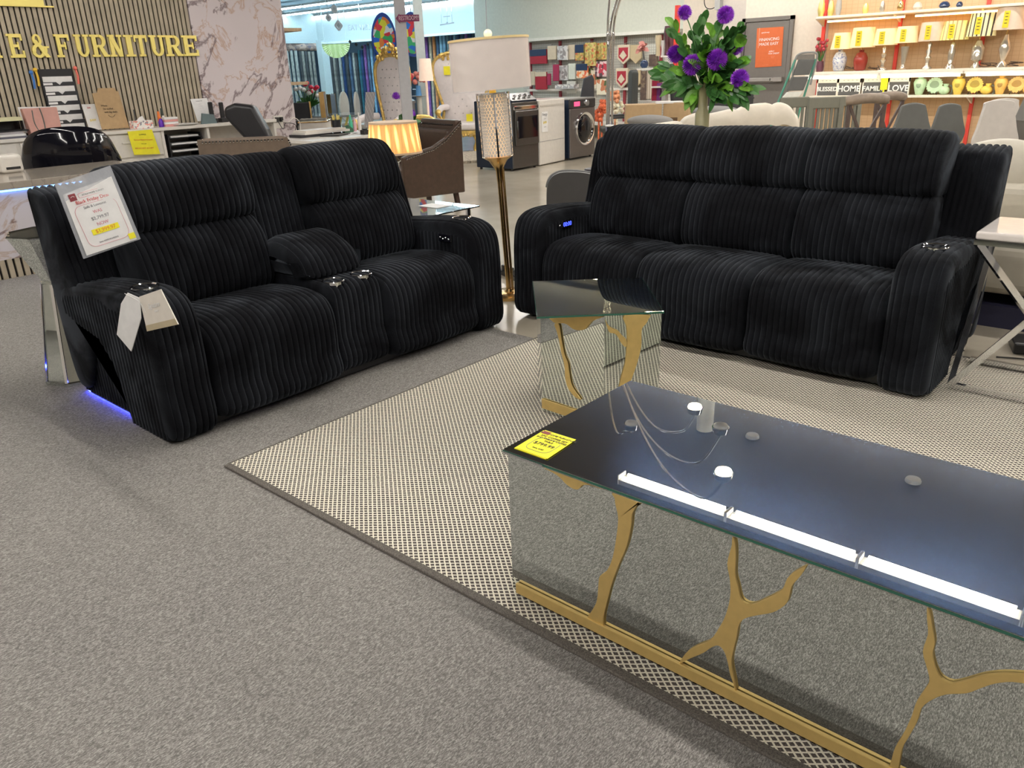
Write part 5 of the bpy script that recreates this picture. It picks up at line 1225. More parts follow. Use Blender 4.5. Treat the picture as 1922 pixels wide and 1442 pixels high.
# purple flowers left of the post, table clutter
p = az(757, 11.85); t = T('flower_vase', 'low green plant with purple blooms at the foot of the grey post', 'plant', p)
P('pot', G().lathe([(.12, 0), (.16, .25), (.18, .5)], n=16), DKWOOD, t); g = G(); r_ = random.Random(4)
for i in range(90): leafy(g, (r_.uniform(-.08, .08), r_.uniform(-.08, .08), r_.uniform(.48, .8)), (r_.uniform(-1, 1), r_.uniform(-1, 1), r_.uniform(.0, 1.3)), r_.uniform(.12, .22), .035)
P('leaves', g, LEAF2, t)
for x, y in ((741, 181), (762, 208), (768, 213)):
    q = az(x, 11.7); v = Vector((q.x-p.x, q.y-p.y, zat(q, y))); g = G().ball(v, .04, 6); mum(g, v, .065, 90); P('flower_head', g, PURPLE, t)
t = T('hall_table', 'low dark table with small items behind the posts', 'table', az(745, 16.3), math.radians(-40)); P('table_top', G().b2((-.6, -.3, .90), (.6, .3, .94)), M('grey_wood', (.2, .2, .2), .5), t); P('table_shelf', G().b2((-.55, -.28, .4), (.55, .28, .44)), M('grey_wood', (.2, .2, .2)), t)
for sx in (-.56, .56): P('side_panel', G().b2((sx-.03, -.28, 0), (sx+.03, .28, .90)), M('grey_wood', (.2, .2, .2)), t)
p = az(784, 16.0); t = T('flower_vase', 'pink and red blossoms with a red heart balloon above the navy chair', 'vase with flowers', (p.x, p.y, 0))
P('stand', G().lathe([(.16, 0), (.05, .04), (.05, 1.0), (.16, 1.02)], n=14), WHITEP, t); g = G(); r_ = random.Random(6)
for i in range(10): g.ball((r_.uniform(-.14, .2), r_.uniform(-.1, .1), r_.uniform(1.22, 1.45)), .05, 6)
P('blossoms', g, M('coral_petal', (.75, .25, .2), .6), t, True); P('vase_body', G().lathe([(.06, 1.02), (.04, 1.2)], n=10), M('blue_glaze', (.1, .3, .6), .3), t)
q = az(768, 15.6); O('heart_ornament', 'red heart ornament on a stick between the two posts', 'ornament', G().ball((-.035, 0, zat(q, 145)), .075, 8, (.8, .6, 1)).ball((.035, 0, zat(q, 145)), .075, 8, (.8, .6, 1)).tube([(0, 0, 0), (0, 0, zat(q, 150))], .01, 5), M('red_petal', (.6, .02, .06)), q, smooth=True)
q = az(800, 15.0); O('ceiling_lampshade', 'tall peach glowing floor lamp between the posts and the right throne', 'lamp', G().lathe([(.12, 0), (.02, .03), (.02, zat(q, 150)), (.13, zat(q, 152)), (.10, zat(q, 110))], n=20), M('peach_shade', (.95, .72, .58), .6, emit=.35), q, smooth=True)
O('shag_rug', 'shaggy cream rug on the concrete before the right throne', 'rug', G().box((0, 0, .02), (1.7, 1.3, .04), rz=-.5), M('cream_shag', (.50, .44, .35), .95, noise=.5, nscale=30, bump=1, bscale=50), az(880, 14.4))
g = G(); g.tube([(0, 0, .35), (.1, 0, .55), (.3, 0, .66), (.42, 0, .60)], .05, 8)
q = az(784, 12.3); O('carved_bench', 'carved gold bench arm peeking over the brown armchair', 'bench', G().tube(cr([(-.35, 0, .62), (-.15, 0, .78), (.1, 0, .80), (.3, 0, .68)]), .04, 8).b2((-.35, -.15, .0), (.3, .15, .06)).b2((-.03, -.03, .05), (.03, .03, .76)), GOLDO, q, math.radians(40))

# ================================================================ appliances
FA = math.radians(-46.5)
NAVY = M('graphite_enamel_side', (.025, .04, .075), .25, .4); GRAPH = M('graphite_steel', (.115, .11, .105), .28, .7)
a0, a1 = zp(964, 322), zp(1012, 313.5)
rz = math.atan2(a1.y-a0.y, a1.x-a0.x)
def appliance(name, label, c0, c1, hpx, dp, ptfront=None):
    rz = math.atan2(c1.y-c0.y, c1.x-c0.x); w_ = (c1-c0).length
    t = T(name, label, name.replace('_', ' '), (c0.x, c0.y, 0), rz); return t, w_, zat(c0, hpx)
t, w_, h = appliance('top_knob_dryer', 'graphite dryer with a window door and chrome knobs on its top panel', a0, a1, 190, .7)
t['category'] = 'dryer'; zc = zat(a0, 183)
P('cabinet_side', G().b2((0, .02, .03), (w_, .74, h)), NAVY, t, bev=.01); P('front_panel', G().b2((.004, 0, .03), (w_-.004, .03, h-.02)), GRAPH, t, bev=.015)
dd = P('door', G().b2((.05, -.03, .36), (w_-.02, 0, h-.14)), GRAPH, t, bev=.03, seg=3); P('door_window', G().b2((.10, -.036, .46), (w_-.06, -.029, h-.22)), BLKGLOSS, dd, bev=.01); P('door_handle', G().bar((.075, -.05, .48), (.075, -.05, h-.28), .02), CHROME, dd)
P('chrome_strip', G().b2((.03, -.02, h-.13), (w_-.01, .0, h-.07)), CHROME, t, bev=.01)
cp = P('control_panel', G().prism([(0, h), (.18, h+.10), (.20, h+.10), (.20, h)], (0.01, .0, 0), (0, 1, 0), (0, 0, 1), w_-.02), GRAPH, t, bev=.01)
for k in range(4): P('knob', G().lathe([(.03 if k == 2 else .022, 0), (.026 if k == 2 else .018, .03)], (w_*(.25+.19*k), .08, h+.055), 14, Matrix.Rotation(math.radians(60), 3, 'X')), CHROME, cp, True)
for sx in (.04, w_-.04): 
    for sy in (.06, .68): P('foot', G().lathe([(.02, 0), (.02, .03)], (sx, sy, 0), 10), BLACK, t)
b0, b1 = zp(1014, 312), zp(1061, 302)
t, w_, h = appliance('white_washer', 'white front-panel washer between the two graphite machines', b0, b1, 188, .6)
t['category'] = 'washer'
P('cabinet_body', G().b2((0, .0, .01), (w_, .66, h)), M('white_enamel', (.80, .76, .70), .25, coat=.4), t, bev=.02, seg=3)
P('seam_line', G().b2((.0, -.002, .36), (w_-.03, .001, .366)), GREYINK, t); P('top_lip', G().b2((.03, -.006, h-.10), (w_-.05, .0, h-.075)), M('darker_white_lip', (.6, .56, .5), .4), t)  # lip is a darker white than the enamel body
P('spec_sheet', G().b2((.06, -.006, .50), (.24, -.001, .80)), PAPER, t, label='white printed spec sheet')
for k, (s, z_) in enumerate((('Energy', .76), ('----', .70), ('$499', .64), ('----', .58))): TX('sheet_text', s, .05, [GREYINK, GREYINK, M('amber_ink', (.85, .65, .05)), GREYINK][k], t, (.15, -.008, z_), (1, 0, 0), (0, 0, 1), .001)
c0, c1 = zp(1070, 301.5), zp(1115.7, 293)
t, w_, h = appliance('front_load_washer', 'graphite front-load washer with a large round glass door', c0, c1, 189, .8)
t['category'] = 'washer'; h = zat(c0, 187)
P('cabinet_side', G().b2((0, .02, .03), (w_, .86, h)), NAVY, t, bev=.01); P('front_panel', G().b2((.0, -.01, .03), (w_, .03, h-.14)), M('graphite_front', (.20, .18, .175), .3, .6), t, bev=.02, seg=3)
cp = P('control_panel', G().b2((.0, -.015, h-.14), (w_, .03, h-.005)), M('dark_panel', (.06, .055, .055), .2, .3), t, bev=.01)
P('display', G().b2((.10, -.022, h-.11), (.26, -.014, h-.04)), M('pink_display', (.9, .08, .2), .4, emit=1.2), cp); P('dial', G().lathe([(.05, 0), (.045, .03)], (w_*.62, -.015, h-.07), 20, Matrix.Rotation(PI/2, 3, 'X')), CHROME, cp, True)
Rx = Matrix.Rotation(PI/2, 3, 'X')
dd = P('door_ring', G().lathe([(.215, 0), (.235, .03), (.262, .035), (.27, .0)], (w_*.55, -.012, h*.50), 40, Rx), CHROME, t, True); P('door_glass', G().lathe([(.0, .05), (.12, .045), (.20, .02), (.222, .0)], (w_*.55, -.014, h*.50), 32, Rx), BLKGLOSS, dd, True)
P('top_panel', G().b2((-.005, .0, h-.005), (w_+.005, .86, h+.012)), M('grey_top', (.35, .35, .34), .3), t)
for sx in (.04, w_-.05): P('foot', G().lathe([(.02, 0), (.02, .03)], (sx, .06, 0), 10), BLACK, t)
# pale office chair and dark chair behind the appliances
def office(label, p, rz, h, col, group=None):
    t = T('office_chair', label, 'office chair', p, rz, group)
    P('backrest', G().prism([(-.24, .58), (.24, .58), (.22, h-.04), (.12, h), (-.12, h), (-.22, h-.04)], (0, .26, 0), (1, 0, 0), (0, 0, 1), .10), col, t, bev=.03, seg=3)
    P('seat', G().b2((-.26, -.28, .44), (.26, .26, .53)), col, t, bev=.03, seg=3)
    for s in (-1, 1): P('armrest', G().tube([(s*.28, .15, .5), (s*.32, .15, .68), (s*.32, -.15, .68), (s*.28, -.12, .5)], .022, 6), BLACK, t)
    P('gas_column', G().lathe([(.03, .08), (.03, .44)], n=10), CHROME, t)
    for k in range(5):
        a = 2*PI*k/5+.3; P('base_arm', G().bar((0, 0, .10), (.3*math.cos(a), .3*math.sin(a), .07), .035), CHROME, t); P('caster', G().ball((.3*math.cos(a), .3*math.sin(a), .03), .03, 6), BLACK, t)
    return t
office('dark grey office chair beside the washer, under the hanging packs', az(1163, 13.2), math.radians(-49), 1.36, M('charcoal_fabric', (.045, .048, .045), .8))
p = az(1093, 14.9); O('dark_chair_back', 'dark tilted chair back showing above the front-load washer', 'chair', G().prism([(-.22, .0), (.2, 0), (.2, 1.22), (.16, 1.30), (.02, 1.24)], (0, 0, 0), (.76, .65, 0), (0, 0, 1), .12), M('dark_vinyl', (.03, .03, .035), .5), p, bev=.02)
# grey shell chair arm behind the sofa arm
p = az(1075, 6.6, 330); zt = zat(p, 321)
m_ = mpp((p.x, p.y, .5))
t = T('tub_chair', 'grey tub chair back showing between the appliances and the sofa', 'chair', p, 0)
pts = cr([(-48*m_, 0, 0), (-50*m_, zt*.62, 0), (-46*m_, zt*.88, 0), (-30*m_, zt*.985, 0), (0, zt, 0), (30*m_, zt*.97, 0), (62*m_, zt*.90, 0), (62*m_, 0, 0)], False, 5)
P('shell', G().prism([(v.x, max(.05, v.y)) for v in pts][::-1], (0, 0, 0), Rz, (0, 0, 1), -.10) if False else G().prism([(v.x, max(.12, v.y)) for v in pts][::-1], (0, 0, 0), Rz, (0, 0, 1), .08), M('mid_grey_shell', (.055, .053, .052), .45), t, bev=.015, seg=3)
P('shell_rim', G().tube([Rz*v.x+Vector((0, 0, v.y)) for v in pts[8:]], .012, 6), M('light_grey_rim', (.16, .16, .16), .4), t)
for s in (-40, 40): P('leg', G().bar(Rz*(s*m_)+Vector((0, 0, .14)), Rz*(s*m_), .03), BLACK, t)
p = az(1118, 7.6, 320); O('grey_stool', 'small dark grey rounded seat behind the grey tub chair', 'stool', G().lathe([(.16, 0), (.18, .2), (.18, zat(p, 330)-.2), (.16, zat(p, 322)-.09), (.10, zat(p, 312)-.02), (0, zat(p, 312))], n=24), M('dark_grey_vinyl', (.06, .055, .065), .5), p, smooth=True)

# ================================================================ pegboard wall with packs
WY = 15.0
S('wall_back', G().b2((-14.1, WY, 0), (-8.4, WY+.15, 3.72)), GREENW)
zf = yp(1100, 72, WY).z
S('trim_2', G().b2((-12.65, WY-.28, zf), (-8.5, WY, zf+.06)), WHITEP)
PEG = mk_grid('pegboard_grid', (.62, .62, .56), (.42, .42, .38), .05, .05, .2)
o = S('wall_back_pegboard', G().b2((-4.1, -.02, .3), (0, 0, zf)), PEG); o.location = (-8.5, WY-.002, 0)
Q = lambda x, y, d=.12: yp(x, y, WY-d)
def pack(label, x0, y0, x1, y1, mat, cat='pack', top=None, group=None, d=.14, tri=False):
    a, b = Q(x0, y1, d), Q(x1, y0, d); a2 = Q((x0+x1)/2, y1, d)
    zb = (Q(x0, y1, d).z+Q(x1, y1, d).z)/2; zt = (Q(x0, y0, d).z+Q(x1, y0, d).z)/2
    xa, xb = Q(x0, (y0+y1)/2, d).x, Q(x1, (y0+y1)/2, d).x
    t = T('hanging_pack', label, cat, (xa, WY-d, zb), 0, group); w_ = xb-xa; h = zt-zb
    pts = [(0, h*.3), (w_/2, 0), (w_, h*.3), (w_, h), (0, h)] if tri else [(0, 0), (w_, 0), (w_, h), (0, h)]
    P('pack_body', G().prism(pts, (0, 0, 0), (1, 0, 0), (0, 0, 1), .05), mat, t, bev=.01)
    if top: P('header', G().b2((0, -.056, h*(1-top[0])), (w_, -.048, h)), top[1], t)
    P('hook', G().bar((w_/2, -.05, h+.02), (w_/2, d, h+.04), .012), CHROME, t)
    return t, w_, h
BLUEB = M('navy_hanger_bars', (.02, .04, .09), .4); MUST = mk_splotch('mustard_floral_print', [(.6, .42, .12), (.55, .14, .06), (.45, .42, .12), (.62, .5, .2), (.35, .3, .1)], 26)
WHF = mk_splotch('cream_floral_print', [(.80, .74, .58), (.80, .74, .58), (.1, .14, .06), (.82, .76, .6), (.55, .2, .1)], 12); PKF = mk_splotch('pink_black_print', [(.75, .55, .55), (.1, .06, .07), (.8, .65, .65), (.5, .05, .08)], 14)
CLR = mk_splotch('silver_wrap', [(.62, .62, .62), (.45, .46, .48), (.75, .74, .72), (.3, .28, .28)], 18); REDF = M('red_cloth', (.38, .025, .045), .7); CREF = M('cream_cloth', (.66, .58, .44), .7); ORF = mk_splotch('orange_floral_print', [(.8, .25, .08), (.8, .6, .45), (.7, .12, .05), (.85, .7, .5)], 20); TANF = M('tan_satin', (.52, .42, .26), .5)
BROWNF = mk_splotch('brown_lace', [(.09, .06, .05), (.2, .15, .1), (.12, .08, .06)], 18); REDP = M('maroon_lattice', (.36, .03, .09), .6)
LSTP = [('red and cream fringed pack at the left end of the top row', 997, 93, 1028, 120, REDF, (.45, BLUEB)), ('cream pack with silver corner, top row', 1030, 86, 1046, 112, CREF, None),
 ('silver patterned bagged set, top row', 1048, 86, 1067, 113, CLR, None), ('beige striped packet, top row', 1069, 84, 1081, 112, CREF, None), ('navy topped mustard packet, top row', 1082, 84, 1098, 114, MUST, (.5, BLUEB)),
 ('large mustard floral packet hanging lowest of the top row', 1100, 80, 1120, 124, MUST, None), ('mustard floral packet behind the arc lamp poles', 1122, 80, 1147, 112, MUST, None),
 ('red tasselled cloth at the left of the middle row', 1007, 135, 1028, 168, REDF, (.25, CREF)), ('maroon lattice cloth pack in the middle row', 1040, 121, 1050, 152, REDP, None), ('silver bagged cloth in the middle row', 1051, 123, 1068, 151, CLR, None),
 ('white and green packet in the middle row', 1069, 119, 1082, 149, M('mint_white_pack', (.66, .70, .62), .4), None), ('orange floral packet with navy top', 1084, 120, 1105, 147, ORF, (.45, BLUEB)), ('cream floral tall packet left of the poles', 1106, 127, 1122, 167, WHF, None),
 ('pink and black patterned packet behind the poles', 1119, 115, 1146, 144, PKF, None), ('cream floral packet below the pink one', 1122, 148, 1142, 178, WHF, None), ('white floral packet in the bottom row', 1066, 152, 1082, 175, M('white_floral_pack', (.7, .7, .64), .5), None),
 ('cream cloth pack at the far left of the middle row', 998, 134, 1006, 160, CREF, None), ('maroon cloth behind the red tasselled one', 1029, 138, 1035, 160, REDP, None)]
for k, (lb, x0, y0, x1, y1, m, tp_) in enumerate(LSTP): pack(lb, x0, y0, x1, y1, m, top=tp_, group='packs on the pegboard', d=.12+.05*(k % 3))
for k, (x0, y0, x1, y1, lb) in enumerate(((1161, 84, 1184, 121, 'upper'), (1158, 128, 1180, 166, 'lower'))):
    t, w_, h = pack(lb+' pointed red and white table runner pack', x0, y0, x1, y1, CREF, tri=True, group='table runner packs', d=.16)
    P('red_panel', G().prism([(w_*.12, h*.38), (w_*.5, h*.12), (w_*.88, h*.38), (w_*.88, h*.86), (w_*.12, h*.86)], (0, -.052, 0), (1, 0, 0), (0, 0, 1), .004), REDF, t)
    P('diamond_print', G().prism([(w_*.2, h*.45), (w_*.5, h*.25), (w_*.8, h*.45), (w_*.5, h*.72)], (0, -.058, 0), (1, 0, 0), (0, 0, 1), .004), CREF, t)
for k, (x0, y0, x1, y1, lb) in enumerate(((1185, 84, 1206, 120, 'upper'), (1181, 130, 1204, 168, 'lower'))): pack(lb+' pointed tan satin runner pack', x0, y0, x1, y1, TANF, tri=True, group='tan runner packs', d=.15)
t, w_, h = pack('brown lace curtain hanging right of the tan runner', 1204, 133, 1216, 188, BROWNF, 'curtain', d=.13)
t, w_, h = pack('cream pleated curtain beside the brown lace one', 1216, 133, 1230, 186, mk_stripe('cream_brown_pleats', [(.55, .48, .38), (.3, .22, .16), (.6, .52, .42)], .05, 0), 'curtain', d=.13)
t, w_, h = pack('dark patterned curtain pack under the upper shelf', 1220, 102, 1236, 125, BROWNF, 'curtain', d=.13)
# orange and white flower buckets on the floor shelf, low rack
for k, (x, y, c) in enumerate(((1130, 200, (.75, .15, .06)), (1124, 215, (.75, .15, .06)), (1158, 200, (.9, .7, .5)), (1155, 182, (.8, .3, .15)))):
    q = Q(x, y, 1.15); g = G(); r_ = random.Random(k)
    for i in range(16): g.ball((r_.uniform(-.10, .10), r_.uniform(-.06, .06), r_.uniform(-.10, .10)), .045, 5)
    g.tube([(0, 0, -q.z+.0), (0, 0, 0)], .02, 5)
    O('flower_bunch', ['red and orange bunch right of the washer, upper', 'red and orange bunch right of the washer, lower', 'white and peach bunch behind the arc lamp base', 'orange bunch above the white one'][k], 'flowers', g, M('bunch_%d' % k, c, .6, noise=.5, nscale=20), q, group='flower bunches by the washer')
t = T('pipe_rack', 'low shelf unit of red and white steel under the packs', 'rack', (-12.4, WY-.66, 0))
P('deck', G().b2((0, 0, .28), (3.6, .6, .32)), WHITE, t)
for k in range(5): P('upright', G().b2((.05+.85*k, .55, 0), (.10+.85*k, .60, zf-.02)), M('maroon_steel', (.25, .03, .04), .5), t)
P('mid_bar', G().b2((0, .52, .95), (3.6, .56, 1.0)), WHITE, t)
for k in range(3):
    q = Q(1052+12*k, 172, .3); O('boxed_set', 'row of silver and black boxed items on the rack above the washer, %s' % ['left', 'middle', 'right'][k], 'box', G().b2((-.09, -.08, 0), (.09, .08, .09)), CLR, (q.x, q.y, 1.0), group='boxed items on the rack')
# white shelves with vases, right part of that wall
RS = M('red_steel_upright', (.75, .06, .04))
S('wall_return', G().b2((-8.55, WY-1.3, 0), (-8.4, WY, 3.72)), CREAMW) if False else None
p = az(1266, 13.2)
t = T('shelf_gondola', 'red steel gondola with white shelves of vases, behind the flower arrangement', 'shelving', (p.x, p.y, 0)); GX, GY = p.x, p.y
zg = zat(p, 10)
P('upright', G().b2((-.03, -.02, 0), (.03, .04, zg)), REDST, t)
SHF = [(1195, 1262, 128, 100), (1240, 1262, 105, 0), (1198, 1262, 191, 0), (1222, 1262, 163, 0)]
for k, (xa, xb, y, _) in enumerate(SHF):
    A1 = yp(xa, y, GY-.02); P('shelf', G().b2((A1.x-GX, -.02, zat(p, y)-.012), (.02, .40, zat(p, y)+.012)), WHITE, t)
q = lambda x: yp(x, 128, GY+.12).x
z1 = zat(p, 127)+.012
t = T('flower_vase', 'pink lily flowers in a dark blue round vase on the white shelf', 'vase with flowers', (q(1209), GY+.12, z1-.002))
P('vase_body', G().lathe([(.04, 0), (.065, .04), (.06, .09), (.025, .12)], n=16), M('navy_glaze', (.02, .04, .10), .2), t, True)
g = G(); r_ = random.Random(9)
for i in range(16): leafy(g, (r_.uniform(-.10, .04), r_.uniform(-.05, .05), r_.uniform(.25, .36)), (r_.uniform(-1, 1), r_.uniform(-1, 0), r_.uniform(-.2, 1)), .12, .035)
P('pink_petals', g, M('pink_petal', (.75, .38, .34), .6), t); P('stems', G().tube([(0, 0, .1), (-.02, 0, .2), (-.04, 0, .3)], .01, 5), BLACK, t)
for k, (x, y, h_, r0, nm, c) in enumerate(((1246, 100, .42, .05, 'tall dark plum vase', (.10, .04, .05)), (1254, 100, .30, .04, 'shorter plum vase', (.13, .05, .06)), (1229, 100, .30, .045, 'cream box vase', (.6, .52, .34)), (1238, 100, .22, .03, 'clear slim vase', (.6, .6, .58)))):
    zz = zat(p, 105)+.013; O('vase', nm+' on the upper white shelf behind the flowers', 'vase', G().lathe([(r0*.8, 0), (r0*.7, h_*.4), (r0*1.2, h_*.8), (r0, h_)], n=16), M('shelf_vase_%d' % k, c, .3), (min(GX-.06, q(x)), GY+.2, zz), smooth=True, group='vases on the upper white shelf')
    if k < 0: break
for k, (x, h_, nm, c) in enumerate(((1232, .30, 'deep red', (.30, .03, .06)), (1241, .26, 'purple', (.18, .05, .18)), (1249, .24, 'grey', (.35, .34, .33)))):
    zz = zat(p, 191)+.013; O('gift_bag', nm+' glossy bag on the lowest white shelf', 'bag', G().b2((-.045, -.04, 0), (.045, .04, h_)), M('bag_%d' % k, c, .3), (q(x), GY+.12, zz), group='bags on the low shelf')
# cardboard box
p = az(1225, 10.3); zb = .0; zt = zat(p, 196)
m_ = mpp((p.x, p.y, .95)); t = T('cardboard_box', 'large cardboard carton printed OK-5153H, behind the sofa', 'box', (az(1176, 10.3).x, az(1176, 10.3).y, zt-.36), math.radians(36))
w1 = 67*m_; P('carton', G().b2((0, 0, 0), (w1, .35, .36)), CARD, t, bev=.004); P('tape', G().b2((0, .15, .36), (w1, .2, .362)), M('brown_tape', (.40, .26, .12), .3), t)
TX('print_text', 'OK-5153H', .082, M('brown_print', (.14, .08, .04), .7), t, (w1*.52, -.004, .16), (1, 0, 0), (0, 0, 1), .001)
P('print_block', G().b2((w1*.10, -.004, .12), (w1*.18, -.001, .20)), M('brown_print', (.14, .08, .04)), t)
p_ = t.location; tb = T('stock_table', 'low white stock table carrying the cardboard carton', 'table', (p_.x, p_.y, 0), math.radians(36)); P('table_top', G().b2((-.1, -.05, p_.z-.04), (w1+.5, .5, p_.z-.002)), WHITE, tb)
for sx in (-.05, w1+.45):
    for sy in (0, .45): P('leg', G().b2((sx-.02, sy-.02, 0), (sx+.02, sy+.02, p_.z-.04)), WHITE, tb)
c2 = Matrix.Rotation(math.radians(36), 3, 'Z') @ Vector((w1+.02, .05, 0))
t = T('cardboard_box', 'smaller carton with a dark logo right of the OK-5153H box', 'box', (p_.x+c2.x, p_.y+c2.y, p_.z), math.radians(20)); P('carton', G().b2((0, 0, 0), (.30, .30, .37)), CARD, t, bev=.004); P('print_block', G().b2((.06, -.004, .14), (.18, -.001, .20)), M('brown_print', (.14, .08, .04)), t)
O('paper_stack', 'white and pink papers lying on top of the OK-5153H carton', 'paper', G().b2((-.15, -.1, 0), (.25, .1, .02)), PAPER, (p_.x+.35, p_.y+.40, p_.z+.363), rz=.6)
# pillow-like grey cushion on white bedding behind the sofa
p = az(1222, 8.9); O('grey_cushion', 'long grey bolster lying behind the left part of the sofa', 'cushion', G().ball((0, 0, zat(p, 227)), .22, 16, (1.2, .8, .28)).b2((-.12, -.12, .0), (.12, .12, zat(p, 227))), M('grey_cloth', (.24, .23, .22), .9), p, smooth=True)

# ================================================================ right back wall: door, poster, lamp shelves
RY = 14.0
xr0 = yp(1397, 60, RY).x; xr1 = 2.0
S('wall_back_right', G().b2((xr0, RY, 0), (xr1, RY+.15, 3.72)), CREAMW)
S('wall_return', G().b2((xr0-.55, RY-.0, 0), (xr0, RY+1.1, 3.72)), M('greyish_wall', (.52, .47, .42), .75))  # return wall greyer and darker than the cream walls beside it
S('wall_back_middle', G().b2((-8.42, 14.85, 0), (xr0-.5, 15.0, 3.72)), CREAMW)
q = yp(1347, 12, 13.9)
t = T('cable_box', 'grey conduit box with a looping cable near the top of the wall, above the flowers', 'box', (q.x, RY-.07, q.z)); P('case', G().b2((-.05, -.05, -.05), (.05, .07, .5)), M('grey_box', (.35, .35, .34), .5), t); P('conduit', G().b2((-.012, .0, -.9), (.012, .07, -.05)), M('grey_box', (.35, .35, .34)), t)
P('cable', G().tube(cr([(-.05, 0, .0), (-.14, 0, -.03), (-.24, 0, .0), (-.28, 0, .12), (-.22, 0, .3)]), .008, 5), BLACK, t)
# door
dx0, dx1 = yp(1394, 40, RY).x+.02, yp(1493, 30, RY).x
DGREY = M('dark_grey_door_paint', (.155, .14, .125), .5)
hD = yp(1445, 32, RY).z
S('door_frame', G().b2((dx0, RY-.06, 0), (dx0+.06, RY, hD)).b2((dx1-.06, RY-.06, 0), (dx1, RY, hD)).b2((dx0, RY-.06, hD-.06), (dx1, RY, hD)), DGREY)
d1 = S('door_1', G().b2((dx0+.07, RY-.045, .01), (dx1-.07, RY-.005, hD-.07)), DGREY)
zb_ = yp(1440, 149, RY).z
P('push_bar', G().b2((dx0+.09, RY-.13, zb_-.03), (dx1-.10, RY-.09, zb_+.03)), M('brushed_steel', (.55, .53, .50), .35, .8), d1, bev=.006); P('latch_box', G().b2((dx1-.24, RY-.135, zb_-.035), (dx1-.09, RY-.05, zb_+.035)), M('brushed_steel', (.55, .53, .50)), d1)
P('bar_stop', G().b2((dx1-.30, RY-.134, zb_-.02), (dx1-.285, RY-.128, zb_+.02)), BLACK, d1)
P('closer_rod', G().bar((dx0+.03, RY-.10, hD-.05), (dx0+.03, RY-.10, hD-1.0), .02), CHROME, d1)
Y_ = RY-.052
ORG = M('orange_poster', (.60, .13, .035), .5)
t, c, r, u, w_, h_, nn = sheet('poster', 'orange FINANCING MADE EASY poster on the dark grey door', 'poster', [yp(1421, 53, Y_), yp(1471, 50, Y_), yp(1466.5, 124, Y_), yp(1417, 127, Y_)], ORG,
   [('FINANCING', -.01, .20, .105, PAPER), ('MADE EASY', -.02, .085, .105, PAPER), ('APPLY', .10, -.11, .055, PAPER), ('FOR CREDIT', .19, -.165, .055, PAPER), ('synchrony', -.17, .38, .055, PAPER), ('- - - - - -', .16, -.235, .03, PAPER), ('- - - - -', .15, -.27, .03, PAPER), ('-  -  -  -  -  -  -  -', -.1, -.44, .025, PAPER)])
P('accent_line', G().b2((0, 0, 0), (.006, .003, .32)), M('pale_orange', (.85, .45, .3), .5), t, loc=c+r*(-.42*w_)+u*.0*h_+nn*.003+Vector((0, 0, -.0)))
# red post right of the flower and dark bags on the floor table
q = az(1405, 13.2); O('red_upright', 'short red steel upright before the grey door', 'upright', G().b2((-.04, -.03, 0), (.04, .03, zat(q, 165))), REDST, q)
q = az(1295, 12.0); t = T('office_chair', 'black leather office chair back behind the flower vase', 'office chair', q, math.radians(30)); zt = zat(q, 168); zb = zat(q, 212)
P('backrest', G().prism([(-.24, zb+.06), (-.16, zb), (.2, zb), (.28, zb+.08), (.28, zt), (-.28, zt+.05)], (0, .2, 0), (1, 0, 0), (0, 0, 1), .14), M('black_leather', (.02, .02, .023)), t, bev=.04, seg=3)
P('back_stem', G().b2((-.05, .12, .4), (.05, .16, zb+.1)), BLACK, t); P('seat', G().b2((-.26, -.30, .40), (.26, .2, .5)), M('black_leather', (.02, .02, .023)), t, bev=.03); P('gas_column', G().lathe([(.25, 0), (.25, .03), (.03, .07), (.03, .42)], n=16), BLACK, t)
q = az(1372, 13.0); zt = zat(q, 176); O('storage_trunk', 'black storage trunk before the grey door, behind the flowers', 'trunk', G().box((0, 0, zt/2), (.62, .45, zt), rz=.6).box((0, 0, zt-.06), (.64, .47, .02), rz=.6), M('black_trunk', (.03, .03, .032), .6), q)
q = az(1345, 9.4); O('grey_cushion', 'flat grey cushion between the flower vase and the cream couch', 'cushion', G().ball((0, 0, zat(q, 209)), .26, 14, (1.1, .7, .22)).b2((-.12, -.12, .0), (.12, .12, zat(q, 209))), M('grey_cloth', (.24, .23, .22)), q, smooth=True)
# step ladder leaning between door and lamp shelves
q = az(1500, 12.4); m_ = mpp((q.x, q.y, 1.3)); z = lambda y: zat(q, y)
t = T('step_ladder', 'folding step ladder with dark plastic steps and green rails beside the door', 'step ladder', q)
U = Vector((.756, .654, 0))
X_ = lambda x, y: U*((x-1500-(150-y)*-.0)*m_)+Vector((0, 0, z(y)))
P('top_loop', G().tube(cr([X_(1487, 150), X_(1489, 112), X_(1497, 101), X_(1515, 99), X_(1527, 101), X_(1529, 112), X_(1522, 160)]), .014, 8), M('grey_tube', (.25, .25, .24), .4), t, True)
for a, b in (((1489, 112), (1461, 200)), ((1527, 112), (1508, 200))): P('rail', G().tube([X_(*a), X_(*b), X_(b[0]-25, 330)-Vector((0, 0, 0))], .016, 8), M('green_rail', (.06, .26, .18), .4), t)
for k, (ya, yb, xa, xb) in enumerate(((112, 141, 1486, 1524), (144, 170, 1476, 1516), (172, 182, 1470, 1508))):
    P('step_panel', G().prism([((xa-1500)*m_, z(yb)), ((xb-1508)*m_, z(yb)), ((xb-1500)*m_, z(ya)), ((xa-1492)*m_, z(ya))], U.cross(Vector((0, 0, 1)))*.0, U, (0, 0, 1), .05), M('dark_grey_step', (.11, .11, .105), .5) if k < 2 else WHITEP, t, bev=.01)
P('chrome_panel', G().prism([((1491-1500)*m_, z(112)), ((1526-1500)*m_, z(112)), ((1525-1500)*m_, z(102)), ((1495-1500)*m_, z(102))], -U.cross(Vector((0, 0, 1)))*.03, U, (0, 0, 1), .02), CHROME, t)
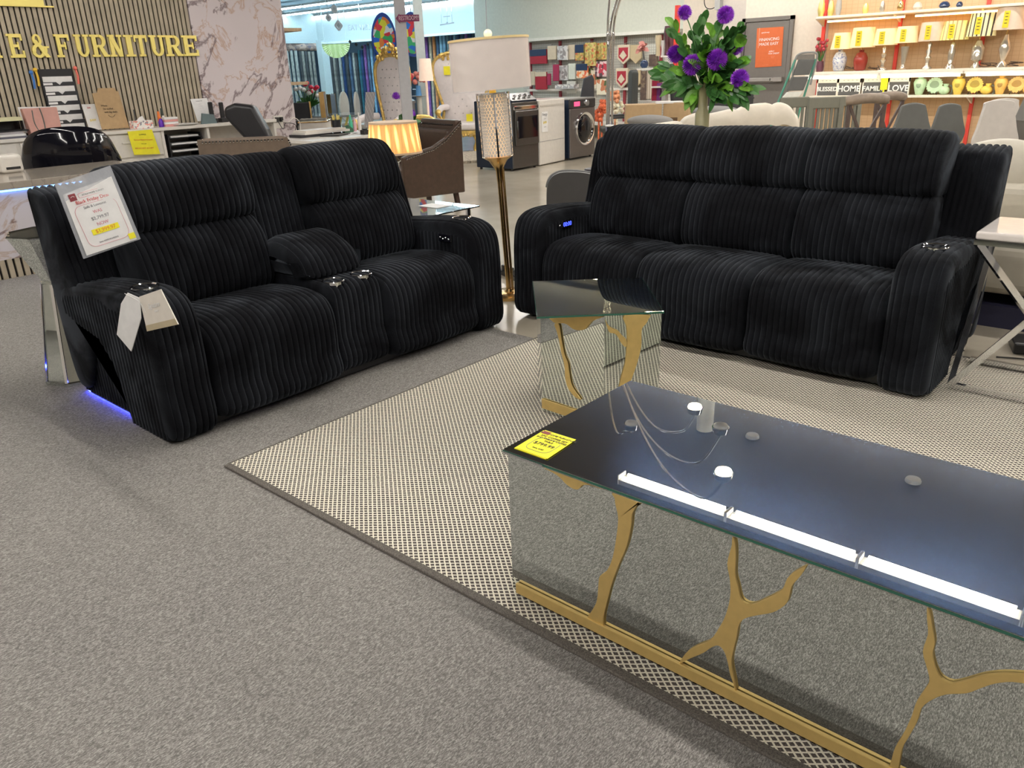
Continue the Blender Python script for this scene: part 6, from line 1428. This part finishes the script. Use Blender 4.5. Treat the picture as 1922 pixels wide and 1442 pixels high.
for s_ in (1461-25, 1508-25): P('foot', G().b2((-.02, -.02, 0), (.02, .02, max(.01, z(330)+.0)+.01)), BLACK, t, loc=U*((s_-1500)*m_))

# lamp gondola
GYR = RY-.50
LG = yp(1527, 100, GYR).x
t = T('lamp_gondola', 'long gondola of white shelves with red uprights and pale back panel on the right', 'shelving', (LG, RY-.02, 0))
Zt, Zm, Zl = yp(1700, 17, GYR).z-.02, yp(1700, 131, GYR).z, yp(1760, 178.5, GYR).z
PEACH = mk_grid('peach_pegboard', (.60, .40, .22), (.53, .34, .18), .09, .055, .12)
P('back_panel', G().b2((.03, -.03, 0), (6.6, 0, Zt+.5)), PEACH, t)
ux = [yp(x, 90, RY-.06).x-LG for x in (1543, 1686, 1842)]; ux = [ux[0]+1.2*k*((ux[2]-ux[0])/2.4) for k in range(6)]
for x_ in ux: P('upright', G().b2((x_-.025, -.07, 0), (x_+.025, -.03, Zt+.5)), REDST, t)
for z_, dp in ((Zt, .48), (Zm, .48), (Zl, .48)):
    P('shelf', G().b2((-.02, -dp, z_-.035), (6.6, -.03, z_)), M('shelf_enamel', (.82, .76, .64), .4), t, bev=.004)
    for x_ in ux: P('shelf_bracket', G().prism([(-.07, z_-.035), (-dp+.06, z_-.035), (-.07, z_-.14)], (x_-.01, 0, 0), (0, 1, 0), (0, 0, 1), .02), M('shelf_enamel', (.82, .76, .64)), t)
# warm tube lights fixed under the lamp shelf
WT = M('warm_shelf_tube', (1, 1, 1), .5, emit=7, ecol=(1., .90, .66))
for k in range(5):
    xa = LG-.08+1.16*k
    tt = T('shelf_light', 'fluorescent batten under the lamp shelf, %s' % ['leftmost by the step ladder', 'second from the step ladder', 'third from the step ladder', 'fourth from the step ladder', 'rightmost'][k], 'light', (xa, GYR-.035, Zm-.10), 0, 'battens under the lamp shelf')
    P('housing', G().b2((0, -.03, .03), (1.14, .045, .064)), WHITE, tt); P('tube', G().b2((.03, -.04, -.005), (1.11, -.005, .03)), WT, tt)
WT2 = M('amber_shelf_tube', (1, 1, 1), .5, emit=9, ecol=(1., .55, .22))
for k in range(4):
    tt = T('shelf_light', 'amber tube hidden beneath the top shelf, section %s' % 'abcd'[k] if False else 'amber tube light tucked under the top shelf', 'light', (LG+.1+1.3*k, RY-.30, Zt-.075), 0, 'amber tubes under the top shelf')
    P('tube', G().b2((0, -.015, -.012), (1.15, .015, .012)), WT2, tt); P('housing', G().b2((0, -.03, .012), (1.15, .03, .038)), WHITE, tt)
onS = lambda x, z_, dy=.0: Vector((yp(x, {Zm: 133, Zt: 15, Zl: 179}[z_], GYR+.16+dy).x, GYR+.16+dy, z_+.001))
def shade_lamp(label, x, h_px, base, r0, r1, sh, smat, bh, bmat, tag_=True, emit=True):
    q = onS(x, Zm, .04); m = mpp(q)
    t = T('table_lamp', label, 'lamp', q, 0, 'table lamps on the shelf'); H = h_px*m
    P('lamp_base', G().lathe([(a*m, b*bh*m) for a, b in base], n=20), bmat, t, True)
    P('neck', G().lathe([(.012, bh*m), (.012, H-sh*m+.04)], n=10), BRASS, t)
    o = P('lamp_shade', G().lathe([(r0*m, H-sh*m), (r1*m, H)], n=32), smat, t, True)
    P('bulb', G().ball((0, 0, H-sh*m*.5), .035, 8), M('warm_shelf_bulb', (1, .85, .6), .5, emit=4, ecol=(1, .70, .35)), t)
    if tag_:
        k = G().b2((-5.5*m, -r0*m*1.02-.004, H-sh*m*.92), (4*m, -r0*m*1.02, H-sh*m*.18)); tg_ = P('price_tag', k, M('yellow_tag', (.85, .62, .02), .6), t)
        g = G(); 
        for j in range(4): g.b2((-3*m, -r0*m*1.02-.006, H-sh*m*(.28+.14*j)), (1.5*m, -r0*m*1.02-.004, H-sh*m*(.31+.14*j)))
        P('tag_print', g, INK, tg_)
    return t
CRS = M('cream_lamp_shade', (.88, .70, .42), .7, emit=.30, ecol=(1, .72, .36)); GRS = M('greige_lamp_shade', (.72, .58, .45), .7, emit=.08, ecol=(1, .70, .5))
STS = mk_stripe('gold_striped_shade', [(.98, .85, .30), (.98, .85, .30), (.42, .32, .14)], .055, 0, emit=.25); STB = mk_stripe('black_gold_striped_shade', [(.98, .88, .45), (.98, .86, .42), (.05, .04, .03)], .055, 0, emit=.22)
URN = [(7, 0), (10, .05), (12.5, .45), (12, .62), (8, .85), (4, .90), (4.5, 1.0)]
CAND = [(9, 0), (8.5, .06), (3.5, .14), (3, .3), (6, .42), (3, .52), (5, .66), (2.5, .76), (4, .92), (2, 1.0)]
SILV = M('antique_silver', (.62, .56, .46), .25, .7); MERC = M('mercury_glass', (.75, .68, .56), .1, .7)
BLP = mk_splotch('blue_white_porcelain', [(.75, .74, .74), (.62, .64, .70), (.8, .78, .76), (.70, .70, .72), (.28, .32, .5)], 60); OXB = M('oxblood_glaze', (.34, .045, .03), .2)
LMP = [('blue and white porcelain lamp with lit cream shade, leftmost on the shelf', 1574, 66, URN, 19, 14, 28, CRS, 38, BLP), ('oxblood red jar lamp with lit cream shade', 1613, 74, URN, 22, 19, 34, CRS, 36, OXB),
 ('slim glass candlestick lamp with cream shade', 1655, 71, CAND, 21, 18, 28, CRS, 41, MERC), ('fluted glass column lamp with cream shade by the red upright', 1693, 74, [(9, 0), (4, .1), (3.5, .25), (7, .85), (7.5, 1.0)], 20, 17, 28, CRS, 40, MERC),
 ('silver baluster lamp with greige shade', 1738, 80, CAND, 21, 19, 32, GRS, 46, SILV), ('mercury glass baluster lamp with gold striped shade', 1781, 81, [(10, 0), (8, .08), (4, .2), (6, .45), (6.5, .65), (4, .8), (5, .9), (2, 1)], 24, 19, 32, STS, 45, MERC),
 ('clear cylinder lamp with black and gold striped shade', 1829, 93, [(10, 0), (6, .12), (4, .22), (10, .3), (11, .75), (7, .85), (4, 1)], 25, 20, 39, STB, 47, MERC), ('ornate glass urn lamp with plastic-wrapped greige shade, rightmost', 1878, 102, [(10, 0), (8, .1), (4, .2), (10, .55), (8, .75), (5, .85), (3, 1.0)], 26, 22, 38, GRS, 56, MERC)]
for a in LMP: shade_lamp(*a)
# blossoms and cords at the ends of the lamp shelf
q = onS(1538, Zm, .05); m = mpp(q); t = T('flower_vase', 'red orchid stems in a small dark pot at the left end of the lamp shelf', 'vase with flowers', q)
P('pot', G().lathe([(.05, 0), (.06, .08), (.05, .16)], n=12), M('plum_pot', (.12, .04, .06), .4), t, True); g = G(); g3 = G(); r_ = random.Random(12)
for i in range(16): v = Vector((r_.uniform(-.09, .11), r_.uniform(-.05, .05), r_.uniform(.30, .50))); g.ball(v, .028, 5); g3.tube([(0, 0, .12), v*.6, v], .005, 4)
P('red_blossoms', g, M('dusty_red_petal', (.45, .05, .07), .6), t, True); P('stems', g3, LEAF2, t)
for k, x in enumerate((1590, 1640, 1850, 1905)):
    q = onS(x, Zm, .0); r_ = random.Random(k); pts = [(r_.uniform(-.12, .12), r_.uniform(-.04, .08), .008+abs(r_.uniform(0, .07))) for _ in range(8)]
    O('tangled_wire', 'loose tangled lamp cord on the lamp shelf, %s' % ['between the porcelain and red lamps', 'left of the candlestick lamp', 'right of the clear cylinder lamp', 'at the right end'][k], 'cord', G().tube(cr(pts), .006, 5), M('dark_cord', (.08, .05, .03), .6), q, group='tangled wires on the lamp shelf')
# ornaments on the top shelf
for k, (x, nm, r, h, mt) in enumerate(((1542, 'gold lattice urn', 6.5, 30, GOLD), (1560, 'second gold lattice urn', 6, 26, GOLD), (1574, 'grey bud vase', 5.5, 34, M('grey_glaze', (.45, .42, .38), .4)), (1625, 'gold pot', 6, 18, GOLD), (1656, 'silver-gold goblet', 5, 20, SILV), (1690, 'dark metal figurine', 6, 18, BRASS), (1722, 'white square pot', 8.5, 14, M('cream_pot', (.70, .62, .5), .5)), (1772, 'navy box', 10, 12, M('navy_glaze', (.02, .04, .10))), (1800, 'small navy box', 6, 10, M('navy_glaze', (.02, .04, .10))))):
    q = onS(x, Zt, .02); m = mpp(q); O('shelf_ornament', nm+' on the top shelf above the lamps', 'ornament', G().lathe([(r*.6*m, 0), (r*m, h*.35*m), (r*.8*m, h*.75*m), (r*.4*m, h*m)], n=14), mt, q, smooth=True, group='ornaments on the top shelf')
# word signs on the low shelf
for k, (x0, x1, s, sz) in enumerate(((1533, 1569, 'BLESSED', .085), (1572, 1612, 'HOME', .12), (1618, 1657, 'FAMILY', .095), (1666, 1703, 'LOVE', .12))):
    a = yp(x0, 178, GYR+.1).x; b = yp(x1, 178, GYR+.1).x; hh = .19; t = T('word_sign', f'grey framed sign reading {s} on the low shelf', 'sign', (a, GYR+.1, Zl+.001), 0, 'word signs on the low shelf')
    P('board', G().b2((0, 0, 0), (b-a, .02, hh)), M('grey_board', (.10, .10, .105), .6), t); P('white_frame', G().b2((-.012, -.004, 0), (.004, .03, hh+.13)).b2((b-a-.004, -.004, 0), (b-a+.012, .03, hh+.13)).b2((-.012, -.004, hh), (b-a+.012, .02, hh+.13)), WHITE, t)
    TX('sign_word', s, sz*1.05, PAPER, t, ((b-a)/2, -.004, hh/2), (1, 0, 0), (0, 0, 1), .002, bold=.002)
    g = G(); [g.b2(((b-a)*(.2+.2*j), -.007, hh+.03), ((b-a)*(.28+.2*j), -.003, hh+.036)) for j in range(4)]; P('hook_row', g, GREYINK, t)
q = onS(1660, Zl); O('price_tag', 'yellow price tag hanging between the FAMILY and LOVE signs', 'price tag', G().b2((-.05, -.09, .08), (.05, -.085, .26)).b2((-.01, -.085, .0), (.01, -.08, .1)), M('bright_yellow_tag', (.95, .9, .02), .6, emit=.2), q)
# vases, plates on stands
VC = [('pale mint green', (.50, .70, .48)), ('golden yellow', (.85, .62, .12)), ('pale orange', (.82, .50, .14))]
for k, (xv, xp_, xs) in enumerate(((1724, 1751, 1773), (1796, 1826, 1852), (1875, 1904, 1932))):
    nm, c = VC[k]; mt = M(nm.replace(' ', '_')+'_ceramic', c, .35, noise=.1); mk_ = M('brown_medallion_%d' % k, tuple(v*.55 for v in c), .5)
    q = onS(xv, Zl); m = mpp(q); h = 32*m
    t = T('ceramic_vase', nm+' ceramic vase with a medallion on the low shelf', 'vase', q, 0, 'vases on the low shelf'); P('vase_body', G().lathe([(6*m, 0), (9*m, h*.3), (11.5*m, h*.65), (9*m, h*.85), (4*m, h*.9), (6*m, h)], n=22), mt, t, True); P('medallion', G().ball((0, -10*m, h*.55), 4.5*m, 8, (1, .3, 1.2)), mk_, t, True)
    q = onS(xp_, Zl); m = mpp(q); t = T('scalloped_plate', nm+' scalloped decorative plate on a black stand', 'plate', q, 0, 'plates on the low shelf'); R3 = 15*m
    pts = [((R3 if j % 2 else R3*.86)*math.cos(PI*j/20), R3*1.0+(R3 if j % 2 else R3*.86)*math.sin(PI*j/20)) for j in range(40)]
    P('plate_disc', G().prism(pts, (0, .0, .01), (1, 0, 0), (0, .12, .99), .015), mt, t); P('plate_centre', G().ball((0, .06, R3*1.0+.01), R3*.55, 12, (1, .1, 1)).xf(Matrix.Translation((0, -.06, 0))), mk_, t, True)
    P('stand', G().tube([(-R3*.5, -.05, .0), (-R3*.4, -.02, .04), (0, .06, .02), (R3*.4, -.02, .04), (R3*.5, -.05, .0)], .006, 5), BLACK, t)
    q = onS(xs, Zl); m = mpp(q); t = T('ceramic_vase', nm+' squat round jar with a dark handle on the low shelf', 'jar', q, 0, 'jars on the low shelf'); P('jar_body', G().ball((-.02, 0, 7.5*m), 8*m, 14, (1.25, 1, .95)), mt, t, True); P('neck', G().lathe([(4*m, 14*m), (5*m, 19*m)], n=12), mt, t)
    P('handle', G().tube(cr([(6*m, 0, 16*m), (11*m, 0, 13*m), (11*m, 0, 4*m), (9*m, 0, 0)]), .012, 6), M('grey_green_handle', (.12, .14, .12), .5), t, True)

# ================================================================ chairs and sofas behind the main sofa
def slat_chair(label, x0, x1, ytop, d, n, holes=False):
    p = az((x0+x1)/2, d, 200); m = mpp((p.x, p.y, .9)); h = zat(p, ytop+2); w_ = (x1-x0)*m/2
    t = T('dining_chair', label, 'chair', p, math.atan2(.654, .756), 'grey-green slat chairs')
    for s in (-1, 1): P('back_post', G().bar((s*w_, 0, h), (s*w_*.94, -.04, 0), .045), OLIVE, t)
    P('top_rail', G().b2((-w_, -.02, h-.10), (w_, .025, h+.01)), OLIVE, t, bev=.01)
    P('low_rail', G().b2((-w_, -.02, .52), (w_, .02, .60)), OLIVE, t)
    for k in range(n): xx = -w_+2*w_*(k+1)/(n+1); P('back_slat', G().b2((xx-.013, -.01, .6), (xx+.013, .012, h-.1)), OLIVE, t)
    P('seat', G().b2((-w_, -.05, .44), (w_, .42, .49)), OLIVE, t)
    for s in (-1, 1): P('front_leg', G().bar((s*w_, .40, .44), (s*w_, .40, 0), .045), OLIVE, t)
slat_chair('grey-green slat-back chair behind the end of the cream couch', 1467, 1517, 182, 9.9, 4)
slat_chair('grey-green slat-back chair under the BLESSED and HOME signs', 1521, 1578, 182, 9.0, 6)
slat_chair('grey-green slat-back chair half behind the cross-back chairs', 1574, 1612, 180, 10.6, 4)
BENT = M('weathered_bentwood', (.27, .21, .16), .6, noise=.2)
def cross_chair(label, x0, x1, y0, d):
    p = az((x0+x1)/2, d, 210); m = mpp((p.x, p.y, .9)); h = zat(p, y0); w_ = (x1-x0)*m/2
    t = T('crossback_chair', label, 'chair', p, math.atan2(.654, .756), 'cross-back chairs')
    P('top_rail', G().tube(cr([(-w_, .02, h-.045), (-w_*.5, -.02, h-.03), (0, -.035, h-.025), (w_*.5, -.02, h-.03), (w_, .02, h-.045)]), .04, 8), BENT, t, True)
    for s in (-1, 1): P('back_post', G().bar((s*w_*.88, .0, h-.06), (s*w_*.80, .0, 0), .028), M('dark_bronze', (.10, .07, .06), .5), t)
    P('cross_strap', G().bar((-w_*.86, -.01, h-.08), (w_*.78, -.01, .50), .02), M('dark_bronze', (.10, .07, .06)), t); P('cross_strap', G().bar((w_*.86, -.01, h-.08), (-w_*.78, -.01, .50), .02), M('dark_bronze', (.10, .07, .06)), t)
    P('seat', G().lathe([(w_*.95, .44), (w_, .46), (w_*.95, .49)], (0, .2, 0), 24), BENT, t)
    for s in (-1, 1): P('front_leg', G().bar((s*w_*.7, .38, .45), (s*w_*.75, .42, 0), .03), BENT, t)
cross_chair('cross-back bentwood chair in front, under the FAMILY sign', 1588, 1662, 178, 7.4)
cross_chair('cross-back bentwood chair behind, under the LOVE sign', 1640, 1694, 174, 8.6)
def shell(label, x0, x1, y0, y1, d, col, top=.52):
    p = az((x0+x1)/2, d, 215); m = mpp((p.x, p.y, .9)); h = zat(p, y0); hb = max(.46, zat(p, y1)-.05); w_ = (x1-x0)*m/2
    t = T('shell_chair', label, 'chair', p, math.atan2(.654, .756)+PI, None)
    pts = [(v.x, v.y) for v in cr([(-w_, hb, 0), (-w_*.86, hb+(h-hb)*.35, 0), (-w_*.66, h-(h-hb)*.18, 0), (-w_*top, h-.015, 0), (0, h, 0), (w_*top, h-.015, 0), (w_*.66, h-(h-hb)*.18, 0), (w_*.86, hb+(h-hb)*.35, 0), (w_, hb, 0), (w_*.6, hb-.1, 0), (-w_*.6, hb-.1, 0)], True, 4)]
    P('back_shell', G().prism(pts, (0, .22, 0), (1, 0, 0), (0, -.12, .99), .03), col, t, bev=.012, seg=3)
    P('seat_shell', G().b2((-w_*.9, -.24, .42), (w_*.9, .22, .47)), col, t, bev=.02, seg=3)
    for a in (-1, 1):
        for b in (-1, 1): P('leg', G().bar((a*.12, b*.12, .43), (a*.22, b*.22, 0), .03), WOOD, t)
    return t
shell('dark grey plastic shell chair beside the cross-back chairs', 1667, 1739, 189, 233, 7.6, GREYPL)
shell('dark grey plastic shell chair left of the white shell chair', 1738, 1803, 190, 236, 7.9, GREYPL)
WSH = M('white_plastic_shell', (.62, .57, .52), .4, coat=.2)
shell('white plastic shell chair in front, right of the grey shell chairs', 1818, 1902, 183, 250, 6.9, WSH, .60)
shell('white plastic shell chair just showing behind the front one', 1832, 1910, 181, 240, 8.7, WSH, .60)
# grey recliner cut by the right edge
p = az(1935, 7.6, 220); zt = zat(p, 172); t = T('grey_recliner', 'grey recliner back cut by the right edge of the picture', 'recliner', p, math.atan2(.654, .756)+.0)
m = mpp((p.x, p.y, 1.2)); RG = M('grey_recliner_fabric', (.17, .16, .145), .8)
P('backrest', G().prism([(-34*m, zt-.02), (-36*m, zt-.20), (-30*m, zt-.34), (-13*m, zt-.55), (40*m, zt-.7), (60*m, zt-.7), (60*m, zt+.08), (-10*m, zt+.06), (-18*m, zt+.0)], (0, 0, 0), (1, 0, 0), (0, 0, 1), -.3) if False else G().prism([(-36*m, zt-.20), (-12*m, zt-.55), (10*m, zt-1.0), (80*m, zt-1.0), (80*m, zt+.10), (-6*m, zt+.06), (-22*m, zt-.0)], (0, 0, 0), (1, 0, 0), (0, 0, 1), .3), RG, t, bev=.04, seg=3)
P('base', G().b2((0, -.6, 0), (.6, 0, .45)), RG, t, bev=.03)
# cream sofa far behind, between vase and slat chairs
CRM = M('cream_leather', (.74, .66, .54), .5, bump=.15, bscale=12, noise=.04)
p = az(1445, 6.9, 220); m = mpp((p.x, p.y, 1.0)); z = lambda y: zat(p, y)
t = T('cream_couch', 'cream leather couch with channelled back behind the sofa and vase', 'sofa', p, math.atan2(.654, .756))
outl = [(1210, 260), (1215, 232), (1250, 226), (1280, 222), (1300, 214), (1322, 208), (1340, 211), (1370, 206), (1400, 199), (1430, 195), (1460, 194), (1480, 196), (1495, 207), (1504, 222), (1506, 260)]
ol = [((x-1445)*m, z(y)) for x, y in outl]
prof = cr([(a, b, 0) for a, b in ol], False, 4)
g = G(); vs = []; n = len(prof); NL = 10
for j in range(NL+1):
    f = j/NL; ang = PI*f; dy = -.16*math.cos(ang)*1.0; dz = -.16*(1-math.sin(ang))**1.3
    for i, v in enumerate(prof):
        seam = -.022*math.exp(-((i % 9)-4)**2/1.0); vs.append((v.x, dy+.16, max(.45, v.y+dz+seam)))
for j in range(NL):
    for i in range(n-1): g.add([], []); g.f.append((j*n+i, j*n+i+1, (j+1)*n+i+1, (j+1)*n+i)); g.m.append(0)
g.v = vs; P('backrest', g, CRM, t, True)
P('couch_body', G().b2((ol[0][0], .0, .05), (ol[-1][0], .32, .60)), CRM, t); P('seat', G().b2((ol[0][0], .3, .05), (ol[-1][0], 1.0, .46)), CRM, t, bev=.05, seg=3)
# cream armchair right of the sofa, behind the chrome table
p = Vector((-.55, 5.45, 0)); 
CR2 = M('cream_grey_leather', (.50, .46, .38), .5, bump=.15, bscale=10)
t = T('cream_recliner', 'pale cream leather recliner behind the right end of the sofa', 'recliner', p, 0)
z = lambda y, Y: yp(1890, y, Y).z
P('back_cushion', G().ball((.16, .22, yp(1885, 262, 5.6).z-.25), .30, 20, (1.35, .6, .85)), CR2, t, True)
P('back_cushion', G().ball((-.45, .30, yp(1840, 258, 5.6).z-.24), .30, 20, (1.1, .5, .75)), CR2, t, True)
P('lumbar_pad', G().ball((.12, .14, .60), .30, 18, (1.3, .6, .62)), CR2, t, True)
P('seat', G().b2((-.75, -.62, .18), (.9, .25, .47)), CR2, t, bev=.07, seg=4)
P('couch_body', G().b2((-.78, .1, .05), (.92, .5, .68)), CR2, t, bev=.06, seg=3)
P('plinth', G().b2((-.7, -.60, 0), (.9, .45, .12)), M('navy_plinth', (.02, .02, .05), .6), t)
